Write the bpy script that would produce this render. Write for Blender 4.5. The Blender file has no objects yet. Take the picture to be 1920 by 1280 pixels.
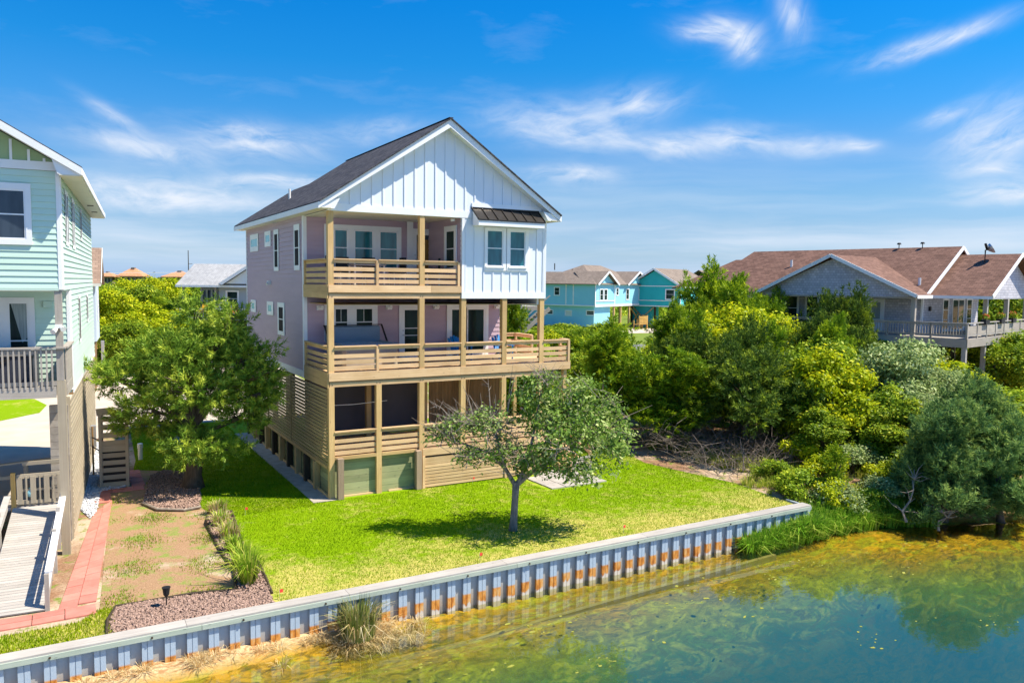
import bpy, math, random
import numpy as np
from mathutils import Vector, Matrix, Quaternion

# ------------------------------------------------------------------ camera, sky, sun, exposure
S = bpy.context.scene
COL = S.collection
R_ = math.radians
cam_d = bpy.data.cameras.new('camera'); cam = bpy.data.objects.new('camera', cam_d); COL.objects.link(cam)
PITCH, YAW, ROLL = 0.0741, 0.5203, 0.0105
fh = Vector((math.sin(YAW), math.cos(YAW), 0)); rt = Vector((math.cos(YAW), -math.sin(YAW), 0)); zz = Vector((0, 0, 1))
fw = fh*math.cos(PITCH) - zz*math.sin(PITCH); up = fh*math.sin(PITCH) + zz*math.cos(PITCH)
cr, sr = math.cos(ROLL), math.sin(ROLL)
rx = rt*cr + up*sr; ux = up*cr - rt*sr
M = Matrix((rx, ux, -fw)).transposed().to_4x4(); M.translation = Vector((-7.682, -25.791, 7.424))
cam.matrix_world = M
cam_d.sensor_width = 36; cam_d.lens = 27.52; cam_d.clip_start = 0.5; cam_d.clip_end = 6000
S.camera = cam

TO_SUN = Vector((0.55, -0.36, 1.02)).normalized()
SUN_EL = math.asin(TO_SUN.z); SUN_ROT = math.atan2(TO_SUN.x, TO_SUN.y)
sun_d = bpy.data.lights.new('sun', 'SUN'); sun_d.energy = 5.0; sun_d.angle = R_(0.53); sun_d.color = (1.0, 0.90, 0.74)
sun = bpy.data.objects.new('sun', sun_d); COL.objects.link(sun)
sun.rotation_euler = TO_SUN.to_track_quat('Z', 'Y').to_euler(); sun.location = (30, -30, 60)
S.view_settings.view_transform = 'Standard'; S.view_settings.look = 'None'
S.view_settings.gamma = 1.0; S.view_settings.use_curve_mapping = False
S.view_settings.exposure = 0.9

W = bpy.data.worlds.new('World'); S.world = W; W.use_nodes = True

class NT:
    """small helper round a node tree"""
    def __init__(s, t): s.t = t; s.n = t.nodes; s.l = t.links
    def new(s, typ, **kw):
        n = s.n.new(typ)
        for k, v in kw.items(): setattr(n, k, v)
        return n
    def link(s, a, b): s.l.new(a, b)
    def math(s, op, a, b=None, c=None, clamp=False):
        n = s.new('ShaderNodeMath', operation=op); n.use_clamp = clamp
        for i, v in enumerate((a, b, c)):
            if v is None: continue
            if isinstance(v, (int, float)): n.inputs[i].default_value = v
            else: s.link(v, n.inputs[i])
        return n.outputs[0]
    def mix(s, f, a, b, blend='MIX'):
        n = s.new('ShaderNodeMix', data_type='RGBA', blend_type=blend); n.clamp_factor = True
        for i, v in ((0, f), (6, a), (7, b)):
            if isinstance(v, (int, float)): n.inputs[i].default_value = v
            elif isinstance(v, tuple): n.inputs[i].default_value = (*v[:3], 1)
            else: s.link(v, n.inputs[i])
        return n.outputs[2]
    def ramp(s, f, stops, interp='LINEAR'):
        n = s.new('ShaderNodeValToRGB'); n.color_ramp.interpolation = interp
        e = n.color_ramp.elements
        while len(e) < len(stops): e.new(0.5)
        for i, (p, c) in enumerate(stops):
            e[i].position = p; e[i].color = (*c, 1) if isinstance(c, tuple) else (c, c, c, 1)
        s.link(f, n.inputs[0]); return n.outputs[0]
    def noise(s, vec, scale, detail=3, rough=0.55, dist=0.0):
        n = s.new('ShaderNodeTexNoise'); n.inputs['Scale'].default_value = scale
        n.inputs['Detail'].default_value = detail; n.inputs['Roughness'].default_value = rough
        n.inputs['Distortion'].default_value = dist
        if vec is not None: s.link(vec, n.inputs['Vector'])
        return n.outputs['Fac']
    def mapping(s, vec, scale=(1, 1, 1), loc=(0, 0, 0), rot=(0, 0, 0)):
        n = s.new('ShaderNodeMapping')
        n.inputs['Scale'].default_value = scale; n.inputs['Location'].default_value = loc; n.inputs['Rotation'].default_value = rot
        s.link(vec, n.inputs['Vector']); return n.outputs[0]

def build_sky():
    t = NT(W.node_tree); t.n.clear()
    sky = t.new('ShaderNodeTexSky'); sky.sky_type = 'NISHITA'; sky.sun_disc = False
    sky.sun_elevation = SUN_EL; sky.sun_rotation = SUN_ROT; sky.altitude = 5; sky.air_density = 1.0; sky.dust_density = 0.6; sky.ozone_density = 2.0
    tc = t.new('ShaderNodeTexCoord'); d = tc.outputs['Generated']
    sep = t.new('ShaderNodeSeparateXYZ'); t.link(d, sep.inputs[0])
    az = t.math('ARCTAN2', sep.outputs[0], sep.outputs[1])       # azimuth from +Y towards +X
    el = t.math('ARCSINE', sep.outputs[2])
    # a clear, deep blue day, the same all round: the sky texture graded by height above the horizon
    grade = t.ramp(t.math('MULTIPLY', el, 2/math.pi), [(0.004, (0.72, 1.07, 2.0)), (0.022, (0.69, 0.92, 1.38)), (0.044, (0.62, 0.85, 1.20)), (0.067, (0.53, 0.85, 1.17)), (0.1, (0.42, 0.84, 1.24)), (0.13, (0.22, 0.85, 1.36)), (0.167, (0.08, 0.84, 1.43)), (0.21, (0.03, 0.82, 1.52)), (0.34, (0.05, 0.90, 1.75)), (1.0, (0.14, 0.88, 1.68))])
    base = t.mix(1.0, sky.outputs[0], grade, 'MULTIPLY')
    # wispy cirrus: streaky noise gathered in a number of patches of sky
    comb = t.new('ShaderNodeCombineXYZ'); t.link(az, comb.inputs[0]); t.link(el, comb.inputs[1])
    v = comb.outputs[0]
    def warp(vec, scale, amt):
        n = t.new('ShaderNodeTexNoise'); n.inputs['Scale'].default_value = scale; n.inputs['Detail'].default_value = 4; t.link(vec, n.inputs['Vector'])
        a = t.new('ShaderNodeVectorMath', operation='SUBTRACT'); t.link(n.outputs['Color'], a.inputs[0]); a.inputs[1].default_value = (0.5, 0.5, 0.5)
        b = t.new('ShaderNodeVectorMath', operation='SCALE'); t.link(a.outputs[0], b.inputs[0]); b.inputs['Scale'].default_value = amt
        c = t.new('ShaderNodeVectorMath', operation='ADD'); t.link(vec, c.inputs[0]); t.link(b.outputs[0], c.inputs[1]); return c.outputs[0]
    wv = warp(v, 6.0, 0.030)
    wv2 = warp(wv, 26.0, 0.011)
    total = None
    for (a0, e0, sa, se, rot, amp, st) in CLOUDS:
        m = t.mapping(wv, (1, 1, 1), (0, 0, 0))
        sub = t.new('ShaderNodeVectorMath', operation='SUBTRACT'); t.link(wv, sub.inputs[0]); sub.inputs[1].default_value = (R_(a0), R_(e0), 0)
        r = t.new('ShaderNodeVectorRotate', rotation_type='Z_AXIS'); t.link(sub.outputs[0], r.inputs['Vector']); r.inputs['Angle'].default_value = R_(rot)
        sc = t.new('ShaderNodeVectorMath', operation='MULTIPLY'); t.link(r.outputs[0], sc.inputs[0]); sc.inputs[1].default_value = (1/R_(sa), 1/R_(se), 0)
        ln = t.new('ShaderNodeVectorMath', operation='LENGTH'); t.link(sc.outputs[0], ln.inputs[0])
        g = t.math('EXPONENT', t.math('MULTIPLY', t.math('POWER', ln.outputs['Value'], 2.0), -1.0))
        r2 = t.new('ShaderNodeVectorRotate', rotation_type='Z_AXIS'); t.link(wv2, r2.inputs['Vector']); r2.inputs['Angle'].default_value = R_(rot + st)
        nz = t.noise(t.mapping(r2.outputs[0], (16, 50, 1)), 1.0, 8, 0.60, 0.5)
        fil = t.ramp(nz, [(0.27, 0.0), (0.76, 1.0)])
        cl = t.math('MULTIPLY', t.math('MULTIPLY', g, fil), amp)
        total = cl if total is None else t.math('ADD', total, cl)
    # thin veil low over the horizon, and faint streaks everywhere
    low = t.ramp(t.math('MULTIPLY', el, 2/math.pi), [(0.0, 0.12), (0.015, 0.5), (0.038, 0.62), (0.048, 0.30), (0.075, 0.22), (0.11, 0.0)])
    band = t.ramp(t.noise(t.mapping(wv, (2.2, 30, 1)), 1.0, 5, 0.55), [(0.42, 0.0), (0.66, 1.0)])
    total = t.math('ADD', total, t.math('MULTIPLY', low, t.math('MULTIPLY_ADD', band, 0.85, 0.12)))
    faint = t.ramp(t.noise(t.mapping(wv2, (5, 20, 1), (3, 1, 0)), 1.0, 6, 0.6), [(0.55, 0.0), (0.85, 0.14)])
    total = t.math('ADD', total, faint, clamp=True)
    col = t.mix(total, base, (7.0, 7.6, 8.6))
    # below the horizon: the hazy rim colour carried on
    bg = t.new('ShaderNodeBackground'); bg.inputs['Strength'].default_value = 0.064; t.link(col, bg.inputs['Color'])
    out = t.new('ShaderNodeOutputWorld'); t.link(bg.outputs[0], out.inputs['Surface'])
CLOUDS = [  # azimuth, elevation, half widths (deg), tilt, strength, streak turn
    (33.0, 11.1, 4.6, 1.3, 6, 1.05, -6), (38.2, 12.4, 3.0, 1.1, -8, 0.95, -14), (36.5, 10.0, 4.0, 0.7, 6, 0.7, 4),
    (45.0, 9.9, 3.2, 0.9, 2, 1.1, 8), (40.9, 9.4, 2.2, 0.8, 4, 1.15, 8), (50.2, 9.3, 2.8, 0.6, 2, 1.0, 4), (34.0, 7.7, 3.6, 0.6, 0, 1.05, 0),
    (43.6, 17.4, 2.0, 0.8, 4, 1.35, 10), (45.8, 16.4, 1.2, 1.0, -20, 1.3, -20), (48.8, 17.8, 0.8, 1.5, -25, 1.0, -50), (57.4, 15.2, 3.6, 0.55, -13, 1.3, -10),
    (61.2, 9.6, 2.6, 1.5, -16, 1.35, -15), (62.0, 6.0, 3.2, 0.8, 0, 1.2, 0), (58.2, 10.9, 1.6, 0.4, -16, 1.05, 0), (61.0, 7.6, 2.2, 0.5, 0, 0.8, 0), (53.4, 9.2, 1.0, 0.35, 0, 1.1, 0),
    (3.4, 10.1, 2.2, 0.45, 30, 0.7, 0), (5.0, 8.4, 3.8, 0.8, 8, 1.0, 6), (11.8, 9.3, 3.8, 1.0, 2, 1.25, 6), (5.0, 5.6, 7.5, 1.0, 0, 1.3, 0), (13.5, 6.8, 4.0, 0.5, 0, 1.0, 0),
    (20.0, 10.6, 3.4, 0.8, -5, 0.6, 0), (-25, 10, 8, 1.6, 5, 0.9, 0), (90, 11, 9, 2.0, -8, 0.9, 0), (150, 12, 9, 1.8, 4, 0.8, 0), (-110, 12, 9, 1.8, 4, 0.8, 0)]
build_sky()

# ------------------------------------------------------------------ materials
MATS = {}
def new_mat(name):
    m = bpy.data.materials.new(name); m.use_nodes = True
    t = NT(m.node_tree); b = t.n['Principled BSDF']; MATS[name] = m
    return m, t, b
def objvec(t): return t.new('ShaderNodeTexCoord').outputs['Object']
def plain(name, c1, c2=None, scale=6.0, rough=0.7, stretch=(1, 1, 1), bump=0.0, rnd=0.0, detail=4, spec=0.3, metal=0.0, world=False):
    """two tones broken up by noise, a little lighter or darker from piece to piece"""
    m, t, b = new_mat(name)
    if world:
        g = t.new('ShaderNodeNewGeometry').outputs['Position']
    else: g = objvec(t)
    v = t.mapping(g, stretch)
    oi = t.new('ShaderNodeObjectInfo')
    add = t.new('ShaderNodeVectorMath', operation='ADD'); t.link(v, add.inputs[0])
    sc = t.new('ShaderNodeMath', operation='MULTIPLY'); t.link(oi.outputs['Random'], sc.inputs[0]); sc.inputs[1].default_value = 37.0 if rnd else 0.0
    t.link(sc.outputs[0], add.inputs[1])
    f = t.noise(add.outputs[0], scale, detail)
    f2 = t.ramp(f, [(0.3, 0.0), (0.72, 1.0)])
    col = t.mix(f2, c1, c2 or c1)
    if rnd:
        k = t.math('MULTIPLY_ADD', oi.outputs['Random'], 2*rnd, 1-rnd)
        hsv = t.new('ShaderNodeHueSaturation'); t.link(k, hsv.inputs['Value']); t.link(col, hsv.inputs['Color']); col = hsv.outputs[0]
    t.link(col, b.inputs['Base Color']); b.inputs['Roughness'].default_value = rough; b.inputs['Metallic'].default_value = metal
    b.inputs['Specular IOR Level'].default_value = spec
    if bump:
        bn = t.new('ShaderNodeBump'); bn.inputs['Strength'].default_value = bump; bn.inputs['Distance'].default_value = 0.02
        t.link(f, bn.inputs['Height']); t.link(bn.outputs[0], b.inputs['Normal'])
    return m
def wood(name, c1, c2, rnd=0.1, knots=True, rough=0.75):
    """sawn timber, grain along the piece's local X"""
    m, t, b = new_mat(name)
    oi = t.new('ShaderNodeObjectInfo'); g = objvec(t)
    off = t.new('ShaderNodeVectorMath', operation='SCALE'); off.inputs[0].default_value = (31, 17, 23); t.link(oi.outputs['Random'], off.inputs['Scale'])
    add = t.new('ShaderNodeVectorMath', operation='ADD'); t.link(g, add.inputs[0]); t.link(off.outputs[0], add.inputs[1])
    gr = t.noise(t.mapping(add.outputs[0], (1.1, 26, 26)), 1.0, 4, 0.6, 0.6)
    bl = t.noise(add.outputs[0], 1.3, 3)
    f = t.math('ADD', t.math('MULTIPLY', gr, 0.6), t.math('MULTIPLY', bl, 0.4))
    col = t.mix(t.ramp(f, [(0.34, 0.0), (0.64, 1.0)]), c1, c2)
    if knots:
        vo = t.new('ShaderNodeTexVoronoi'); vo.inputs['Scale'].default_value = 1.0
        t.link(t.mapping(add.outputs[0], (2.2, 7, 7)), vo.inputs['Vector'])
        k = t.ramp(vo.outputs['Distance'], [(0.05, 1.0), (0.12, 0.0)])
        col = t.mix(t.math('MULTIPLY', k, 0.55), col, tuple(x*0.35 for x in c1))
    k = t.math('MULTIPLY_ADD', oi.outputs['Random'], 2*rnd, 1-rnd)
    hsv = t.new('ShaderNodeHueSaturation'); t.link(k, hsv.inputs['Value']); t.link(col, hsv.inputs['Color'])
    t.link(hsv.outputs[0], b.inputs['Base Color']); b.inputs['Roughness'].default_value = rough; b.inputs['Specular IOR Level'].default_value = 0.25
    bn = t.new('ShaderNodeBump'); bn.inputs['Strength'].default_value = 0.25; bn.inputs['Distance'].default_value = 0.004
    t.link(gr, bn.inputs['Height']); t.link(bn.outputs[0], b.inputs['Normal'])
    return m
def shingle(name, c1, c2, c3, w=0.3, h=0.14, axis='XZ', rough=0.9):
    """asphalt or cedar shingles, rows in object space along `axis`"""
    m, t, b = new_mat(name); g = objvec(t)
    sep = t.new('ShaderNodeSeparateXYZ'); t.link(g, sep.inputs[0]); cb = t.new('ShaderNodeCombineXYZ')
    t.link(sep.outputs['XYZ'.index(axis[0])], cb.inputs[0]); t.link(sep.outputs['XYZ'.index(axis[1])], cb.inputs[1])
    br = t.new('ShaderNodeTexBrick'); t.link(cb.outputs[0], br.inputs['Vector'])
    br.inputs['Scale'].default_value = 1.0; br.inputs['Brick Width'].default_value = w; br.inputs['Row Height'].default_value = h
    br.inputs['Mortar Size'].default_value = 0.012; br.inputs['Mortar Smooth'].default_value = 0.5; br.inputs['Bias'].default_value = 0.0
    br.inputs['Color1'].default_value = (*c1, 1); br.inputs['Color2'].default_value = (*c2, 1); br.inputs['Mortar'].default_value = (*c3, 1)
    sp = t.noise(g, 55, 2); lg = t.noise(g, 0.7, 4)
    col = t.mix(t.math('MULTIPLY', t.ramp(sp, [(0.35, 0.0), (0.65, 1.0)]), 0.35), br.outputs['Color'], tuple(x*1.6 for x in c1))
    hsv = t.new('ShaderNodeHueSaturation'); t.link(t.math('MULTIPLY_ADD', lg, 0.5, 0.75), hsv.inputs['Value']); t.link(col, hsv.inputs['Color'])
    t.link(hsv.outputs[0], b.inputs['Base Color']); b.inputs['Roughness'].default_value = rough; b.inputs['Specular IOR Level'].default_value = 0.2
    bn = t.new('ShaderNodeBump'); bn.inputs['Strength'].default_value = 0.6; bn.inputs['Distance'].default_value = 0.012; bn.invert = True
    t.link(br.outputs['Fac'], bn.inputs['Height']); t.link(bn.outputs[0], b.inputs['Normal'])
    return m
def leaf(name, dark, light, tip=None, transl=0.35, rnd=0.12, k_=1.5):
    """foliage: every clump has its own tint (mesh attribute), every plant its own lightness"""
    m, t, b = new_mat(name); t.n.remove(b)
    dark, light, tip = (tuple(min(0.85, x*k_) for x in c) if c else None for c in (dark, light, tip))
    at = t.new('ShaderNodeAttribute', attribute_name='tint'); oi = t.new('ShaderNodeObjectInfo')
    stops = [(0.0, dark), (0.6, light), (1.0, tip or light)]
    col = t.ramp(at.outputs['Fac'], stops)
    hsv = t.new('ShaderNodeHueSaturation'); t.link(t.math('MULTIPLY_ADD', oi.outputs['Random'], 2*rnd, 1-rnd), hsv.inputs['Value']); t.link(col, hsv.inputs['Color'])
    d = t.new('ShaderNodeBsdfDiffuse'); tr = t.new('ShaderNodeBsdfTranslucent'); gl = t.new('ShaderNodeBsdfGlossy'); gl.inputs['Roughness'].default_value = 0.45
    t.link(hsv.outputs[0], d.inputs['Color']); t.link(hsv.outputs[0], tr.inputs['Color']); gl.inputs['Color'].default_value = (0.9, 0.95, 0.9, 1)
    mx = t.new('ShaderNodeMixShader'); mx.inputs[0].default_value = transl; t.link(d.outputs[0], mx.inputs[1]); t.link(tr.outputs[0], mx.inputs[2])
    m2 = t.new('ShaderNodeMixShader'); m2.inputs[0].default_value = 0.01; t.link(mx.outputs[0], m2.inputs[1]); t.link(gl.outputs[0], m2.inputs[2])
    t.link(m2.outputs[0], t.n['Material Output'].inputs['Surface'])
    return m
def glass(name, tint, tint2, rough=0.04, spec=0.5):
    """a window seen from outside in daylight: a dark room behind a reflecting pane"""
    m, t, b = new_mat(name)
    f = t.noise(t.mapping(objvec(t), (3.0, 3.0, 0.7)), 1.0, 3)
    t.link(t.mix(t.ramp(f, [(0.38, 0.0), (0.62, 1.0)]), tint, tint2), b.inputs['Base Color'])
    b.inputs['Roughness'].default_value = rough; b.inputs['Specular IOR Level'].default_value = spec; b.inputs['IOR'].default_value = 1.52
    return m

pine = wood('new_pine', (0.53, 0.335, 0.165), (0.72, 0.50, 0.29), 0.14)
pine_g = wood('treated_pine', (0.47, 0.305, 0.13), (0.63, 0.43, 0.20), 0.13)
plank_g = wood('green_treated_plank', (0.24, 0.27, 0.14), (0.37, 0.37, 0.20), 0.2)
slat_w = wood('skirt_slat_wood', (0.30, 0.225, 0.105), (0.42, 0.32, 0.165), 0.14)
grey_w = wood('weathered_grey_wood', (0.30, 0.27, 0.23), (0.42, 0.38, 0.33), 0.10, knots=False)
taupe = wood('taupe_painted_wood', (0.33, 0.28, 0.20), (0.40, 0.345, 0.25), 0.07, knots=False)
silver_w = wood('silvered_cap_wood', (0.31, 0.285, 0.255), (0.43, 0.405, 0.37), 0.10)
brown_w = wood('brown_wood', (0.20, 0.12, 0.055), (0.30, 0.19, 0.09), 0.12)
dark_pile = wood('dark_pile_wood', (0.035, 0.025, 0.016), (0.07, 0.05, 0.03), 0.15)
yel_w = wood('yellow_stained_wood', (0.48, 0.28, 0.07), (0.60, 0.38, 0.12), 0.08)
white = plain('white_paint', (0.76, 0.77, 0.79), (0.82, 0.83, 0.84), 2.0, 0.55, rnd=0.02)
white_b = plain('white_board_siding', (0.70, 0.74, 0.80), (0.74, 0.78, 0.83), 0.8, 0.6)
cream = plain('cream_soffit', (0.66, 0.64, 0.55), (0.72, 0.70, 0.61), 2.0, 0.65)
lilac = plain('lilac_siding', (0.44, 0.325, 0.385), (0.49, 0.365, 0.43), 1.2, 0.6, stretch=(0.5, 0.5, 3), bump=0.05)
mint = plain('mint_siding', (0.49, 0.66, 0.56), (0.54, 0.70, 0.61), 1.5, 0.6, rnd=0.035, stretch=(0.4, 0.4, 3))
green_p = plain('sage_gable_panel', (0.30, 0.40, 0.20), (0.34, 0.44, 0.23), 1.5, 0.6)
pale_green = plain('pale_green_siding', (0.44, 0.58, 0.36), (0.5, 0.62, 0.4), 1.5, 0.6)
sky_p = plain('sky_blue_siding', (0.26, 0.60, 0.74), (0.30, 0.64, 0.78), 0.5, 0.6)
teal_p = plain('teal_siding', (0.02, 0.40, 0.43), (0.03, 0.45, 0.48), 0.5, 0.6)
grey_p = plain('blue_grey_siding', (0.38, 0.42, 0.44), (0.43, 0.47, 0.49), 0.5, 0.65)
roof_dk = shingle('charcoal_shingles', (0.035, 0.035, 0.042), (0.10, 0.095, 0.10), (0.02, 0.02, 0.024), 0.30, 0.15, 'YX')
roof_br = shingle('brown_shingles', (0.115, 0.062, 0.046), (0.21, 0.118, 0.088), (0.045, 0.027, 0.021), 0.34, 0.21, 'YX')
roof_br2 = shingle('brown_shingles_cross', (0.125, 0.068, 0.05), (0.22, 0.125, 0.093), (0.05, 0.03, 0.023), 0.34, 0.21, 'XY')
roof_tan = shingle('taupe_shingles', (0.17, 0.135, 0.11), (0.24, 0.195, 0.16), (0.10, 0.085, 0.07), 0.34, 0.2, 'YX')
roof_tan2 = shingle('tan_shingles', (0.22, 0.15, 0.11), (0.32, 0.225, 0.165), (0.12, 0.085, 0.065), 0.34, 0.2, 'XY')
roof_gr = shingle('pale_grey_shingles', (0.26, 0.265, 0.27), (0.36, 0.365, 0.37), (0.18, 0.185, 0.19), 0.34, 0.19, 'YX')
roof_or = shingle('orange_shingles', (0.42, 0.20, 0.10), (0.52, 0.27, 0.15), (0.30, 0.15, 0.08), 0.5, 0.3, 'YX')
shake = shingle('grey_cedar_shakes', (0.36, 0.37, 0.43), (0.55, 0.55, 0.61), (0.17, 0.17, 0.20), 0.22, 0.17, 'YZ')
shake_f = shingle('grey_cedar_shakes_front', (0.36, 0.37, 0.43), (0.55, 0.55, 0.61), (0.17, 0.17, 0.20), 0.22, 0.17, 'XZ')
metal_dk = plain('dark_bronze_metal', (0.035, 0.03, 0.028), (0.05, 0.044, 0.04), 2.0, 0.35, metal=0.6)
metal_lt = plain('galvanised_metal', (0.5, 0.52, 0.54), (0.62, 0.63, 0.65), 8.0, 0.4, metal=0.7)
black = plain('black_plastic', (0.012, 0.012, 0.014), (0.02, 0.02, 0.022), 6.0, 0.5)
pane_t = glass('teal_glass', (0.008, 0.085, 0.115), (0.02, 0.16, 0.20))
pane_d = glass('dark_glass', (0.012, 0.022, 0.022), (0.02, 0.045, 0.035), spec=0.12)
pane_s = plain('matte_dark_window', (0.012, 0.013, 0.016), (0.02, 0.02, 0.024), 3.0, 0.7, spec=0.1)  # window glass without reflections: its darkness put into a flat matte colour
pane_n = glass('navy_glass', (0.02, 0.035, 0.06), (0.04, 0.06, 0.09))
pane_f = plain('frosted_aqua_glass', (0.10, 0.42, 0.50), (0.12, 0.47, 0.55), 2.0, 0.25, spec=0.6)
curtain = plain('pale_curtain', (0.18, 0.22, 0.22), (0.36, 0.42, 0.42), 3.0, 0.8, stretch=(9, 9, 0.4))
blue_pl = plain('bright_blue_plastic', (0.0, 0.17, 0.45), (0.0, 0.2, 0.5), 4.0, 0.4, rnd=0.05)
vinyl = plain('slate_blue_vinyl', (0.16, 0.23, 0.30), (0.19, 0.26, 0.34), 2.0, 0.5)
tub_w = plain('tub_water', (0.35, 0.55, 0.68), (0.5, 0.66, 0.75), 5.0, 0.1, spec=0.6)
paver_r = plain('brick_red_paver', (0.46, 0.165, 0.125), (0.56, 0.22, 0.17), 3.0, 0.85, rnd=0.10, bump=0.15)
paver_w = plain('white_concrete_paver', (0.31, 0.285, 0.25), (0.41, 0.38, 0.34), 5.0, 0.85, rnd=0.06, bump=0.1)
concrete = plain('driveway_concrete', (0.46, 0.39, 0.31), (0.56, 0.48, 0.39), 0.9, 0.9, bump=0.05, detail=7)
slab_c = plain('damp_slab_concrete', (0.30, 0.27, 0.22), (0.42, 0.38, 0.32), 3.0, 0.9, detail=6)
block = plain('grey_block', (0.26, 0.23, 0.19), (0.36, 0.32, 0.27), 7.0, 0.9, rnd=0.12, bump=0.2)
asphalt = plain('street_asphalt', (0.16, 0.16, 0.165), (0.22, 0.22, 0.225), 2.0, 0.9)
bark = plain('juniper_bark', (0.07, 0.052, 0.036), (0.17, 0.125, 0.085), 6.0, 0.9, stretch=(2.5, 2.5, 0.5), bump=0.8, detail=6)
bark_g = plain('grey_bark', (0.12, 0.11, 0.10), (0.26, 0.24, 0.22), 9.0, 0.9, stretch=(1, 1, 0.5), bump=0.6, detail=6)
twig = plain('dry_twig', (0.20, 0.165, 0.13), (0.33, 0.28, 0.23), 9.0, 0.9)
twig_dk = plain('dead_brush', (0.10, 0.08, 0.065), (0.25, 0.205, 0.17), 9.0, 0.9)
stone_m = plain('lava_mulch', (0.06, 0.035, 0.025), (0.50, 0.34, 0.27), 30.0, 0.9, world=True, detail=2)
gravel_m = plain('white_gravel', (0.40, 0.42, 0.46), (0.72, 0.72, 0.72), 22.0, 0.85, world=True, detail=2)
red_fl = plain('red_flag_plastic', (0.75, 0.06, 0.04), (0.8, 0.09, 0.05), 4.0, 0.5)
white_pl = plain('white_plastic', (0.72, 0.72, 0.70), (0.78, 0.78, 0.76), 4.0, 0.4)
pile_m = None

# ------------------------------------------------------------------ mesh helpers
def V3(p): return Vector(p)
class MB:
    """collects shapes into one mesh"""
    def __init__(s): s.v = []; s.f = []
    def poly(s, pts):
        n = len(s.v); s.v += [tuple(p) for p in pts]; s.f.append(tuple(range(n, n+len(pts)))); return s
    def hexa(s, P):
        n = len(s.v); s.v += [tuple(p) for p in P]
        s.f += [tuple(n+i for i in q) for q in ((0, 3, 2, 1), (4, 5, 6, 7), (0, 1, 5, 4), (1, 2, 6, 5), (2, 3, 7, 6), (3, 0, 4, 7))]; return s
    def box(s, x0, x1, y0, y1, z0, z1):
        return s.hexa([(x0, y0, z0), (x1, y0, z0), (x1, y1, z0), (x0, y1, z0), (x0, y0, z1), (x1, y0, z1), (x1, y1, z1), (x0, y1, z1)])
    def beam(s, p, q, w, h, upv=(0, 0, 1)):
        p, q = V3(p), V3(q); d = (q-p).normalized(); u = V3(upv)
        sd = d.cross(u)
        if sd.length < 1e-4: sd = d.cross(Vector((1, 0, 0)))
        sd.normalize(); u = sd.cross(d).normalized(); a, b = sd*(w/2), u*(h/2)
        return s.hexa([p-a-b, p+a-b, q+a-b, q-a-b, p-a+b, p+a+b, q+a+b, q-a+b])
    def prism(s, pts, d):
        """planar polygon pushed along d"""
        d = V3(d); n = len(s.v); k = len(pts); s.v += [tuple(p) for p in pts] + [tuple(V3(p)+d) for p in pts]
        s.f.append(tuple(n+i for i in range(k))[::-1]); s.f.append(tuple(n+k+i for i in range(k)))
        for i in range(k): j = (i+1) % k; s.f.append((n+i, n+j, n+k+j, n+k+i))
        return s
    def tube(s, path, radii, n=7, cap=True):
        path = [V3(p) for p in path]
        if isinstance(radii, (int, float)): radii = [radii]*len(path)
        base = len(s.v); ref = Vector((0.31, 0.17, 0.93))
        for i, p in enumerate(path):
            d = (path[min(i+1, len(path)-1)]-path[max(i-1, 0)])
            if d.length < 1e-6: d = Vector((0, 0, 1))
            d.normalize(); a = d.cross(ref)
            if a.length < 0.1: a = d.cross(Vector((1, 0, 0)))
            a.normalize(); b = d.cross(a)
            for k in range(n):
                t = 2*math.pi*k/n; s.v.append(tuple(p+(a*math.cos(t)+b*math.sin(t))*radii[i]))
        for i in range(len(path)-1):
            for k in range(n):
                k2 = (k+1) % n; o = base+i*n
                s.f.append((o+k, o+k2, o+n+k2, o+n+k))
        if cap:
            s.f.append(tuple(base+k for k in range(n))[::-1]); o = base+(len(path)-1)*n; s.f.append(tuple(o+k for k in range(n)))
        return s
    def mesh(s, name, mat, smooth=False):
        me = bpy.data.meshes.new(name); me.from_pydata(s.v, [], s.f); me.materials.append(mat)
        if smooth: me.polygons.foreach_set('use_smooth', [True]*len(me.polygons))
        me.update(); return me
    def build(s, name, mat, parent=None, kind=None, smooth=False, label=None):
        o = bpy.data.objects.new(name, s.mesh(name, mat, smooth)); COL.objects.link(o)
        if parent is not None: o.parent = parent
        if kind: o['kind'] = kind
        if label: o['label'] = label
        return o
def tag(o, label, cat, group=None):
    o['label'] = label; o['category'] = cat
    if group: o['group'] = group
    return o
def thing(name, label, cat, loc=(0, 0, 0), rz=0.0, group=None):
    o = bpy.data.objects.new(name, None); COL.objects.link(o); o.empty_display_size = 0.3
    o.location = loc; o.rotation_euler = (0, 0, rz); return tag(o, label, cat, group)
BOX = {}
def piece(name, parent, p, q, w, h, mat, upv=(0, 0, 1), label=None):
    """a straight board, post or slab from p to q as an object of its own; alike pieces share their mesh. local X runs along it, h along upv"""
    p, q = V3(p), V3(q); d = q-p; L = d.length; key = (round(L, 2), round(w, 3), round(h, 3), mat.name)
    if key not in BOX:
        b = min(0.006, w*0.12, h*0.12)
        BOX[key] = MB().box(-L/2, L/2, -w/2, w/2, -h/2, h/2).mesh(name, mat)
    o = bpy.data.objects.new(name, BOX[key]); COL.objects.link(o); o.parent = parent
    x = d.normalized(); u = V3(upv); y = u.cross(x)
    if y.length < 1e-4: y = Vector((0, 1, 0)).cross(x)
    y.normalize(); z = x.cross(y)
    m = Matrix((x, y, z)).transposed().to_4x4(); m.translation = (p+q)/2; o.matrix_local = m
    if label: o['label'] = label
    return o
def copy_tree(o, parent=None):
    c = o.copy(); COL.objects.link(c)
    if parent is not None: c.parent = parent
    for ch in list(o.children): copy_tree(ch, c)
    return c
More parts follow.
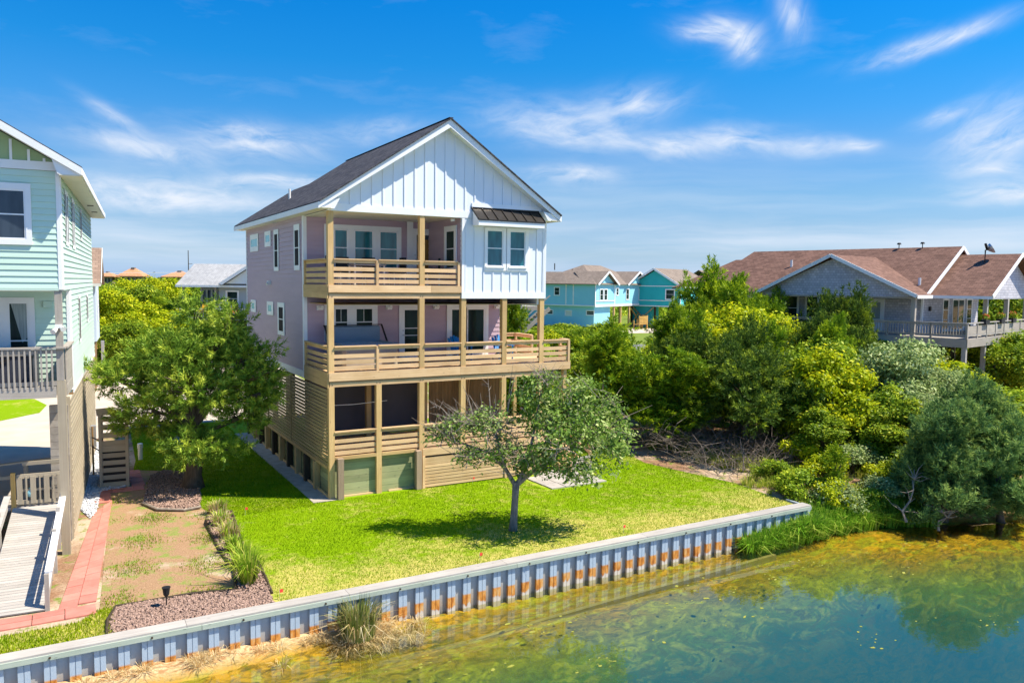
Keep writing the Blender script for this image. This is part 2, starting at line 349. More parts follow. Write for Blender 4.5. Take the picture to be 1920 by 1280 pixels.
def np_mesh(name, V, Fq, mat, tint=None, tri=False):
    """V (n,3), Fq (m,3|4)"""
    me = bpy.data.meshes.new(name); k = Fq.shape[1]; m = len(Fq)
    me.vertices.add(len(V)); me.vertices.foreach_set('co', V.astype(np.float32).ravel())
    me.loops.add(m*k); me.loops.foreach_set('vertex_index', Fq.astype(np.int32).ravel())
    me.polygons.add(m); me.polygons.foreach_set('loop_start', np.arange(0, m*k, k, dtype=np.int32))
    me.polygons.foreach_set('loop_total', np.full(m, k, dtype=np.int32))
    me.update(calc_edges=True)
    if tint is not None:
        at = me.attributes.new('tint', 'FLOAT', 'POINT'); at.data.foreach_set('value', tint.astype(np.float32))
    me.materials.append(mat); return me
def link(name, me, parent=None, kind=None):
    o = bpy.data.objects.new(name, me); COL.objects.link(o)
    if parent is not None: o.parent = parent
    if kind: o['kind'] = kind
    return o
def lap(parent, name, a, b, z0, z1, out, mat, exp=0.17, kind=None, pieces=False, clip=None, lip=0.026):
    """lap siding between plan points a and b; out = outward unit vector (2D); clip(z) -> (t0,t1) narrows a course"""
    a, b = Vector((*a, 0)), Vector((*b, 0)); o3 = Vector((*out, 0)); mb = MB(); n = max(1, round((z1-z0)/exp)); e = (z1-z0)/n
    wall = None
    for i in range(n):
        za, zb = z0+i*e, z0+(i+1)*e
        t0, t1 = clip((za+zb)/2) if clip else (0, 1)
        if t1-t0 < 0.02: continue
        A, B = a.lerp(b, t0), a.lerp(b, t1)
        m = MB() if pieces else mb
        P = [A+Vector((0, 0, za)), B+Vector((0, 0, za)), B+Vector((0, 0, za))+o3*lip, A+Vector((0, 0, za))+o3*lip,
             A+Vector((0, 0, zb-0.002)), B+Vector((0, 0, zb-0.002)), B+Vector((0, 0, zb-0.002))+o3*0.004, A+Vector((0, 0, zb-0.002))+o3*0.004]
        m.hexa(P)
        if pieces: m.build('siding_board', mat, parent)
    if not pieces: return mb.build(name, mat, parent, kind=kind)
def window(parent, o, u, n, w, h, trim=0.11, glassmat=None, trimmat=None, rails=(0.5,), muntins=(), name='window', k=0.035, proud=0.035, trims=None):
    """o = bottom-left corner of the opening on the wall, u = direction along the wall, n = outward normal. window > frame bars are one mesh, each pane a sub-part"""
    o, u, n = V3(o), V3(u), V3(n); z = Vector((0, 0, 1)); tm = trimmat or white
    tl, tr_, tb, tt = trims or (trim, trim, trim, trim)
    mb = MB()
    def bar(u0, u1, z0, z1, d0, d1):
        P = [o+u*u0+z*z0+n*d0, o+u*u1+z*z0+n*d0, o+u*u1+z*z0+n*d1, o+u*u0+z*z0+n*d1]
        mb.hexa(P + [p+z*(z1-z0) for p in P])
    if tt > 0: bar(-tl, w+tr_, h, h+tt, 0.004, proud)
    if tb > 0: bar(-tl, w+tr_, -tb, 0, 0.004, proud)
    if tl > 0: bar(-tl, 0, 0, h, 0.004, proud)
    if tr_ > 0: bar(w, w+tr_, 0, h, 0.004, proud)
    f = mb.build(name, tm, parent)
    s = MB()
    def sb(u0, u1, z0, z1, d0, d1):
        P = [o+u*u0+z*z0+n*d0, o+u*u1+z*z0+n*d0, o+u*u1+z*z0+n*d1, o+u*u0+z*z0+n*d1]
        s.hexa(P + [p+z*(z1-z0) for p in P])
    q = min(0.026, proud-0.002)
    sb(0, w, 0, k, 0.002, q); sb(0, w, h-k, h, 0.002, q); sb(0, k, k, h-k, 0.002, q); sb(w-k, w, k, h-k, 0.002, q)
    for r in rails: sb(k, w-k, h*r-0.018, h*r+0.018, 0.002, q+0.002)
    for (ux_, z0, z1) in muntins: sb(w*ux_-0.009, w*ux_+0.009, z0*h, z1*h, 0.002, q-0.005)
    s.build('sash', tm, f); e = q*0.55
    g = MB(); g.poly([o+u*k+z*k+n*e, o+u*(w-k)+z*k+n*e, o+u*(w-k)+z*(h-k)+n*e, o+u*k+z*(h-k)+n*e])
    g.poly([o+z*0+n*0.001, o+u*w+n*0.001, o+u*w+z*h+n*0.001, o+z*h+n*0.001])
    g.build('pane', glassmat or pane_t, f)
    return f
def pmix(a, b, t): return tuple(a[i]+(b[i]-a[i])*t for i in range(3))

# ------------------------------------------------------------------ foliage
def rnd_dirs(rg, n, up=0.0):
    d = rg.normal(size=(n, 3)); d /= np.linalg.norm(d, axis=1)[:, None]
    d[:, 2] += up; return d/np.linalg.norm(d, axis=1)[:, None]
def shell_points(rg, lobes, n, shell=0.16, up=0.25, flat_bottom=0.25):
    L = np.array(lobes, float); wgt = (L[:, 3]*L[:, 4]+L[:, 3]*L[:, 5]+L[:, 4]*L[:, 5]); wgt /= wgt.sum()
    idx = rg.choice(len(L), n, p=wgt); d = rnd_dirs(rg, n, up)
    r = 1-np.abs(rg.normal(0, shell, n)); r *= rg.uniform(0.88, 1.1, n)
    P = L[idx, :3]+d*r[:, None]*L[idx, 3:6]
    return P, d, idx
def broad_crown(seed, lobes, clumps, per, leaf_, sig, up=0.3, shell=0.16, asp=0.5):
    """leaf clumps: each leaf a folded diamond of two triangles"""
    rg = np.random.default_rng(seed); P, d, idx = shell_points(rg, lobes, clumps, shell, up)
    tl = rg.uniform(-0.1, 0.1, len(lobes)); tc = np.clip(rg.beta(2.2, 2.2, clumps)+tl[idx], 0, 1)
    n = clumps*per; ci = np.repeat(np.arange(clumps), per)
    C = P[ci]+rg.normal(0, 1, (n, 3))*sig*np.array([1, 1, 0.7])
    nrm = d[ci]*0.8+rnd_dirs(rg, n, 0.35)*0.75+np.array([0, 0, 0.25]); nrm /= np.linalg.norm(nrm, axis=1)[:, None]
    a = np.cross(nrm, rnd_dirs(rg, n)); a /= np.linalg.norm(a, axis=1)[:, None]+1e-9; b = np.cross(nrm, a)
    s = leaf_*rg.uniform(0.65, 1.3, n)[:, None]
    V = np.empty((n, 4, 3)); V[:, 0] = C-a*s; V[:, 1] = C-b*s*asp; V[:, 2] = C+a*s; V[:, 3] = C+b*s*asp+nrm*s*0.25
    F = np.arange(n*4).reshape(n, 4); tint = np.repeat(np.clip(tc[ci]+rg.normal(0, 0.10, n), 0, 1), 4)
    return V.reshape(-1, 3), F, tint
def cedar_crown(seed, lobes, sprays, per, L, wid, up=0.55, shell=0.2, fat=0.30):
    """feathery sprays: each a plume of narrow triangles along a rising axis"""
    rg = np.random.default_rng(seed); P, d, idx = shell_points(rg, lobes, sprays, shell, 0.15)
    ax = d*np.array([1, 1, 0.7])+np.array([0, 0, up])+rg.normal(0, 0.24, (sprays, 3)); ax /= np.linalg.norm(ax, axis=1)[:, None]
    tl = rg.uniform(-0.1, 0.1, len(lobes)); tc = np.clip(rg.beta(2.0, 2.0, sprays)+tl[idx], 0, 1)
    n = sprays*per; ci = np.repeat(np.arange(sprays), per); t = rg.uniform(0, 1, n)**0.85
    Ls = L*rg.uniform(0.55, 1.4, sprays)[ci]
    rd = np.cross(ax[ci], rnd_dirs(rg, n)); rd /= np.linalg.norm(rd, axis=1)[:, None]+1e-9
    rad = (fat*(1.05-t)*Ls*rg.uniform(0.3, 1.0, n))[:, None]
    C = P[ci]+ax[ci]*(t*Ls)[:, None]+rd*rad
    dr = ax[ci]*0.8+rd*0.7+rg.normal(0, 0.3, (n, 3)); dr /= np.linalg.norm(dr, axis=1)[:, None]
    nr = rd+ax[ci]*0.35+rg.normal(0, 0.35, (n, 3)); sd = np.cross(dr, nr); sd /= np.linalg.norm(sd, axis=1)[:, None]+1e-9
    l = (Ls*0.30*rg.uniform(0.6, 1.3, n))[:, None]; w = wid*rg.uniform(0.7, 1.3, n)[:, None]
    V = np.empty((n, 3, 3)); V[:, 0] = C-sd*w; V[:, 1] = C+sd*w; V[:, 2] = C+dr*l
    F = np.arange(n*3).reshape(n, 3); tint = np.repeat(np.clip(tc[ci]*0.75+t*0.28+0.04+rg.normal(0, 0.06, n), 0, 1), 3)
    return V.reshape(-1, 3), F, tint
def limbs(mb, rg, base, top, r0, lobes, n=7, wig=0.12, seed=0):
    """tapered trunk with limbs reaching into the lobes"""
    base, top = V3(base), V3(top); k = 7; pts = []; rad = []
    for i in range(k):
        t = i/(k-1); p = base.lerp(top, t); w = (top-base).length*wig*math.sin(t*math.pi)
        pts.append(p+Vector((rg.uniform(-1, 1), rg.uniform(-1, 1), 0))*w*0.5); rad.append(r0*(1-0.62*t)*(1.35 if i == 0 else 1))
    mb.tube(pts, rad, 9)
    for l in lobes:
        c = V3(l[:3]); t = rg.uniform(0.55, 0.95); s = pts[min(k-1, int(t*(k-1)))]
        m = s.lerp(c, 0.5)+Vector((rg.uniform(-1, 1), rg.uniform(-1, 1), rg.uniform(-0.2, 0.6)))*(c-s).length*0.14
        r = r0*0.42
        mb.tube([s, m, c], [r, r*0.6, r*0.2], 6, cap=False)
        for j in range(5):
            e = c+Vector((rg.uniform(-1, 1)*l[3], rg.uniform(-1, 1)*l[4], rg.uniform(-0.3, 1)*l[5]))*(0.8 if j < 3 else 1.15)
            mb.tube([m.lerp(c, 0.5), c.lerp(e, 0.5)+Vector((0, 0, rg.uniform(-0.1, 0.1))), e], [r*0.3, r*0.2, r*0.06], 4, cap=False)
    return mb
def rand_lobes(seed, w, h, n, z0=0.2, kind='round'):
    """lobes filling a crown w wide and h tall standing on the ground: many small ones, so that the outline is broken and the inside dark"""
    r = random.Random(seed); out = []
    for i in range(n*2):
        t = r.uniform(z0, 0.88); rr = w/2
        if kind == 'round': env = math.sqrt(max(0.05, 1-((t-0.42)/0.66)**2))
        else: env = max(0.12, 1.05-t)*1.05
        a = r.uniform(0, 6.283); q = rr*env*r.uniform(0.3, 0.95)
        s = rr*r.uniform(0.18, 0.36)*(env*0.6+0.4); out.append((q*math.cos(a), q*math.sin(a), t*h, s, s, s*r.uniform(0.55, 0.95)))
    if kind == 'cone':            # spires that break the outline
        for k in range(7):
            a = r.uniform(0, 6.283); q = rr*r.uniform(0.05, 0.75); zt = h*(0.98-0.42*q/rr)*r.uniform(0.9, 1.06); out.append((q*math.cos(a), q*math.sin(a), zt, w*0.045, w*0.045, h*0.11))
    for k in range(3): out.append((r.uniform(-.2, .2)*w, r.uniform(-.2, .2)*w, h*r.uniform(0.8, 0.93), w*0.1, w*0.1, h*0.09))
    return out
LEAF = {
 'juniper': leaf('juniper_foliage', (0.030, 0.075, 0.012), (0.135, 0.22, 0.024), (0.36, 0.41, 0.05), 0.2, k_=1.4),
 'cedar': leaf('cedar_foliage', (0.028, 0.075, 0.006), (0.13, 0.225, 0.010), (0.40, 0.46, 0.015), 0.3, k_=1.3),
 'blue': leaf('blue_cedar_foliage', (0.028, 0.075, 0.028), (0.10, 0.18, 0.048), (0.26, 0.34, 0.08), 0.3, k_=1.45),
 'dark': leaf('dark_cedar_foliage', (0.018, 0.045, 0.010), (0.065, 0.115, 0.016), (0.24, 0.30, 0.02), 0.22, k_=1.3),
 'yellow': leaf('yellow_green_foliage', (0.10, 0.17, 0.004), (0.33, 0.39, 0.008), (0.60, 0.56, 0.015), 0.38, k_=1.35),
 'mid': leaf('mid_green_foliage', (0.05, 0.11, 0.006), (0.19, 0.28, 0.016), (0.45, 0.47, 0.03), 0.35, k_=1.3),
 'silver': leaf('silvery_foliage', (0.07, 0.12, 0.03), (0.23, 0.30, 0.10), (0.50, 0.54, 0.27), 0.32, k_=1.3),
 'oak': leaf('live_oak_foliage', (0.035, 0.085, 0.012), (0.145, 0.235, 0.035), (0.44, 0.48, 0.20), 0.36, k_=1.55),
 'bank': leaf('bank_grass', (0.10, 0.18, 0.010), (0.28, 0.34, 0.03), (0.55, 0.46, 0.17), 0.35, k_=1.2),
}

# ------------------------------------------------------------------ the ground and the pond
WATER = -0.85
SHX = [-60, 10, 12, 13.4, 16.6, 18.8, 20.5, 22, 30, 60, 140]; SHY = [-8.3, -8.3, -8.3, -8.45, -8.8, -9.6, -10.4, -11.0, -14, -22, -30]
WLX = [-60, -8, -4, -1.4, 0, 3, 10.5, 12, 14]; WLZ = [-0.50, -0.55, -0.60, -0.74, -0.86, -0.99, -0.95, -0.82, -0.5]
def hgt(x, y):
    ys = np.interp(x, SHX, SHY); s = y-ys
    d = np.maximum(0, -8.3-y); zw = np.interp(x, WLX, WLZ)
    bed = np.where(d < 1.25, np.maximum(zw-0.46*d, np.minimum(zw-0.08*d, -1.06)), np.minimum(zw, -1.06)-0.16*(d-1.25)-0.42*np.maximum(0, d-2.1))
    bed = np.maximum(bed, -3.2)
    bank = np.where(s > 0, WATER+(-WATER)*np.clip(s/2.4, 0, 1)**0.75, np.maximum(WATER+0.06*s+0.42*np.minimum(0, s+2.8), -3.2))
    k = np.clip((x-12.2)/2.6, 0, 1)
    under = bed*(1-k)+bank*k
    land = np.where(x < 13.92, 0.0, bank)
    z = np.where(y > -8.3, land, under)
    z = z+np.where(y < -8.3, 0.03*np.sin(x*2.3+y*1.7)*np.sin(y*2.9-x), 0)
    return z
def axis(*segs):
    out = []
    for a, b, st in segs: out += list(np.arange(a, b, st))
    return np.array(sorted(set(np.round(out, 3))))
gx = axis((-3000, -300, 300), (-300, -40, 20), (-40, -14, 2), (-14, 28, 0.3), (28, 60, 2), (60, 400, 20), (400, 3001, 325))
gy = axis((-160, -30, 8), (-30, -14, 0.8), (-14, -8.4, 0.16), (-8.32, -8.3, 0.05), (-8.28, -8.26, 0.05), (-8.1, 12, 0.5), (12, 60, 3), (60, 400, 20), (400, 4001, 300))
def grid_obj(name, mat, keep, kind='structure'):
    X, Y = np.meshgrid(gx, gy); Z = hgt(X, Y); n, m = X.shape
    V = np.stack([X, Y, Z], -1).reshape(-1, 3); i, j = np.meshgrid(np.arange(n-1), np.arange(m-1), indexing='ij')
    a = (i*m+j).ravel(); F = np.stack([a, a+1, a+m+1, a+m], -1); c = V[F].mean(1); F = F[keep(c)]
    u, inv = np.unique(F, return_inverse=True)
    o = link(name, np_mesh(name, V[u], inv.reshape(F.shape), mat), kind=kind); o.data.polygons.foreach_set('use_smooth', [True]*len(o.data.polygons)); return o

def ground_mat():
    m, t, b = new_mat('sandy_scrub'); g = t.new('ShaderNodeNewGeometry').outputs['Position']
    n1 = t.noise(g, 0.35, 5); n2 = t.noise(g, 2.2, 6, 0.65); n3 = t.noise(g, 14, 4, 0.7)
    sand = t.mix(t.ramp(n3, [(0.3, 0.0), (0.7, 1.0)]), (0.36, 0.26, 0.17), (0.56, 0.45, 0.33))
    lit = t.mix(t.ramp(n3, [(0.3, 0.0), (0.7, 1.0)]), (0.17, 0.09, 0.05), (0.36, 0.22, 0.13))
    col = t.mix(t.ramp(n1, [(0.42, 0.0), (0.56, 1.0)]), lit, sand)
    weed = t.mix(n3, (0.09, 0.15, 0.015), (0.22, 0.27, 0.05))
    sep = t.new('ShaderNodeSeparateXYZ'); t.link(g, sep.inputs[0])
    far = t.ramp(t.math('MULTIPLY', sep.outputs[1], 0.01), [(0.1, 0.0), (0.5, 0.30)])
    col = t.mix(t.ramp(t.math('ADD', n2, far), [(0.53, 0.0), (0.63, 1.0)]), col, weed)
    t.link(col, b.inputs['Base Color']); b.inputs['Roughness'].default_value = 0.95; b.inputs['Specular IOR Level'].default_value = 0.1
    bn = t.new('ShaderNodeBump'); bn.inputs['Strength'].default_value = 0.6; bn.inputs['Distance'].default_value = 0.05; t.link(n3, bn.inputs['Height']); t.link(bn.outputs[0], b.inputs['Normal'])
    return m
def bed_mat():
    m, t, b = new_mat('pond_bed_algae_depth_tint'); g = t.new('ShaderNodeNewGeometry').outputs['Position']
    sep = t.new('ShaderNodeSeparateXYZ'); t.link(g, sep.inputs[0])
    n1 = t.noise(g, 0.55, 6, 0.6, 0.8); n2 = t.noise(t.mapping(g, (1, 2.2, 1)), 2.6, 6, 0.68, 1.2); n3 = t.noise(g, 17, 4, 0.7)
    dz = t.math('ADD', sep.outputs[2], t.math('MULTIPLY_ADD', n1, 0.7, -0.35))
    # dry sand and straw, wet margin, golden algae, olive weed, deep end: silty water's dimming and tint put into the bed colour
    c = t.ramp(t.math('MULTIPLY_ADD', dz, 0.5, 1.45), [(0.05, (0.004, 0.026, 0.026)), (0.42, (0.014, 0.052, 0.030)), (0.62, (0.085, 0.135, 0.008)), (0.78, (0.20, 0.20, 0.005)), (0.91, (0.27, 0.175, 0.005)), (1.0, (0.54, 0.29, 0.010))])
    mat_ = t.math('MULTIPLY', t.ramp(t.noise(t.mapping(g, (0.8, 1.6, 1), (7, 3, 0)), 1.1, 6, 0.66, 1.5), [(0.50, 0.0), (0.60, 1.0)]), t.math('MULTIPLY_ADD', sep.outputs[2], 0.9, 2.2, clamp=True))
    c = t.mix(t.math('MULTIPLY', mat_, 0.75), c, (0.34, 0.34, 0.012))
    dark = t.mix(t.ramp(n2, [(0.40, 1.0), (0.60, 0.0)]), c, (0.055, 0.05, 0.006))
    c2 = t.mix(t.ramp(n1, [(0.3, 0.4), (0.7, 0.95)]), c, dark)
    dry = t.mix(t.ramp(n3, [(0.3, 0.0), (0.7, 1.0)]), (0.40, 0.28, 0.13), (0.60, 0.49, 0.30))
    dry = t.mix(t.ramp(n2, [(0.46, 0.0), (0.56, 0.8)]), dry, (0.30, 0.15, 0.06))
    isdry = t.ramp(t.math('ADD', sep.outputs[2], t.math('MULTIPLY_ADD', n2, 0.3, -0.15)), [(0.0, 0.0), (1.0, 1.0)])
    k = t.math('MULTIPLY_ADD', t.math('ADD', sep.outputs[2], t.math('MULTIPLY_ADD', n2, 0.36, -0.18)), 5.0, 4.4, clamp=True)
    t.link(t.mix(k, c2, dry), b.inputs['Base Color']); b.inputs['Roughness'].default_value = 0.95; b.inputs['Specular IOR Level'].default_value = 0.05
    bn = t.new('ShaderNodeBump'); bn.inputs['Strength'].default_value = 0.7; bn.inputs['Distance'].default_value = 0.05; t.link(n2, bn.inputs['Height']); t.link(bn.outputs[0], b.inputs['Normal'])
    return m
def water_mat():
    m, t, b = new_mat('pond_water'); t.n.remove(b); g = t.new('ShaderNodeNewGeometry').outputs['Position']
    n = t.noise(t.mapping(g, (1, 1.5, 1)), 1.6, 3, 0.5, 0.4); n2 = t.noise(g, 7.0, 3); reg = t.ramp(t.noise(g, 0.16, 3), [(0.40, 0.2), (0.62, 1.0)])
    bn = t.new('ShaderNodeBump'); bn.inputs['Strength'].default_value = 0.075; bn.inputs['Distance'].default_value = 0.06
    t.link(t.math('MULTIPLY', t.math('ADD', n, t.math('MULTIPLY', n2, 0.22)), reg), bn.inputs['Height'])
    fr = t.new('ShaderNodeFresnel'); fr.inputs['IOR'].default_value = 1.62; t.link(bn.outputs[0], fr.inputs['Normal'])
    gl = t.new('ShaderNodeBsdfGlossy'); gl.inputs['Roughness'].default_value = 0.0; gl.inputs['Color'].default_value = (1, 1, 1, 1); t.link(bn.outputs[0], gl.inputs['Normal'])
    tr = t.new('ShaderNodeBsdfTransparent'); tr.inputs['Color'].default_value = (0.86, 0.93, 0.88, 1)
    df = t.new('ShaderNodeBsdfDiffuse'); df.inputs['Color'].default_value = (0.045, 0.20, 0.145, 1); tb = t.new('ShaderNodeMixShader'); at = t.new('ShaderNodeAttribute', attribute_name='depth'); t.link(t.math('MULTIPLY', t.math('SUBTRACT', 1.0, t.math('EXPONENT', t.math('MULTIPLY', at.outputs['Fac'], -0.9))), 0.22), tb.inputs[0]); t.link(tr.outputs[0], tb.inputs[1]); t.link(df.outputs[0], tb.inputs[2])
    mx = t.new('ShaderNodeMixShader'); t.link(fr.outputs[0], mx.inputs[0]); t.link(tb.outputs[0], mx.inputs[1]); t.link(gl.outputs[0], mx.inputs[2])
    t.link(mx.outputs[0], t.n['Material Output'].inputs['Surface']); return m
def turf_mat():
    m, t, b = new_mat('lawn_turf'); g = t.new('ShaderNodeNewGeometry').outputs['Position']
    n1 = t.noise(g, 0.42, 5, 0.6, 0.5); n2 = t.noise(g, 3.0, 5, 0.7); n3 = t.noise(g, 40, 3, 0.7)
    sep = t.new('ShaderNodeSeparateXYZ'); t.link(g, sep.inputs[0])
    gr = t.mix(n3, (0.12, 0.25, 0.0), (0.25, 0.37, 0.001))
    st = t.mix(n3, (0.38, 0.35, 0.04), (0.54, 0.46, 0.17))
    edge = t.math('MULTIPLY_ADD', sep.outputs[1], -0.055, -0.30)      # drier towards the bulkhead
    dry = t.math('ADD', t.math('MULTIPLY', t.math('ADD', n1, n2), 0.5), t.math('MAXIMUM', edge, -0.06))
    col = t.mix(t.ramp(dry, [(0.46, 0.0), (0.62, 1.0)]), gr, st)
    t.link(col, b.inputs['Base Color']); b.inputs['Roughness'].default_value = 0.9; b.inputs['Specular IOR Level'].default_value = 0.1
    bn = t.new('ShaderNodeBump'); bn.inputs['Strength'].default_value = 0.7; bn.inputs['Distance'].default_value = 0.03; t.link(n3, bn.inputs['Height']); t.link(bn.outputs[0], b.inputs['Normal'])
    return m
def soil_mat():
    m, t, b = new_mat('patchy_soil'); g = t.new('ShaderNodeNewGeometry').outputs['Position']
    n1 = t.noise(g, 0.6, 5, 0.6); n2 = t.noise(g, 1.9, 6, 0.7); n3 = t.noise(g, 24, 4, 0.7)
    soil = t.mix(t.ramp(n3, [(0.3, 0.0), (0.7, 1.0)]), (0.22, 0.125, 0.06), (0.40, 0.25, 0.14))
    sand = t.mix(n3, (0.46, 0.37, 0.28), (0.62, 0.53, 0.43)); gr = t.mix(n3, (0.10, 0.19, 0.01), (0.24, 0.30, 0.05))
    c = t.mix(t.ramp(n1, [(0.57, 0.0), (0.70, 0.8)]), soil, sand)
    c = t.mix(t.ramp(n2, [(0.50, 0.0), (0.62, 0.85)]), c, gr)
    t.link(c, b.inputs['Base Color']); b.inputs['Roughness'].default_value = 0.95
    bn = t.new('ShaderNodeBump'); bn.inputs['Strength'].default_value = 0.6; bn.inputs['Distance'].default_value = 0.03; t.link(n3, bn.inputs['Height']); t.link(bn.outputs[0], b.inputs['Normal'])
    return m
turf = turf_mat()
grid_obj('ground', ground_mat(), lambda c: c[:, 1] > -8.3)
grid_obj('pond_bed', bed_mat(), lambda c: c[:, 1] < -8.3)
def water_sheet():
    wx = axis((-160, -20, 10), (-20, 30, 0.5), (30, 261, 10)); wy = np.concatenate([axis((-160, -30, 10), (-30, -8.6, 0.5)), [-8.6, -8.34]])
    X, Y = np.meshgrid(wx, wy); n, m = X.shape; V = np.stack([X, Y, 0*X+WATER], -1).reshape(-1, 3); i, j = np.meshgrid(np.arange(n-1), np.arange(m-1), indexing='ij'); a = (i*m+j).ravel()
    me = np_mesh('pond_water', V, np.stack([a, a+1, a+m+1, a+m], -1), water_mat())
    at = me.attributes.new('depth', 'FLOAT', 'POINT'); at.data.foreach_set('value', np.maximum(0, WATER-hgt(V[:, 0], V[:, 1])).astype(np.float32)); link('pond_water', me, kind='structure')
water_sheet()
def sheet(name, pts, z, mat): return MB().poly([(x, y, z) for x, y in pts]).build(name, mat, kind='structure')
LAWN = [(-3.55, -8.02), (13.75, -8.02), (14.1, -4.8), (13.5, -2.2), (13.2, -0.6), (13.7, 1.2), (12.6, 4), (9.2, 14), (1.5, 17.4), (-5.0, 17.0), (-5.3, 9.4), (-5.5, 7.6), (-4.3, 6.9), (-3.95, 0.9), (-3.5, -0.6), (-3.45, -3.5)]
YARD = [(-7.2, -6.75), (-4.4, -6.55), (-3.5, -6.8), (-3.5, -0.6), (-3.95, 0.9), (-4.2, 7.1), (-5.5, 7.6), (-5.6, 4.35), (-6.42, 4.3), (-6.55, 2.6)]
VERGE = [(-14, -8.02), (-3.55, -8.02), (-3.5, -6.6), (-4.4, -6.35), (-7.2, -6.4), (-7.6, -6.9), (-14, -6.9)]
sheet('lawn', LAWN, 0.012, turf); sheet('yard', YARD, 0.008, soil_mat()); sheet('verge', VERGE, 0.016, turf)
sheet('slab', [(-0.6, -0.2), (0.25, -0.2), (0.25, 13.4), (-0.68, 13.4)], 0.03, slab_c)
sheet('driveway', [(-26, 3.4), (-8.4, 3.2), (-7.3, 13), (-5.6, 17.25), (1.4, 17.6), (7, 17.9), (8.5, 44), (-26, 44)], 0.02, concrete)
sheet('road', [(-160, 44), (160, 44), (160, 50.5), (-160, 50.5)], 0.024, asphalt)
sheet('front_lawn', [(-26, 34), (-11.4, 32), (-9.4, 30.2), (-8.7, 27.2), (-9.0, 24.3), (-10.7, 22.3), (-14, 21), (-26, 20.5)], 0.03, turf)
sheet('parking', [(64, 69), (92, 66), (94, 76), (66, 80)], 0.02, concrete)

# grass blades: one triangle each, many thousand
def inside(P, poly):
    x, y = P[:, 0], P[:, 1]; c = np.zeros(len(P), bool); n = len(poly)
    for i in range(n):
        x1, y1 = poly[i]; x2, y2 = poly[(i+1) % n]
        if y1 == y2: continue
        c ^= ((y1 > y) != (y2 > y)) & (x < (x2-x1)*(y-y1)/(y2-y1)+x1)
    return c
def blades(name, poly, n, hgt_, wid, z, mat, seed, patch=None, lean=0.35, xr=None, yr=None):
    rg = np.random.default_rng(seed); p = np.array(poly); x0, y0 = p.min(0); x1, y1 = p.max(0)
    if xr: x0, x1 = max(x0, xr[0]), min(x1, xr[1])
    if yr: y0, y1 = max(y0, yr[0]), min(y1, yr[1])
    P = np.stack([rg.uniform(x0, x1, n), rg.uniform(y0, y1, n)], -1); P = P[inside(P, poly)]
    if patch is not None: P = P[patch(P[:, 0], P[:, 1], rg)]
    n = len(P); a = rg.uniform(0, 6.283, n); h = hgt_*rg.uniform(0.55, 1.3, n); b = a+rg.uniform(1, 2, n)
    B = np.concatenate([P, np.full((n, 1), z)], 1); s = np.stack([np.cos(a), np.sin(a), 0*a], -1)*(wid*rg.uniform(0.6, 1.3, n))[:, None]
    T = B+np.stack([np.cos(b)*h*lean, np.sin(b)*h*lean, h], -1)
    V = np.stack([B-s, B+s, T], 1).reshape(-1, 3); F = np.arange(n*3).reshape(n, 3)
    x_, y_ = P[:, 0], P[:, 1]
    low = 0.16*np.sin(x_*0.9+1.3*np.sin(y_*0.7))*np.sin(y_*1.1+x_*0.35)+0.12*np.sin(x_*2.7+2*np.sin(y_*1.9))*np.sin(y_*3.1-x_*1.2)+0.10*np.sin(x_*6.1+y_*2.2)*np.sin(y_*5.3-x_*3.1)
    dryp = np.clip((-P[:, 1]-5.0)*0.09, 0, 0.26)
    tint = np.repeat(np.clip(rg.beta(2, 3.2, n)*0.75-0.04+low+dryp, 0, 1), 3)
    return link(name, np_mesh(name, V, F, mat, tint), kind='stuff')
grass_m = leaf('lawn_grass', (0.12, 0.24, 0.0), (0.32, 0.41, 0.001), (0.58, 0.51, 0.17), 0.3, 0.0, k_=1.0)
straw_m = leaf('dry_grass', (0.16, 0.17, 0.02), (0.36, 0.28, 0.10), (0.58, 0.47, 0.25), 0.3, 0.0, k_=1.0)
tag(blades('lawn_grass', LAWN, 190000, 0.042, 0.0075, 0.012, grass_m, 1, yr=(-8.02, 3), patch=lambda x, y, r: ~((x > -0.6) & (x < 9.6) & (y > -0.15)) & ~((x > 7.2) & (x < 10) & (y > -2.5) & (y < -0.2))), 'mown yellow-green lawn between the lilac house and the bulkhead', 'grass')
tag(blades('side_lawn_grass', LAWN, 70000, 0.05, 0.010, 0.012, grass_m, 2, xr=(-5.6, -0.55), yr=(-0.5, 17), patch=lambda x, y, r: x < -0.6), 'shaded strip of lawn along the left side of the lilac house', 'grass')
tag(blades('verge_grass', VERGE, 26000, 0.07, 0.010, 0.016, grass_m, 3, patch=lambda x, y, r: (r.uniform(0, 1, len(x)) < 0.9) & ~((x > -6.9) & (y < -6.3))), 'rough grass strip behind the bulkhead beside the red path', 'grass')
tag(blades('yard_grass', YARD, 34000, 0.055, 0.011, 0.008, grass_m, 4, patch=lambda x, y, r: (np.sin(x*2.1+y)*np.sin(y*1.7-x*1.3)+r.normal(0, 0.35, len(x))) > 0.5), 'sparse tufts of grass on the bare soil beside the red path', 'grass')

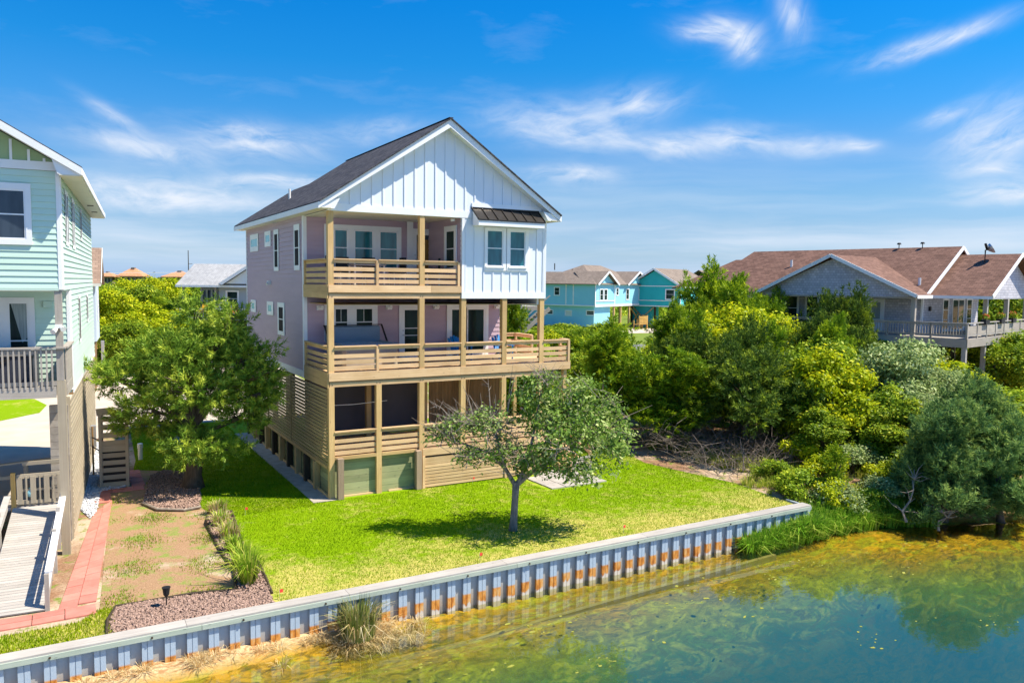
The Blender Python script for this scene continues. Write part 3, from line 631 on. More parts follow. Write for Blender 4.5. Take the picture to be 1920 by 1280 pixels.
# loose stones
def stones(name, poly, n, s, z, mat, seed, flat=0.6):
    rg = np.random.default_rng(seed); p = np.array(poly); x0, y0 = p.min(0); x1, y1 = p.max(0)
    P = np.stack([rg.uniform(x0, x1, n), rg.uniform(y0, y1, n)], -1); P = P[inside(P, poly)]; n = len(P)
    base = np.array([(1, 0, 0), (-0.4, 0.9, 0), (-0.6, -0.8, 0), (0.1, 0.1, 1), (0.1, -0.1, -1)], float)
    fc = np.array([(0, 1, 3), (1, 2, 3), (2, 0, 3), (1, 0, 4), (2, 1, 4), (0, 2, 4)])
    k = s*rg.uniform(0.5, 1.4, (n, 1, 1)); a = rg.uniform(0, 6.283, n); c, q = np.cos(a), np.sin(a)
    Rm = np.zeros((n, 3, 3)); Rm[:, 0, 0] = c; Rm[:, 0, 1] = -q; Rm[:, 1, 0] = q; Rm[:, 1, 1] = c; Rm[:, 2, 2] = flat
    V = np.einsum('nij,mj->nmi', Rm, base)*k+rg.normal(0, 0.12, (n, 5, 3))*k
    V += np.concatenate([P, z+rg.uniform(0, s*0.7, (n, 1))], 1)[:, None, :]
    F = (fc[None]+(np.arange(n)*5)[:, None, None]).reshape(-1, 3)
    return link(name, np_mesh(name, V.reshape(-1, 3), F, mat), kind='stuff')
BED1 = [(-5.6, 2.3), (-5.2, 1.2), (-4.5, 0.85), (-4.02, 0.95), (-3.75, 2.6), (-3.6, 4.6), (-3.9, 6.3), (-4.5, 6.9), (-5.0, 6.2), (-5.25, 4.6)]
BED2 = [(-7.05, -7.98), (-3.7, -7.98), (-3.62, -7.2), (-4.3, -6.75), (-5.2, -6.55), (-6.4, -6.45), (-6.85, -6.5), (-7.0, -7.2)]
BED3 = [(-4.25, -6.8), (-3.55, -7.3), (-3.42, -5.0), (-3.5, -3.4), (-3.25, -0.6), (-3.2, 0.05), (-3.75, 0.65), (-4.1, -0.9), (-4.15, -3.5), (-4.1, -5.4)]
GRAV = [(-7.15, 1.3), (-6.95, 2.15), (-6.75, 4.6), (-6.0, 4.9), (-5.85, 5.15), (-6.7, 5.4), (-6.4, 8.3), (-6.5, 14), (-7.05, 14), (-7.3, 8), (-7.5, 3)]
for i, (nm, pl, n, s, mt, lb) in enumerate((
    ('tree_bed_mulch', BED1, 5200, 0.055, stone_m, 'dark stone mulch ringing the juniper trunk'),
    ('corner_bed_mulch', BED2, 5200, 0.05, stone_m, 'reddish lava stone bed behind the bulkhead beside the solar light'),
    ('border_bed_mulch', BED3, 3600, 0.05, stone_m, 'narrow stone border bed under the row of grass tufts'),
    ('white_gravel', GRAV, 9000, 0.045, gravel_m, 'white gravel strip along the foot of the mint house'))):
    sheet('bed_soil' if mt is stone_m else 'gravel_base', pl, 0.022+0.004*(i == 2), stone_m if mt is stone_m else gravel_m)
    tag(stones(nm, pl, n, s, 0.03, mt, 40+i), lb, 'mulch' if mt is stone_m else 'gravel')
def edging(pts, label):
    t = tag(MB().tube([(x, y, 0.06+0.02*math.sin(i*2.1)) for i, (x, y) in enumerate(pts)], 0.035, 6).build('bed_edging', dark_pile), label, 'bed edging')
edging([(-3.2, 0.05), (-3.25, -0.6), (-3.5, -3.4), (-3.42, -5.0), (-3.52, -6.4), (-3.58, -7.3)], 'black bed edging on the lawn side of the border bed')
edging([(-3.75, 0.65), (-4.1, -0.9), (-4.15, -3.5), (-4.1, -5.4), (-4.3, -6.7)], 'black bed edging on the bare-soil side of the border bed')
edging([(-4.3, -6.72), (-5.2, -6.52), (-6.4, -6.42), (-6.85, -6.45), (-7.05, -7.2), (-7.1, -7.9)], 'dark bed edging round the reddish corner stone bed')
tag(MB().tube([(-5.6, 2.3, 0.06), (-5.25, 1.25, 0.08), (-4.5, 0.82, 0.06), (-4.0, 0.9, 0.08)], 0.05, 6).build('bed_log', twig), 'curved grey log edging in front of the juniper bed', 'log')

# ------------------------------------------------------------------ bulkhead
def pile_mat(name, web):
    m, t, b = new_mat(name); g = objvec(t); oi = t.new('ShaderNodeObjectInfo'); sep = t.new('ShaderNodeSeparateXYZ'); t.link(g, sep.inputs[0])
    ad = t.new('ShaderNodeVectorMath', operation='ADD'); t.link(g, ad.inputs[0]); m3 = t.math('MULTIPLY', oi.outputs['Random'], 30.0); t.link(m3, ad.inputs[1])
    n = t.noise(t.mapping(ad.outputs[0], (9, 9, 3)), 1.0, 5, 0.65); n2 = t.noise(ad.outputs[0], 26, 3)
    z = t.math('ADD', t.math('ADD', sep.outputs[2], t.math('MULTIPLY_ADD', oi.outputs['Random'], 0.10, -0.05)), t.math('MULTIPLY_ADD', n, 0.30, -0.15))
    blue = t.mix(n2, (0.29, 0.38, 0.47), (0.41, 0.49, 0.58))
    if web:
        c = t.ramp(t.math('ADD', z, 1.0), [(0.05, (0.06, 0.042, 0.018)), (0.30, (0.27, 0.19, 0.10)), (0.58, (0.32, 0.29, 0.25)), (0.9, (0.30, 0.37, 0.45))])
        col = t.mix(0.25, c, blue)
    else:
        rust = t.ramp(n, [(0.3, (0.60, 0.42, 0.20)), (0.5, (0.58, 0.24, 0.04)), (0.66, (0.34, 0.11, 0.02))])
        pale = t.mix(n2, (0.50, 0.45, 0.40), (0.62, 0.55, 0.44))
        c = t.ramp(z, [(0.0, 0.0), (1.0, 1.0)])
        k1 = t.math('MULTIPLY_ADD', t.math('ADD', sep.outputs[2], t.math('MULTIPLY_ADD', oi.outputs['Random'], 0.05, -0.025)), -24.0, -11.2, clamp=True)      # below the old water mark
        k1 = t.math('MULTIPLY', k1, t.math('MULTIPLY_ADD', z, 16.0, 12.6, clamp=True))
        low = t.math('MULTIPLY_ADD', z, -22.0, -16.2, clamp=True)
        col = t.mix(low, t.mix(k1, blue, rust), pale)
    t.link(col, b.inputs['Base Color']); b.inputs['Roughness'].default_value = 0.6; b.inputs['Specular IOR Level'].default_value = 0.3
    return m
pm_r, pm_w = pile_mat('vinyl_pile_rusted', False), pile_mat('vinyl_pile_web', True)
cap_g = wood('greenish_waler_wood', (0.30, 0.36, 0.29), (0.42, 0.47, 0.40), 0.08)
bk = thing('bulkhead', 'long blue sheet-pile bulkhead with a silvered timber cap along the pond', 'bulkhead', (0, -8.3, 0))
rp = MB(); rp.box(-0.105, -0.006, -0.075, 0.02, -1.4, 0.03); rp.box(0.006, 0.105, -0.075, 0.02, -1.4, 0.03); rp.box(-0.006, 0.006, -0.055, 0.015, -1.4, 0.03)
rm = rp.mesh('sheet_pile', pm_r); wm = MB().box(-0.112, 0.112, 0.0, 0.03, -1.4, 0.03).mesh('pile_web', pm_w)
x0 = 0.18-0.4365*33; k = 0
while x0+k*0.4365 < 13.75:
    x = x0+k*0.4365; o = link('sheet_pile', rm, bk); o.location = (x, 0, 0); w = link('pile_web', wm, bk); w.location = (x+0.218, 0, 0); k += 1
xs = [-14.3, -10.1, -5.6, -2.05, 2.2, 6.9, 11.2, 13.93]
for a, b_ in zip(xs, xs[1:]):
    piece('cap_board', bk, (a+0.004, 0.075, 0.09), (b_-0.004, 0.075, 0.09), 0.36, 0.045, silver_w)
    piece('waler', bk, (a+0.3, -0.11, 0.015), (b_-0.004 if b_ > 13 else b_+0.29, -0.11, 0.015), 0.045, 0.105, cap_g)
x = -13.6
bolt = MB().tube([(0, -0.16, 0.015), (0, -0.12, 0.015)], 0.022, 6).mesh('bolt', dark_pile)
while x < 13.8: o = link('bolt', bolt, bk); o.location = (x, 0, 0); x += 1.83
MB().box(13.86, 13.93, 0.03, 0.9, -1.2, 0.065).build('end_return', pm_w, bk)
ob = tag(MB().beam((-4.6, -9.7, -1.35), (4.5, -9.52, -1.06), 0.13, 0.2).beam((4.5, -9.52, -1.06), (11.3, -9.24, -0.98), 0.13, 0.2).build('sunken_timber', wood('algae_timber', (0.16, 0.13, 0.03), (0.30, 0.24, 0.07))), 'sunken straight timber lying just under the pond surface parallel to the bulkhead', 'timber')

# ------------------------------------------------------------------ the lilac house
H = thing('beach_house', 'three-level lilac house with white gable and new wooden decks', 'house')
R1, R2 = 4.352, 7.306                     # deck rims (top)
EX0, EX1, AX, EZ, AZ = -0.402, 8.977, 4.288, 10.047, 13.19
SL = (AZ-EZ)/(AX-EX0)
def roofz(x): return EZ+(x-EX0)*SL if x < AX else EZ+(EX1-x)*SL
# walls with lap siding
lap(H, 'siding', (0, 13.25), (0, 3.02), 4.12, 9.86, (-1, 0), lilac, 0.178)
lap(H, 'siding', (0, 3.02), (8.2, 3.02), R1, 6.85, (0, -1), lilac, 0.178)
lap(H, 'siding', (0, 3.02), (5.43, 3.02), R2, 9.8, (0, -1), lilac, 0.178)
lap(H, 'siding', (4.96, 3.02), (4.96, 0.06), R2, 9.8, (-1, 0), lilac, 0.178)
lap(H, 'siding', (8.2, 3.02), (8.2, 13.25), 4.0, 6.85, (1, 0), lilac, 0.178)
lap(H, 'siding', (8.53, 0.05), (8.53, 13.25), 6.85, 9.86, (1, 0), lilac, 0.178)
lap(H, 'siding', (8.53, 13.25), (0, 13.25), 4.0, 9.86, (0, 1), lilac, 0.178)
MB().box(0.03, 8.17, 3.05, 13.22, 3.86, 9.84).box(5.0, 8.5, 0.08, 3.05, 6.87, 9.84).build('wall', lilac, H)
for a, b_ in (((0, 3.02), (0, 13.27)),): MB().box(-0.035, 0.0, 3.02, 13.27, 3.85, 4.115).build('skirt_board', white, H)
MB().box(-0.035, 0.10, 2.985, 3.019, 3.85, 9.86).box(-0.035, -0.001, 3.021, 3.13, 4.12, 9.86).build('corner_board', white, H)
MB().box(-0.035, -0.001, 13.15, 13.27, 4.12, 9.86).build('corner_board', white, H)
# white bay and gable, board and batten
gz = 9.77
MB().prism([(4.942, 0, 6.85), (8.53, 0, 6.85), (8.53, 0, 9.765), (4.942, 0, 9.765)], (0, 0.1, 0)).build('bay_wall', white_b, H)
gp = [(0.0, 0.0, gz), (8.53, 0.0, gz), (8.53, 0, roofz(8.53)-0.16), (AX, 0, AZ-0.16), (0.0, 0, roofz(0.0)-0.16)]
MB().prism(gp, (0, 0.12, 0)).build('gable_wall', white_b, H)
gw = [o for o in H.children if o.name.startswith('gable_wall')][0]; bw = [o for o in H.children if o.name.startswith('bay_wall')][0]
x = 0.38
for i in range(22):
    xb = 0.375+0.3915*i
    if xb > 8.4: break
    z0 = 10.02 if xb < 5.2 else 10.34
    z1 = roofz(xb)-0.2
    if z1 > z0+0.1: piece('batten', gw, (xb, -0.012, z0), (xb, -0.012, z1), 0.055, 0.024, white_b, (0, 1, 0))
piece('frieze_board', gw, (0.0, -0.015, 9.895), (5.33, -0.015, 9.895), 0.03, 0.245, white)
piece('frieze_board', gw, (5.335, -0.02, 10.245), (8.3, -0.02, 10.245), 0.04, 0.18, white)
for xb in (5.1, 5.47, 5.85, 6.24, 6.63, 7.0, 7.38, 7.77, 8.15, 8.44):
    if 5.8 < xb < 7.78: piece('batten', bw, (xb, -0.012, 7.095), (xb, -0.012, 7.86), 0.05, 0.024, white_b, (0, 1, 0))
    else: piece('batten', bw, (xb, -0.012, 7.095), (xb, -0.012, 9.7), 0.05, 0.024, white_b, (0, 1, 0))
piece('base_board', bw, (4.942, -0.016, 6.97), (8.55, -0.016, 6.97), 0.032, 0.24, white)
piece('corner_board', bw, (5.0, -0.014, 7.092), (5.0, -0.014, 9.76), 0.11, 0.028, white, (0, 1, 0))
piece('corner_board', bw, (8.51, -0.014, 7.092), (8.51, -0.014, 9.76), 0.08, 0.028, white, (0, 1, 0))
MB().box(8.531, 8.56, -0.03, 0.14, 6.85, 9.8).build('corner_board', white, H)
w1 = window(H, (5.97, -0.002, 8.05), (1, 0, 0), (0, -1, 0), 0.67, 1.33, trims=(0.10, 0.13, 0.16, 0.10), rails=(0.5,), proud=0.05)
w2 = window(H, (6.94, -0.002, 8.05), (1, 0, 0), (0, -1, 0), 0.67, 1.33, trims=(0.13, 0.15, 0.16, 0.10), rails=(0.5,), proud=0.051)
for wx in (5.97, 6.94): piece('window_sill', bw, (wx-0.06, -0.05, 8.015), (wx+0.73, -0.05, 8.015), 0.07, 0.05, white)
# standing-seam awning over the bay windows
aw = MB().prism([(5.33, -0.003, 10.15), (5.33, -0.56, 9.72), (5.33, -0.56, 9.68), (5.33, -0.003, 10.11)], (2.86, 0, 0)).build('awning_roof', metal_dk, H)
for i in range(8):
    xs_ = 5.345+i*0.404; piece('standing_seam', aw, (xs_, -0.01, 10.165), (xs_, -0.56, 9.74), 0.028, 0.035, metal_dk)
piece('ridge_cap', aw, (5.32, -0.02, 10.165), (8.2, -0.02, 10.165), 0.06, 0.04, metal_dk)
MB().prism([(5.36, -0.033, 10.09), (5.36, -0.53, 9.67), (5.36, -0.53, 9.50), (5.36, -0.033, 9.50)], (2.80, 0, 0)).build('awning_box', white, H)
# roof slabs, fascia, soffits
def slab(name, poly, th, mat, parent):
    return MB().prism([tuple(p) for p in poly], (0, 0, -th)).build(name, mat, parent)
YF, YR, YE = -0.40, 11.2, 13.9
LX = 2.46; LZ = roofz(LX)
YG = YF-0.075
left = [(EX0, YG, EZ), (AX, YG, AZ), (AX, YR, AZ), (LX, YR, LZ), (LX, YE+0.2, LZ), (EX0, YE+0.2, EZ)]
right = [(AX, YG, AZ), (EX1, YG, EZ), (EX1, YE, EZ), (AX, YR, AZ)]
rfl = slab('roof', left, 0.05, roof_dk, H); rfr = slab('roof', right, 0.05, roof_dk, H)
slab('roof', [(LX, YR, LZ), (AX+1.5, YR, LZ-1.6), (AX+1.5, YE, LZ-1.6), (LX, YE+0.2, LZ)], 0.05, roof_dk, H)
MB().prism([(0, 13.26, 9.85), (8.53, 13.26, 9.85), (8.5, 13.26, roofz(8.5)-0.1), (LX+0.2, 13.26, LZ-0.2), (0, 13.26, roofz(0)-0.1)], (0, -0.1, 0)).build('rear_gable_wall', lilac, H)
piece('ridge_cap', H, (AX, YG, AZ-0.004), (AX, YR, AZ-0.004), 0.16, 0.016, roof_dk)
piece('fascia', H, (EX0-0.012, YF-0.01, EZ-0.15), (EX0-0.012, YE+0.2, EZ-0.15), 0.03, 0.19, white)
piece('fascia', H, (EX1+0.012, YF-0.01, EZ-0.15), (EX1+0.012, YE, EZ-0.15), 0.03, 0.19, white)
MB().box(EX0, 0.0, YF, YE, EZ-0.235, EZ-0.20).build('soffit', cream, H)
MB().box(8.56, EX1, YF, YE, EZ-0.235, EZ-0.20).build('soffit', cream, H)
for (xa, za, xb_, zb_) in ((EX0-0.02, EZ, AX, AZ), (EX1+0.02, EZ, AX, AZ)):
    d = Vector((xb_-xa, 0, zb_-za)).normalized()
    P = [(xa, YF-0.012, za-0.045), (xb_, YF-0.012, zb_-0.045), (xb_, YF-0.012, zb_-0.33), (xa, YF-0.012, za-0.26)]
    MB().prism(P, (0, 0.035, 0)).build('rake_board', white, H)
    P = [(xa, YF+0.025, za-0.24), (xb_, YF+0.025, zb_-0.27), (xb_, -0.002, zb_-0.27), (xa, -0.002, za-0.24)]
    MB().prism(P, (0, 0, 0.03)).build('soffit', white, H)
MB().prism([(EX0, YF+0.03, EZ-0.05), (0.3, YF+0.03, EZ+0.1), (0.12, YF+0.03, EZ-0.24), (EX0, YF+0.03, EZ-0.24)], (0, 0.36, 0)).build('eave_return', white, H)
MB().prism([(EX1, YF+0.03, EZ-0.05), (8.2, YF+0.03, EZ+0.1), (8.42, YF+0.03, EZ-0.24), (EX1, YF+0.03, EZ-0.24)], (0, 0.36, 0)).build('eave_return', white, H)
MB().tube([(1.05, 9.2, roofz(1.05)-0.1), (1.05, 9.2, roofz(1.05)+0.42)], 0.05, 8).build('vent_pipe', white_pl, H)
MB().box(0.02, 4.94, 0.0, 3.0, 9.775, 9.80).build('porch_ceiling', cream, H)
MB().box(0.2, 8.3, 0.15, 3.0, 6.62, 6.64).build('porch_ceiling', pine_g, H)
# windows of the left wall
ow = -0.028
def lw(y1, y0, z0, z1, gm, rails=(0.5,), trims=None):   # y1 = far (left) edge; trim outer sizes were measured
    tl, tr_, tb, tt = trims or (0.09, 0.09, 0.16, 0.16)
    return window(H, (ow, y1-tl, z0+tb), (0, -1, 0), (-1, 0, 0), y1-y0-tl-tr_, z1-z0-tb-tt, trims=(tl, tr_, tb, tt), glassmat=gm, rails=rails, k=0.022, proud=0.018)
lw(12.27, 10.52, 8.75, 9.53, pane_f, (), (0.14, 0.2, 0.2, 0.2)); lw(9.23, 8.1, 8.88, 9.53, pane_f, (), (0.16, 0.2, 0.17, 0.15))
lw(7.56, 6.74, 7.83, 9.52, pane_s, (0.5,), (0.10, 0.14, 0.14, 0.17)); lw(4.28, 3.46, 7.83, 9.54, pane_s, (0.5,), (0.09, 0.13, 0.16, 0.2))
lw(8.95, 7.77, 5.97, 6.54, pane_f, (), (0.2, 0.3, 0.13, 0.13)); lw(7.02, 5.86, 5.23, 6.55, pane_s, (0.5,), (0.18, 0.22, 0.14, 0.17))
lw(12.3, 11.2, 5.97, 6.54, pane_f, (), (0.2, 0.3, 0.13, 0.13))
MB().box(-0.14, 0.0, 8.22, 8.45, 7.25, 7.42).tube([(-0.12, 8.3, 7.36), (-0.2, 8.2, 7.28)], 0.05, 7).build('dryer_vent', white_pl, H)
MB().box(-0.2, 0.0, 7.0, 7.4, 9.79, 9.81).build('soffit_vent', metal_lt, H)
# upper porch wall
yo = 3.02-0.028
MB().box(0.75, 3.79, yo-0.03, yo, 9.37, 9.54).box(0.75, 1.13, yo-0.03, yo, 8.1, 9.369).box(1.64, 1.90, yo-0.03, yo, 8.1, 9.369).box(2.64, 2.90, yo-0.03, yo, 8.1, 9.369).box(3.63, 3.79, yo-0.03, yo, 8.1, 9.369).build('window_surround', white, H)
for wx, ww in ((1.13, 0.51), (1.90, 0.74), (2.90, 0.73)): window(H, (wx, yo, 7.95), (1, 0, 0), (0, -1, 0), ww, 1.41, trims=(0, 0, 0, 0), rails=(0.52,))
MB().box(4.03, 4.28, yo-0.03, yo, R2, 9.8).box(5.22, 5.42, yo-0.03, yo, R2, 9.8).box(4.281, 5.219, yo-0.03, yo, 9.43, 9.52).build('door_surround', white, H)
def glass_door(x0, x1, z0, z1, gx0, gx1, gz0, gz1, hx, gm, y=yo, rails=()):
    d = MB(); d.box(x0, gx0, y-0.025, y, z0, z1).box(gx1, x1, y-0.025, y, z0, z1).box(gx0, gx1, y-0.025, y, gz1, z1).box(gx0, gx1, y-0.025, y, z0, gz0)
    o = d.build('door', white, H); MB().box(gx0-0.01, gx1+0.01, y-0.008, y-0.002, gz0-0.01, gz1+0.01).build('pane', gm, o)
    MB().tube([(hx, y-0.025, z0+0.98), (hx, y-0.075, z0+0.98)], 0.028, 8).tube([(hx, y-0.075, z0+0.98), (hx+0.09, y-0.075, z0+0.98)], 0.012, 6).tube([(hx, y-0.025, z0+1.16), (hx, y-0.05, z0+1.16)], 0.03, 8).build('handle', metal_lt, o)
    return o
glass_door(4.285, 5.215, R2+0.02, 9.425, 4.43, 5.08, 7.5, 9.28, 4.36, pane_n)
MB().box(4.76, 4.98, yo-0.0095, yo-0.0085, 7.6, 9.1).build('interior_curtain', plain('ochre_curtain', (0.22, 0.12, 0.03), (0.3, 0.17, 0.05), 4.0, 0.9), H)
window(H, (4.932, 1.28, 7.95), (0, -1, 0), (-1, 0, 0), 0.72, 1.41, trims=(0.16, 0.2, 0.1, 0.17), glassmat=pane_d, rails=(0.52,))
# main-deck wall
MB().box(0.74, 2.81, yo-0.03, yo, 6.42, 6.59).box(0.74, 1.13, yo-0.03, yo, 5.2, 6.419).box(1.64, 1.94, yo-0.03, yo, 5.2, 6.419).box(2.63, 2.81, yo-0.03, yo, 5.2, 6.419).build('window_surround', white, H)
for wx, ww in ((1.13, 0.51), (1.94, 0.69)): window(H, (wx, yo, 5.22), (1, 0, 0), (0, -1, 0), ww, 1.2, trims=(0, 0, 0, 0), rails=(0.56,), muntins=((0.47, 0.58, 0.97),), glassmat=pane_d)
MB().box(3.70, 3.79, yo-0.03, yo, R1, 6.585).box(4.62, 4.72, yo-0.03, yo, R1, 6.585).box(3.791, 4.619, yo-0.03, yo, 6.47, 6.585).build('door_surround', white, H)
dd = glass_door(3.795, 4.615, R1+0.02, 6.465, 3.93, 4.56, 4.6, 6.33, 3.86, pane_d)
MB().box(3.94, 4.55, yo-0.012, yo-0.009, 5.60, 5.63).box(3.94, 4.55, yo-0.012, yo-0.009, 5.32, 5.35).build('muntin', white, dd)
MB().box(5.75, 5.89, yo-0.04, yo, R1, 6.56).box(7.50, 7.65, yo-0.04, yo, R1, 6.56).box(5.891, 7.499, yo-0.04, yo, 6.42, 6.56).build('door_surround', white, H)
for a, b_ in ((5.89, 6.66), (6.62, 7.50)):
    o = MB().box(a, a+0.09, yo-0.03, yo, R1+0.02, 6.42).box(b_-0.07, b_, yo-0.03, yo, R1+0.02, 6.42).box(a+0.09, b_-0.07, yo-0.03, yo, 6.33, 6.42).box(a+0.09, b_-0.07, yo-0.03, yo, R1+0.02, R1+0.2).build('sliding_door', white, H)
    MB().box(a+0.085, b_-0.065, yo-0.014, yo-0.006, R1+0.19, 6.34).build('pane', pane_d, o)
    if a < 6: MB().box(a+0.03, a+0.06, yo-0.06, yo-0.031, 5.1, 5.5).build('handle', metal_lt, o)
for lx in (0.45, 3.15, 5.15, 7.93):
    o = MB().box(lx, lx+0.25, yo-0.025, yo, 6.36, 6.53).build('wall_light', white, H)
    MB().box(lx+0.02, lx+0.14, yo-0.13, yo-0.026, 6.37, 6.47).box(lx+0.13, lx+0.24, yo-0.11, yo-0.026, 6.41, 6.51).build('lamp_head', white_pl, o)
MB().tube([(4.75, 0.25, 9.70), (4.62, 0.18, 9.68)], 0.05, 8).build('flood_light', white_pl, H)

# ---- decks, posts, beams, rims
def deck(name, x0, x1, y0, y1, z, mat):
    mb = MB(); y = y0
    while y < y1-0.02: mb.box(x0, x1, y, min(y1, y+0.138), z-0.035, z); y += 0.144
    return mb.build(name, mat, H)
deck('upper_deck', 0.05, 4.93, 0.05, 3.0, R2+0.01, pine); deck('main_deck', 0.05, 9.72, 0.05, 2.99, R1+0.01, pine)
deck('main_deck', 8.24, 9.72, 2.995, 4.3, R1+0.01, pine); deck('lower_deck', 0.05, 8.5, 0.05, 3.38, 1.46, pine)
piece('rim_board', H, (0.0, -0.02, 7.182), (3.72, -0.02, 7.182), 0.04, 0.247, pine); piece('rim_board', H, (3.725, -0.02, 7.182), (4.935, -0.02, 7.182), 0.04, 0.247, pine)
piece('beam', H, (0.03, 0.03, 6.925), (4.92, 0.03, 6.925), 0.05, 0.155, pine); piece('beam', H, (0.03, 0.085, 6.98), (4.92, 0.085, 6.98), 0.05, 0.24, pine_g)
piece('rim_board', H, (-0.02, 0.0, 7.182), (-0.02, 3.0, 7.182), 0.04, 0.247, pine_g); piece('beam', H, (-0.02, 0.0, 6.955), (-0.02, 3.0, 6.955), 0.04, 0.2, pine_g)
for a, b_ in ((0.0, 4.9), (4.905, 9.76)): piece('rim_board', H, (a, -0.02, 4.205), (b_, -0.02, 4.205), 0.04, 0.29, pine)
piece('beam', H, (0.03, 0.03, 3.93), (8.55, 0.03, 3.93), 0.05, 0.15, pine); piece('beam', H, (0.03, 0.085, 3.97), (8.55, 0.085, 3.97), 0.05, 0.24, pine_g)
piece('rim_board', H, (-0.02, 0.0, 4.205), (-0.02, 2.98, 4.205), 0.04, 0.29, pine_g); piece('beam', H, (-0.02, 0.0, 3.945), (-0.02, 2.98, 3.945), 0.04, 0.22, pine_g)
piece('rim_board', H, (9.74, 0.0, 4.205), (9.74, 4.3, 4.205), 0.04, 0.29, pine_g)
MB().box(8.25, 8.53, 0.1, 13.2, 6.62, 6.85).build('floor_edge', white, H)
PW = 0.19
def post(x, y, z0, z1, w=PW, mat=pine_g): return piece('post', H, (x+w/2, y+w/2, z0), (x+w/2, y+w/2, z1), w, w, mat, (0, 1, 0))
post(0.0, 0.0, R2, 9.77); post(3.30, 0.0, R2, 9.77)
for x in (0.0, 3.30, 4.95, 6.67, 8.33): post(x, 0.0 if x != 3.3 else 0.005, R1, 6.85)
for x in (0.0, 1.68, 3.30, 4.95, 6.67, 8.33): post(x, -0.005 if x == 1.68 else 0.0, -0.3, 3.86)
post(9.5, 0.05, -0.3, 4.06, 0.15); post(9.5, 4.0, -0.3, 4.06, 0.15)
for x, y in ((2.3, 2.8), (4.6, 2.7), (8.33, 3.0), (3.3, 7.5), (6.7, 7.5), (0.1, 8.5), (3.3, 11.5), (0.1, 12.9), (6.7, 12.9)): post(x, y, -0.3, 3.86)
bolt_m = MB().tube([(0, 0.0, 0), (0, -0.012, 0)], 0.016, 6).mesh('bolt', dark_pile)
for (x, z) in ((0.13, 6.92), (3.33, 6.93), (3.42, 6.93), (0.12, 3.93), (1.70, 3.93), (1.82, 3.93), (3.33, 3.93), (3.44, 3.94), (4.98, 3.93), (5.09, 3.93), (6.71, 3.93), (6.8, 3.93)):
    o = link('bolt', bolt_m, H); o.location = (x, 0.006, z)
# ---- railings: cap and sub-rail in one mesh, boards and small posts as sub-parts
def railing(name, p, q, z, out, stops, n=3, cap=True, h=0.89, mat=pine, ends=()):
    """p,q plan ends; stops = list of (a,b) spans along p->q between posts; out = outward normal"""
    p, q = Vector((*p, 0)), Vector((*q, 0)); u = (q-p).normalized(); o3 = Vector((*out, 0)); mb = MB(); up_ = Vector((0, 0, 1))
    for a, b_ in stops:
        A, B = p+u*a, p+u*b_
        mb.beam(A+o3*0.02+up_*(z+h-0.02), B+o3*0.02+up_*(z+h-0.02), 0.15, 0.038)
        mb.beam(A-o3*0.01+up_*(z+h-0.10), B-o3*0.01+up_*(z+h-0.10), 0.038, 0.105)
    r = mb.build(name, mat, H)
    for a, b_ in stops:
        for k in range(n):
            zc = z+0.13+k*0.205
            piece('rail_board', r, p+u*(a+0.004)+o3*0.0+up_*zc, p+u*(b_-0.004)+o3*0.0+up_*zc, 0.036, 0.132, mat)
    for a in ends: piece('rail_post', r, p+u*a+o3*0.02+up_*z, p+u*a+o3*0.02+up_*(z+h-0.042), 0.088, 0.088, mat, (0, 1, 0))
    return r
railing('upper_railing', (0, 0.04), (4.94, 0.04), R2, (0, -1), [(0.19, 1.68), (1.77, 3.30), (3.49, 4.78)], ends=(1.725, 4.83))
railing('upper_railing', (0.04, 0), (0.04, 3.0), R2, (-1, 0), [(0.19, 2.9)], ends=(2.93,), mat=pine_g)
railing('main_railing', (0, 0.04), (9.76, 0.04), R1, (0, -1), [(0.19, 1.68), (1.77, 3.30), (3.49, 4.95), (5.14, 6.67), (6.86, 8.33), (8.52, 9.66)], ends=(1.725, 9.70))
railing('main_railing', (0.04, 0), (0.04, 2.98), R1, (-1, 0), [(0.19, 2.9)], ends=(2.93,), mat=pine_g)
railing('main_railing', (9.70, 0), (9.70, 4.3), R1, (1, 0), [(0.09, 0.62)], ends=(0.66,)); railing('main_railing', (9.70, 0), (9.70, 4.3), R1, (1, 0), [(2.9, 4.25)], ends=(2.86, 4.25))
railing('main_railing', (8.24, 4.26), (9.7, 4.26), R1, (0, 1), [(0.0, 1.42)])
railing('lower_railing', (0, 0.06), (4.94, 0.06), 1.44, (0, -1), [(0.19, 1.68), (1.87, 3.30)])
railing('lower_railing', (3.3, 0.06), (8.5, 0.06), 1.44, (0, -1), [(0.19, 1.65), (1.84, 3.37), (3.56, 5.03)])
# ---- front of the lower level: green planks, short piles, slatted panel that stands proud
for k in range(6):
    z = 0.02+k*0.232
    for a, b_ in ((0.2, 1.68), (1.88, 3.30)): piece('plank', H, (a, 0.17, z+0.114), (b_, 0.17, z+0.114), 0.05, 0.226, plank_g)
for a, b_ in ((0.2, 1.68), (1.88, 3.12)): piece('ledger', H, (a, 0.02, 1.40), (b_, 0.02, 1.40), 0.05, 0.11, pine_g); piece('toe_board', H, (a+0.28, 0.1, 0.03), (b_, 0.1, 0.03), 0.06, 0.07, pine)
for x in (0.235, 3.10): piece('short_pile', H, (x+0.105, -0.12, -0.2), (x+0.105, -0.12, 1.42), 0.2, 0.2, wood('pinkish_pile', (0.28, 0.20, 0.14), (0.38, 0.28, 0.2)) if x < 1 else MATS['pinkish_pile'], (0, 1, 0))
yp = -0.13
piece('rim_board', H, (3.37, yp, 1.33), (8.5, yp, 1.33), 0.045, 0.25, pine)
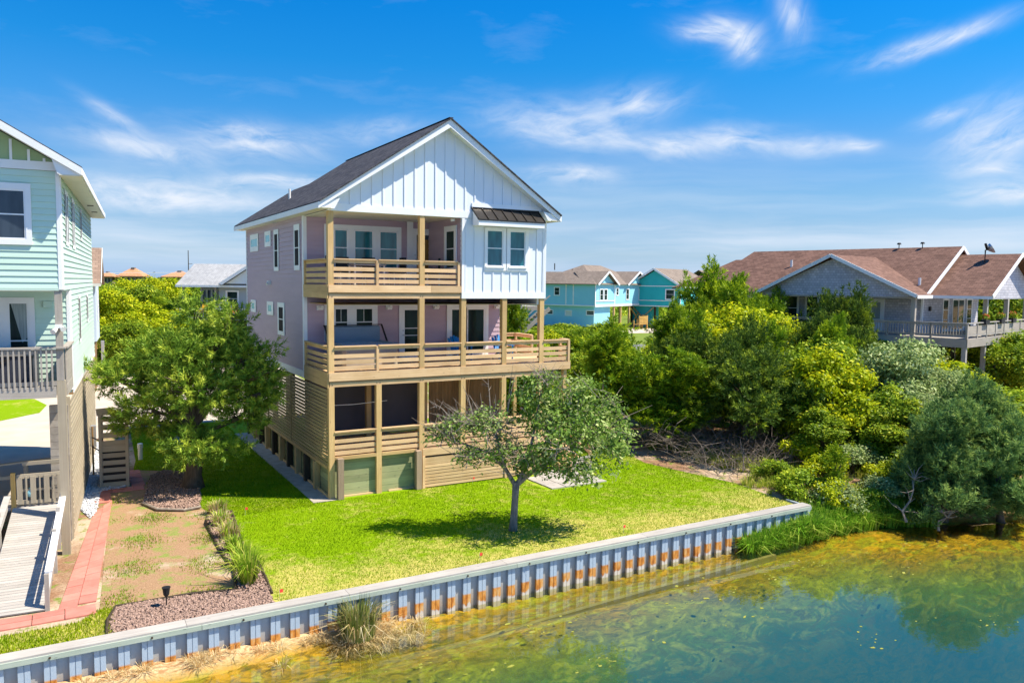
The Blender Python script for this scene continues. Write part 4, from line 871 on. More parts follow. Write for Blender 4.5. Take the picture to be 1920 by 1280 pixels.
for (a, b_) in ((3.45, 6.72), (6.85, 8.5)):
    piece('wide_board', H, (a, yp+0.02, 1.0), (b_, yp+0.02, 1.0), 0.03, 0.26, pine)
    for k in range(7): piece('slat', H, (a, yp+0.01, 0.10+k*0.118), (b_, yp+0.01, 0.10+k*0.118), 0.03, 0.097, pine)
for x in (3.40, 6.785, 8.53): piece('slat_post', H, (x, yp, -0.1), (x, yp, 1.2), 0.095, 0.095, pine, (0, 1, 0))
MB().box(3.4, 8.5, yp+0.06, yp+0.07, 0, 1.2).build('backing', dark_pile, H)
# ---- left side: horizontal slat skirt over green planks and piles
for (a, b_) in ((0.19, 4.95), (5.03, 8.98), (9.06, 13.1)):
    for k in range(21):
        z = 1.20+k*0.1255
        if a > 9 and z > 3.5 and False: continue
        piece('slat', H, (-0.01, a+0.005, z), (-0.01, b_-0.005, z), 0.026, 0.094, slat_w)
for y in (4.99, 9.02, 13.14): piece('slat_post', H, (-0.012, y, 1.12), (-0.012, y, 3.84), 0.07, 0.05, slat_w, (0, 1, 0))
piece('skirt_rail', H, (0.0, 0.19, 1.09), (0.0, 13.2, 1.09), 0.09, 0.11, pine_g)
y = 1.6; k = 0
while y < 13.2:
    piece('pile', H, (0.0, y, -0.2), (0.0, y, 1.035), 0.2, 0.2, dark_pile if k % 2 else pine_g, (0, 1, 0)); y += 1.28; k += 1
for k in range(4):
    z = 0.14+k*0.235
    for a, b_ in ((0.2, 3.3), (3.34, 6.9), (6.94, 10.2), (10.24, 13.1)): piece('plank', H, (0.14, a, z), (0.14, b_, z), 0.04, 0.228, plank_g)
piece('toe_board', H, (0.03, 0.2, 0.06), (0.03, 13.1, 0.06), 0.06, 0.08, pine_g)
# ---- what shows under the house
MB().box(0.6, 0.7, 3.45, 5.3, 1.1, 3.8).box(0.6, 0.7, 7.2, 8.4, 1.1, 3.8).build('partition', brown_w, H)
lap(H, 'siding', (0.25, 3.4), (5.0, 3.4), 1.46, 3.86, (0, -1), plain('shaded_lower_siding', (0.085, 0.08, 0.092), (0.11, 0.10, 0.115), 1.0, 0.7), 0.17)  # purple siding darkened: the shade under the house put into its colour
for i in range(23): piece('wall_board', H, (5.0+i*0.145, 2.9, 1.46), (5.0+i*0.145, 2.9, 3.7), 0.138, 0.02, brown_w, (0, 1, 0))
MB().tube([(2.75, 2.6, 1.46), (2.75, 2.6, 3.86)], 0.055, 8).build('drain_pipe', white_pl, H)
MB().tube([(0.3, 1.4, 3.02), (1.3, 1.4, 3.0), (2.6, 1.4, 3.06)], 0.012, 5).build('rope', white_pl, H)
for i in range(4): piece('leaning_board', H, (5.75+i*0.1, 1.9, 1.5), (6.35+i*0.09, 2.6, 3.7), 0.03, 0.035, pine)
MB().box(0.1, 8.2, 3.1, 13.1, 3.80, 3.86).build('subfloor', pine_g, H)
# ---- stairs at the right end of the lower deck, down to the paved pad
stair = MB().beam((8.65, 1.9, 1.3), (9.3, -0.5, 0.02), 0.05, 0.25).beam((9.85, 1.9, 1.3), (10.4, -0.5, 0.02), 0.05, 0.25).build('stairs', pine, H)
for k in range(7):
    t = (k+0.5)/7; piece('tread', stair, pmix((8.6, 1.9, 1.42), (9.25, -0.5, 0.12), t), pmix((9.9, 1.9, 1.42), (10.45, -0.5, 0.12), t), 0.29, 0.04, pine)
for a, b_ in (((8.62, 1.9), (9.27, -0.55)), ((9.88, 1.9), (10.43, -0.55))):
    MB().beam((*a, 2.3), (*b_, 1.0), 0.09, 0.04).beam((*a, 2.0), (*b_, 0.7), 0.04, 0.1).beam((*b_, 0), (*b_, 1.05), 0.09, 0.09).build('stair_rail', pine, stair)

# ------------------------------------------------------------------ things on and round the lilac house
ht = thing('hot_tub', 'grey hot tub on the lilac house deck with its cover folded up', 'hot tub', (0.75, 0.75, R1+0.01))
MB().prism([(0.1, 0, 0.0), (1.95, 0, 0), (2.05, 0.1, 0), (2.05, 1.75, 0), (1.95, 1.85, 0), (0.1, 1.85, 0), (0, 1.75, 0), (0, 0.1, 0)], (0, 0, 0.78)).build('shell', grey_w, ht)
MB().box(0.0, 2.05, 0, 0.14, 0.78, 0.86).box(0, 2.05, 1.71, 1.85, 0.78, 0.86).box(0, 0.14, 0.14, 1.71, 0.78, 0.86).box(1.91, 2.05, 0.14, 1.71, 0.78, 0.86).build('rim', vinyl, ht)
MB().poly([(0.14, 0.14, 0.82), (1.91, 0.14, 0.82), (1.91, 1.71, 0.82), (0.14, 1.71, 0.82)]).build('water', tub_w, ht)
MB().box(-0.05, 2.0, 1.9, 2.03, 0.80, 1.40).box(-0.04, 1.99, 1.77, 1.89, 0.82, 1.37).build('cover', vinyl, ht)
MB().beam((-0.12, 1.0, 0.6), (-0.12, 1.85, 1.42), 0.05, 0.05).beam((-0.12, 1.85, 1.42), (-0.08, 2.1, 1.42), 0.05, 0.05).beam((2.08, 1.0, 0.6), (2.08, 1.85, 1.45), 0.05, 0.05).beam((-0.12, 1.85, 1.42), (2.08, 1.85, 1.45), 0.03, 0.03).build('cover_lifter', black, ht)
def adirondack():
    t = thing('adirondack_chair', 'blue slatted chair on the deck at the left of the sliding door', 'chair', group='blue chairs by the sliding door')
    for i in range(5): piece('back_slat', t, (-0.22+i*0.11, 0.18, 0.28), (-0.24+i*0.12, 0.52, 0.95-abs(i-2)*0.05), 0.10, 0.02, blue_pl, (0, -1, 0.5))
    for i in range(4): piece('seat_slat', t, (-0.26, -0.3+i*0.12, 0.38-i*0.03), (0.26, -0.3+i*0.12, 0.38-i*0.03), 0.11, 0.022, blue_pl)
    for s_ in (-0.3, 0.3):
        piece('armrest', t, (s_, -0.38, 0.56), (s_, 0.4, 0.54), 0.13, 0.022, blue_pl)
        piece('leg', t, (s_*0.95, -0.33, 0.0), (s_*0.95, -0.33, 0.55), 0.09, 0.025, blue_pl, (1, 0, 0)); piece('leg', t, (s_*0.88, 0.5, 0.0), (s_*0.88, -0.35, 0.36), 0.025, 0.09, blue_pl)
    return t
c1 = adirondack(); c1.location = (5.95, 2.1, R1+0.012); c1.rotation_euler = (0, 0, 0.15)
c2 = copy_tree(c1); c2.location = (7.75, 1.9, R1+0.012); c2.rotation_euler = (0, 0, -0.1); c2['label'] = 'blue slatted chair on the deck at the right of the sliding door'
def dining_chair():
    t = thing('patio_chair', 'dark-cushioned white-legged chair at the left end of the upper deck', 'chair', group='chairs on the upper deck')
    MB().box(-0.24, 0.24, -0.24, 0.24, 0.43, 0.49).build('seat', black, t); MB().box(-0.24, 0.24, 0.20, 0.25, 0.55, 1.0).build('backrest', black, t)
    for sx in (-0.22, 0.22):
        for sy in (-0.22, 0.22): piece('leg', t, (sx, sy, 0), (sx, sy, 0.42 if sy < 0 else 0.98), 0.035, 0.035, white_pl, (0, 1, 0))
    return t
dc = dining_chair(); spots = [(0.55, 1.25, 1.4, 'dark-cushioned white-legged chair at the left end of the upper deck'), (1.2, 1.95, 0.1, 'dark-cushioned chair behind the white table on the upper deck'), (2.15, 1.95, -0.1, 'dark-cushioned chair in front of the middle porch window on the upper deck'), (3.0, 1.4, -1.5, 'dark-cushioned chair below the right-hand porch window of the upper deck'), (4.35, 1.2, -1.9, 'dark-cushioned chair by the upper deck door')]
for i, (x, y, a, lb) in enumerate(spots):
    o = dc if i == 0 else copy_tree(dc); o.location = (x, y, R2+0.012); o.rotation_euler = (0, 0, a); o['label'] = lb
tb = thing('patio_table', 'low white-legged table on the upper deck between dark chairs', 'table', (1.75, 1.15, R2+0.012))
MB().box(-0.6, 0.6, -0.35, 0.35, 0.68, 0.72).build('tabletop', grey_w, tb)
for sx in (-0.54, 0.54):
    for sy in (-0.3, 0.3): piece('leg', tb, (sx, sy, 0), (sx, sy, 0.68), 0.05, 0.05, white_pl, (0, 1, 0))
pad = thing('paved_pad', 'pale concrete paver pad on the lawn beside the slatted porch', 'paving', (7.45, -2.4, 0))
pm = MB().box(0.006, 0.594, 0.006, 0.594, 0.0, 0.05).mesh('paver', paver_w); rg_ = random.Random(5)
for i in range(4):
    for j in range(4 if i else 3):
        o = link('paver', pm, pad); o.location = (i*0.62-0.02*j, j*0.6, rg_.uniform(-0.004, 0.006))
bs = thing('wooden_step', 'small wooden step with a corner post on the concrete pad', 'step', (9.35, -0.75, 0.05))
MB().box(0.0, 1.1, 0.05, 0.75, 0.28, 0.33).box(0.02, 1.08, 0.08, 0.11, 0.0, 0.28).box(0.02, 1.08, 0.7, 0.73, 0, 0.28).build('platform', grey_w, bs); piece('post', bs, (0.0, 0.0, 0.0), (0.0, 0.0, 0.62), 0.1, 0.1, pine, (0, 1, 0)); piece('rail', bs, (0.05, 0.0, 0.5), (1.1, 0.05, 0.55), 0.04, 0.1, grey_w)

# ------------------------------------------------------------------ the mint house on the left
HR = R_(-4.3)
K = thing('beach_house', 'mint green house at the left edge with taupe posts and a ramp', 'house', (-7.69, -1.94, 0), HR)
LW_ = -10.0                                 # it runs on to the left, out of the picture
def kw(l): return l
f1 = MB().box(LW_, -0.03, 0.03, 14.7, 7.12, 10.3).build('wall', mint, K)
lap(K, 'siding', (LW_, 0), (-0.09, 0), 7.16, 10.2, (0, -1), mint, 0.158, pieces=True)
f2 = MB().box(LW_, -0.03, 2.23, 14.7, 4.12, 7.12).build('wall', mint, K)
lap(K, 'siding', (LW_, 2.2), (-0.09, 2.2), 4.4, 7.1, (0, -1), mint, 0.158, pieces=True)
lap(K, 'siding', (0, 0.11), (0, 14.7), 7.12, 10.2, (1, 0), mint, 0.158, pieces=True)
lap(K, 'siding', (0, 2.36), (0, 14.7), 4.2, 7.12, (1, 0), mint, 0.158, pieces=True)
piece('corner_board', K, (-0.045, -0.015, 7.13), (-0.045, -0.015, 10.2), 0.09, 0.03, white, (0, 1, 0)); piece('corner_board', K, (0.015, 0.05, 7.13), (0.015, 0.05, 10.2), 0.03, 0.11, white, (0, 1, 0))
piece('corner_board', K, (-0.045, 2.185, 4.2), (-0.045, 2.185, 7.1), 0.09, 0.03, white, (0, 1, 0)); piece('corner_board', K, (0.015, 2.27, 4.2), (0.015, 2.27, 7.1), 0.03, 0.16, white, (0, 1, 0))
piece('trim_board', K, (LW_, -0.012, 7.13), (-0.091, -0.012, 7.13), 0.03, 0.05, mint); piece('trim_board', K, (0.016, 2.3, 4.15), (0.016, 14.7, 4.15), 0.03, 0.1, white)
piece('frieze_board', K, (LW_, -0.02, 10.32), (0.0, -0.02, 10.32), 0.04, 0.22, white)
MB().box(LW_, 0, 0.05, 2.2, 7.08, 7.119).build('porch_ceiling', cream, K)
# gable: green panels between white battens, wide eaves
gsl = 0.59; kx = 0.55
def kz(x): return 10.30+(kx-x)*gsl
MB().prism([(-0.05, 0.0, 10.40), (LW_, 0.0, 10.40), (LW_, 0.0, kz(-4.9)-0.3), (-4.9, 0.0, kz(-4.9)-0.3), (-0.05, 0, kz(0)-0.2)], (0, 0.1, 0)).build('gable_panel', green_p, K)
for x in (-0.33, -0.67, -1.06, -1.45, -1.84, -2.23, -2.62, -3.0): piece('batten', K, (x, -0.015, 10.43), (x, -0.015, kz(x)-0.3), 0.06, 0.03, white, (0, 1, 0))
MB().prism([(kx, -0.55, kz(kx)), (-4.9, -0.55, kz(-4.9)), (-4.9, 15.2, kz(-4.9)), (kx, 15.2, kz(kx))], (0, 0, -0.05)).build('roof', roof_dk, K)
MB().prism([(-4.9, -0.55, kz(-4.9)), (-10.4, -0.55, kz(kx)), (-10.4, 15.2, kz(kx)), (-4.9, 15.2, kz(-4.9))], (0, 0, -0.05)).build('roof', roof_dk, K)
piece('fascia', K, (kx+0.0, -0.54, kz(kx)-0.13), (kx+0.0, 15.2, kz(kx)-0.13), 0.03, 0.17, white)
MB().prism([(kx, -0.565, kz(kx)-0.03), (-4.9, -0.565, kz(-4.9)-0.03), (-4.9, -0.565, kz(-4.9)-0.25), (kx, -0.565, kz(kx)-0.22)], (0, 0.03, 0)).build('rake_board', white, K)
MB().prism([(kx, -0.535, kz(kx)-0.21), (-4.9, -0.535, kz(-4.9)-0.24), (-4.9, -0.06, kz(-4.9)-0.24), (kx, -0.06, kz(kx)-0.21)], (0, 0, 0.02)).build('soffit', white, K)
MB().box(0.035, kx-0.02, -0.5, 15.2, 10.06, 10.09).build('soffit', cream, K)
MB().prism([(kx, -0.5, kz(kx)-0.06), (-0.2, -0.5, kz(-0.2)-0.06), (0.0, -0.5, 10.09), (kx, -0.5, 10.09)], (0, 0.42, 0)).build('eave_return', white, K)
for y in (8.4, 11.4): MB().box(0.2, 0.4, y, y+0.28, 10.045, 10.058).build('soffit_vent', dark_pile, K)
window(K, (-1.95, -0.028, 8.42), (1, 0, 0), (0, -1, 0), 1.17, 1.26, trims=(0.13, 0.13, 0.14, 0.16), glassmat=pane_n, proud=0.04)
MB().box(-1.90, -1.62, -0.0445, -0.0435, 8.46, 9.64).build('curtain', curtain, K)
for y0, y1, z0, z1 in ((1.2, 1.55, 8.44, 9.76), (1.78, 2.1, 8.44, 9.76), (3.7, 4.05, 8.43, 9.76), (4.28, 4.6, 8.43, 9.76), (7.6, 8.1, 8.85, 9.74)):
    window(K, (0.028, y0, z0), (0, 1, 0), (1, 0, 0), y1-y0, z1-z0, trims=(0.09, 0.09, 0.1, 0.1), glassmat=pane_s, rails=(), k=0.012, proud=0.010)
for y0, y1, z0, z1 in ((5.5, 6.1, 5.43, 6.78), (9.9, 10.5, 5.9, 6.75)): window(K, (0.028, y0, z0), (0, 1, 0), (1, 0, 0), y1-y0, z1-z0, trims=(0.12, 0.12, 0.1, 0.1), glassmat=pane_s, rails=(), k=0.012, proud=0.010)
window(K, (-1.52, 2.172, 5.1), (1, 0, 0), (0, -1, 0), 0.48, 1.64, trims=(0.42, 0.16, 0.1, 0.14), glassmat=pane_d, rails=(0.34,), proud=0.04)
MB().prism([(-1.45, 2.154, 6.7), (-1.07, 2.154, 6.7), (-1.07, 2.154, 5.75), (-1.2, 2.154, 5.6)], (0, 0.002, 0)).build('curtain', curtain, K)
MB().box(-0.66, -0.44, 2.12, 2.18, 6.6, 6.78).build('wall_vent', mint, K)
# posts, deck and baluster rail
piece('post', K, (-0.11, 0.09, -0.2), (-0.11, 0.09, 4.72), 0.2, 0.2, taupe, (0, 1, 0)); piece('post', K, (-0.12, 0.09, 4.725), (-0.12, 0.09, 7.1), 0.17, 0.17, grey_w, (0, 1, 0))
piece('post', K, (-4.8, 0.09, -0.2), (-4.8, 0.09, 7.1), 0.2, 0.2, grey_w, (0, 1, 0))
MB().box(LW_, -0.02, 0.0, 2.2, 4.36, 4.40).build('deck', grey_w, K)
piece('rim_board', K, (LW_, -0.02, 4.43), (-0.22, -0.02, 4.43), 0.05, 0.30, grey_w); piece('rim_board', K, (0.0, 0.19, 4.45), (0.0, 2.25, 4.45), 0.05, 0.3, grey_w)
rr = MB(); rr.beam((LW_, 0.0, 5.60), (0.02, 0.0, 5.60), 0.16, 0.045).beam((LW_, 0.0, 5.50), (-0.2, 0.0, 5.50), 0.04, 0.11).beam((LW_, 0.0, 4.66), (-0.2, 0.0, 4.66), 0.05, 0.11).beam((0.0, 0.1, 5.60), (0.0, 2.2, 5.60), 0.15, 0.045)
rr = rr.build('railing', grey_w, K)
x = -0.30
while x > -3.4: piece('baluster', rr, (x, -0.045, 4.52), (x, -0.045, 5.57), 0.04, 0.04, grey_w, (0, 1, 0)); x -= 0.1225
piece('privacy_board', rr, (0.0, 0.2, 5.05), (0.0, 2.18, 5.05), 0.03, 1.04, grey_w)
fl = MB().box(-0.2, -0.04, -0.13, -0.01, 6.12, 6.22).build('flood_light', white_pl, K); MB().tube([(-0.17, -0.1, 6.1), (-0.24, -0.24, 6.03)], [0.04, 0.075], 10).tube([(-0.06, -0.1, 6.15), (0.0, -0.22, 6.1)], [0.04, 0.075], 10).build('lamp_head', white_pl, fl)
# slat skirt with block pier along the side
for k in range(25): piece('slat', K, (-0.02, 1.45, 0.22+k*0.155), (-0.02, 14.6, 0.22+k*0.155), 0.03, 0.11, taupe)
for y in (1.42, 5.7, 10.0, 14.6): piece('slat_post', K, (-0.07, y, -0.1), (-0.07, y, 4.1), 0.1, 0.1, taupe, (0, 1, 0))
for k in range(19):
    piece('block', K, (-0.52, 1.32, 0.105+k*0.205), (-0.29, 1.32, 0.105+k*0.205), 0.18, 0.197, block); piece('block', K, (-0.285, 1.32, 0.105+k*0.205), (-0.06, 1.32, 0.105+k*0.205), 0.18, 0.197, block)
MB().tube([(0.12, 9.2, 0.0), (0.12, 9.2, 1.9)], 0.035, 7).build('conduit', brown_w, K); MB().box(0.02, 0.2, 9.9, 10.2, 1.0, 1.8).build('meter_box', metal_lt, K)
MB().tube([(0.1, 9.2, 1.5), (0.6, 8.0, 1.45)], 0.025, 5).tube([(0.1, 9.2, 1.15), (0.6, 8.0, 1.05)], 0.025, 5).build('cable', black, K)
MB().box(LW_, -0.55, 3.0, 14.6, 4.0, 4.12).build('floor', grey_w, K)
# under the house: darkness of a covered car space comes from the floor above; a taupe platform rail
pr = MB(); pr.beam((-3.8, 1.9, 2.05), (-0.3, 1.9, 2.3), 0.1, 0.05).beam((-3.8, 1.9, 1.8), (-1.2, 1.9, 1.82), 0.05, 0.1).beam((-1.2, 1.9, 1.0), (-1.2, 1.9, 2.2), 0.1, 0.1).build('platform_rail', taupe, K)
MB().box(-4.0, -0.3, 0.95, 3.0, 1.12, 1.2).build('platform', grey_w, K)
RP = thing('ramp', 'pale boarded ramp rising to a gate under the mint house', 'ramp', (-7.69, -1.94, 0), HR)
def rz(y): return 0.04+(y+3.98)*0.232
y = -3.98
while y < 0.85: piece('ramp_board', RP, (-1.42, y+0.055, rz(y+0.055)), (-0.22, y+0.055, rz(y+0.055)), 0.108, 0.035, silver_w, (0, -0.232, 1)); y += 0.1135
for s_ in (-1.40, -0.24): MB().beam((s_, -3.95, 0.0), (s_, 0.9, rz(0.9)-0.09), 0.05, 0.16).build('stringer', grey_w, RP)
for s_, ya in ((-0.16, -3.93), (-1.46, -3.93)):
    r = MB().beam((s_, ya, rz(ya)+0.83), (s_, 0.35, rz(0.35)+0.60), 0.15, 0.045).beam((s_-0.02, ya, rz(ya)+0.48), (s_-0.02, 0.35, rz(0.35)+0.3), 0.045, 0.11).build('ramp_rail', white if s_ > -1 else silver_w, RP)
    for yy in (ya, -2.0, -0.9): piece('rail_post', r, (s_-0.04, yy, 0 if yy < -3 else rz(yy)-0.3), (s_-0.04, yy, rz(yy)+0.80), 0.09, 0.09, grey_w, (0, 1, 0))
GT = thing('gate', 'low taupe slatted gate across the top of the ramp', 'gate', (-7.69, -1.94, 0), HR)
gy_, gz_ = 0.95, rz(0.95)+0.06
MB().box(-1.30, -0.24, gy_, gy_+0.04, gz_, gz_+0.10).box(-1.30, -0.24, gy_, gy_+0.04, gz_+0.72, gz_+0.84).box(-1.30, -0.24, gy_+0.01, gy_+0.04, gz_+0.36, gz_+0.42).build('gate_frame', taupe, GT)
for i in range(7): piece('gate_slat', GT, (-1.25+i*0.16, gy_-0.015, gz_+0.02), (-1.25+i*0.16, gy_-0.015, gz_+0.78), 0.13 if i % 2 == 0 else 0.035, 0.025, taupe, (0, 1, 0))
piece('gate_post', GT, (-1.40, gy_+0.02, gz_-0.5), (-1.40, gy_+0.02, gz_+0.9), 0.11, 0.11, yel_w, (0, 1, 0)); piece('gate_rail', GT, (-1.2, gy_+0.25, gz_+1.08), (-0.22, gy_+0.1, gz_+1.12), 0.05, 0.1, taupe)
def local(p):                                # a point of the mint house in the world
    c, s = math.cos(HR), math.sin(HR); return (-7.69+p[0]*c-p[1]*s, -1.94+p[0]*s+p[1]*c, p[2])
bl = MB(); bl.tube([(0, 0, -0.13), (0, 0, -0.12), (0, 0, -0.08), (0, 0, 0.0), (0, 0, 0.08), (0, 0, 0.12), (0, 0, 0.13)], [0.01, 0.06, 0.105, 0.13, 0.105, 0.06, 0.01], 12)
o = tag(bl.build('float_ball', plain('aqua_float', (0.25, 0.55, 0.6), (0.32, 0.62, 0.66), 3, 0.4), smooth=True), 'aqua ball-shaped float behind the ramp gate', 'float'); o.location = local((-1.0, 1.05, gz_+0.3))
t2 = thing('hot_tub', 'dark covered hot tub on the deck of the mint house', 'hot tub', local((-3.2, 0.45, 4.41)), HR)
MB().box(0, 2.4, 0, 1.6, 0.0, 0.95).build('shell', plain('navy_tub_skirt', (0.03, 0.035, 0.055), (0.05, 0.055, 0.08), 2, 0.5), t2); MB().box(-0.03, 1.18, -0.03, 1.63, 0.955, 1.06).box(1.2, 2.45, -0.03, 1.63, 0.955, 1.07).build('cover', plain('taupe_vinyl', (0.2, 0.19, 0.19), (0.26, 0.25, 0.24), 2, 0.55), t2); MB().beam((0.3, -0.04, 0.2), (1.9, -0.04, 0.9), 0.02, 0.06).build('strap', black, t2)

# ------------------------------------------------------------------ yard things between the houses
sh = thing('outdoor_shower', 'taupe slatted outdoor shower tower beside the mint house', 'shower', (-6.72, 5.08, 0), R_(-4))
def tower_side(p, q, n):
    for k in range(5): piece('slat', sh, (p[0], p[1], 0.14+k*0.26), (q[0], q[1], 0.14+k*0.26), 0.03, 0.16, taupe, (0, 0, 1))
    for k in range(4): piece('slat', sh, (p[0], p[1], 1.62+k*0.29), (q[0], q[1], 1.62+k*0.29), 0.03, 0.19, taupe)
    piece('wide_board', sh, (p[0], p[1], 1.42), (q[0], q[1], 1.42), 0.045, 0.2, taupe)
for p, q in (((0.05, 0.02), (0.82, 0.02)), ((0.86, 0.06), (0.86, 1.4)), ((0.01, 0.06), (0.01, 1.4))): tower_side(p, q, 0)
for x, y in ((0.02, 0.0), (0.86, 0.0), (0.02, 1.42), (0.86, 1.42)): piece('post', sh, (x, y, -0.1), (x, y, 2.65), 0.1, 0.1, taupe, (0, 1, 0))
MB().box(0.1, 0.8, 0.1, 1.3, 0.02, 1.3).build('liner', black, sh); piece('top_rail', sh, (-0.08, -0.02, 2.75), (0.4, -0.02, 2.78), 0.05, 0.25, taupe)
pv = thing('paver_path', 'brick-red paver path running beside the mint house', 'path', (0, 0, 0))
rg_ = random.Random(9); PC = {}
def paver(quad, z=0.035):
    c = (sum(p[0] for p in quad)/4, sum(p[1] for p in quad)/4); s_ = 0.968
    MB().prism([(c[0]+(x-c[0])*s_, c[1]+(y-c[1])*s_, -0.02) for x, y in quad], (0, 0, 0.02+z+rg_.uniform(-0.004, 0.004))).build('paver', paver_r, pv)
L0, L1, Q0, Q1 = (-7.98, -6.0), (-7.02, 2.0), (-7.23, -6.0), (-6.47, 3.0)
n = 18
for i in range(n):
    for j in range(2):
        t0, t1 = i/n, (i+1)/n
        def at(t, s_): a = (L0[0]+(L1[0]-L0[0])*t, L0[1]+(L1[1]-L0[1])*t); b = (Q0[0]+(Q1[0]-Q0[0])*t, Q0[1]+(Q1[1]-Q0[1])*t); return (a[0]+(b[0]-a[0])*s_, a[1]+(b[1]-a[1])*s_)
        off = 0.0 if j == 0 else 0.35/n
        paver([at(t0+off, j*0.5), at(t0+off, j*0.5+0.5), at(min(1.0+off, t1+off), j*0.5+0.5), at(min(1+off, t1+off), j*0.5)])
for i in range(12):
    x1 = -7.23-i*0.62
    for j in range(2): paver([(x1-0.62, -6.6+j*0.31), (x1, -6.6+j*0.31), (x1, -6.29+j*0.31), (x1-0.62, -6.29+j*0.31)])
for i in range(3):
    y0 = 3.05+i*0.52; paver([(-6.98+0.03*i, y0), (-6.45, y0), (-6.45, y0+0.52), (-6.95+0.03*i, y0+0.52)])
for i in range(4): paver([(-6.7+i*0.33, 4.32), (-6.37+i*0.33, 4.32), (-6.37+i*0.33, 4.85), (-6.7+i*0.33, 4.85)])
for i in range(4): paver([(-5.75, 4.87+i*0.66), (-5.3, 4.87+i*0.66), (-5.3, 5.52+i*0.66), (-5.75, 5.52+i*0.66)])
o = tag(MB().tube([(-5.11, 9.45, 0), (-5.11, 9.45, 0.55)], 0.09, 10).tube([(-5.11, 9.45, 0.5), (-5.11, 9.45, 0.68), (-5.11, 9.45, 0.7)], [0.11, 0.11, 0.06], 10).build('cleanout_pipe', white_pl), 'white capped pipe standing in the shaded grass', 'pipe')
o = tag(MB().box(-4.3, -3.6, 15.0, 15.5, 0, 0.35).build('utility_box', metal_lt), 'pale utility box in the grass behind the juniper', 'box')
sl = thing('solar_light', 'small black solar stake light at the edge of the stone bed', 'garden light', (-5.85, -7.0, 0.02))
MB().tube([(0, 0, 0), (0, 0, 0.28)], 0.014, 6).build('stake', black, sl); MB().tube([(0, 0, 0.26), (0, 0, 0.32), (0, 0, 0.47)], [0.02, 0.065, 0.085], 10).build('lamp_head', black, sl); MB().tube([(0, 0, 0.47), (0, 0, 0.49)], 0.095, 10).build('cap', black, sl)
for (x, y, lb) in ((-3.5, -7.72, 'pink-red marker flag at the corner of the lawn by the border bed'), (-2.87, -0.5, 'tiny orange marker flag on the lawn near the border grasses'), (1.75, -7.72, 'red marker flag by the bulkhead cap left of the lawn tree'), (6.64, -7.6, 'red marker flag by the bulkhead cap right of the lawn tree'), (5.28, -0.35, 'red marker flag in front of the slatted porch panel')):
    f = thing('marker_flag', lb, 'flag', (x, y, 0.012)); MB().tube([(0, 0, 0), (0, 0, 0.26)], 0.006, 4).build('wire', metal_lt, f); MB().box(0.004, 0.08, -0.003, 0.003, 0.17, 0.25).build('flag', red_fl, f)
f = tag(MB().box(-0.14, 0.14, -0.14, 0.14, 0, 0.36).prism([(-0.2, -0.2, 0.36), (0.2, -0.2, 0.36), (0, -0.2, 0.52)], (0, 0.4, 0)).build('birdhouse', blue_pl), 'bright blue birdhouse on the left of the juniper trunk', 'birdhouse'); f.location = (-4.32, 3.55, 1.45)
f = tag(MB().box(-0.13, 0.13, -0.13, 0.13, 0, 0.2).prism([(-0.18, -0.18, 0.2), (0.18, -0.18, 0.2), (0, -0.18, 0.36)], (0, 0.36, 0)).build('birdhouse', plain('pale_blue_paint', (0.3, 0.42, 0.55), (0.4, 0.52, 0.62), 3, 0.5)), 'pale blue birdhouse on the right of the juniper trunk', 'birdhouse'); f.location = (-3.42, 3.5, 1.3)

# ------------------------------------------------------------------ wooden bin stands by the street
def bin_stand(loc, rz, label, n=6, w=1.6, group='slatted wooden bin stands by the driveways'):
    t = thing('bin_stand', label, 'bin stand', loc, rz, group)
    for x in (0, w): piece('post', t, (x, 0, -0.1), (x, 0, 2.3), 0.14, 0.14, yel_w, (0, 1, 0)); piece('post', t, (x, 1.0, -0.1), (x, 1.0, 1.5), 0.12, 0.12, yel_w, (0, 1, 0))
    for k in range(n): piece('slat', t, (0, -0.08, 0.95+k*0.23), (w, -0.08, 0.95+k*0.23), 0.04, 0.15, yel_w)
    piece('floor', t, (w/2, 0.05, 0.8), (w/2, 1.0, 0.8), w, 0.08, yel_w); return t
bin_stand((-4.95, 56.8, 0), 0.1, 'orange slatted wooden bin stand past the corner of the mint house', w=2.0)

# ------------------------------------------------------------------ neighbours further off
def simple_window(parent, o, u, n, w, h, gm=pane_d, double=False):
    return window(parent, o, u, n, w, h, trim=0.13, glassmat=gm, rails=(0.5,), proud=0.06)
def gable_roof(parent, mat, ridge_a, ridge_b, eave_l0, eave_l1, eave_r0, eave_r1, th=0.12):
    MB().prism([ridge_a, eave_l0, eave_l1, ridge_b], (0, 0, -th)).build('roof', mat, parent)
    MB().prism([ridge_a, ridge_b, eave_r1, eave_r0], (0, 0, -th)).build('roof', mat, parent)
# tan-roofed house behind the mint house
B = thing('beach_house', 'white and blue-grey house with a tan gable roof half hidden behind the mint house', 'house', (-5.9, 31.2, 0), R_(-4.3))
MB().box(-9, 0, 0, 4.5, 3.4, 7.35).build('wall', plain('pale_blue_siding', (0.5, 0.58, 0.68), (0.55, 0.63, 0.72), 1, 0.6), B); MB().box(-9, -0.2, 0.2, 4.4, 0, 3.38).build('lower_wall', brown_w, B)
gable_roof(B, roof_tan2, (-9.5, 2.6, 9.5), (0.35, 2.6, 9.5), (-9.5, -0.6, 7.15), (0.35, -0.6, 7.15), (-9.5, 5.8, 7.15), (0.35, 5.8, 7.15))
MB().prism([(0.0, 0, 7.3), (0.0, 4.5, 7.3), (0.0, 2.6, 9.3)], (-0.1, 0, 0)).build('gable_wall', white, B); MB().beam((0.37, -0.6, 7.1), (0.37, 2.6, 9.42), 0.04, 0.2).build('rake_board', cream, B); piece('fascia', B, (-9.5, -0.62, 7.05), (0.35, -0.62, 7.05), 0.05, 0.18, cream)
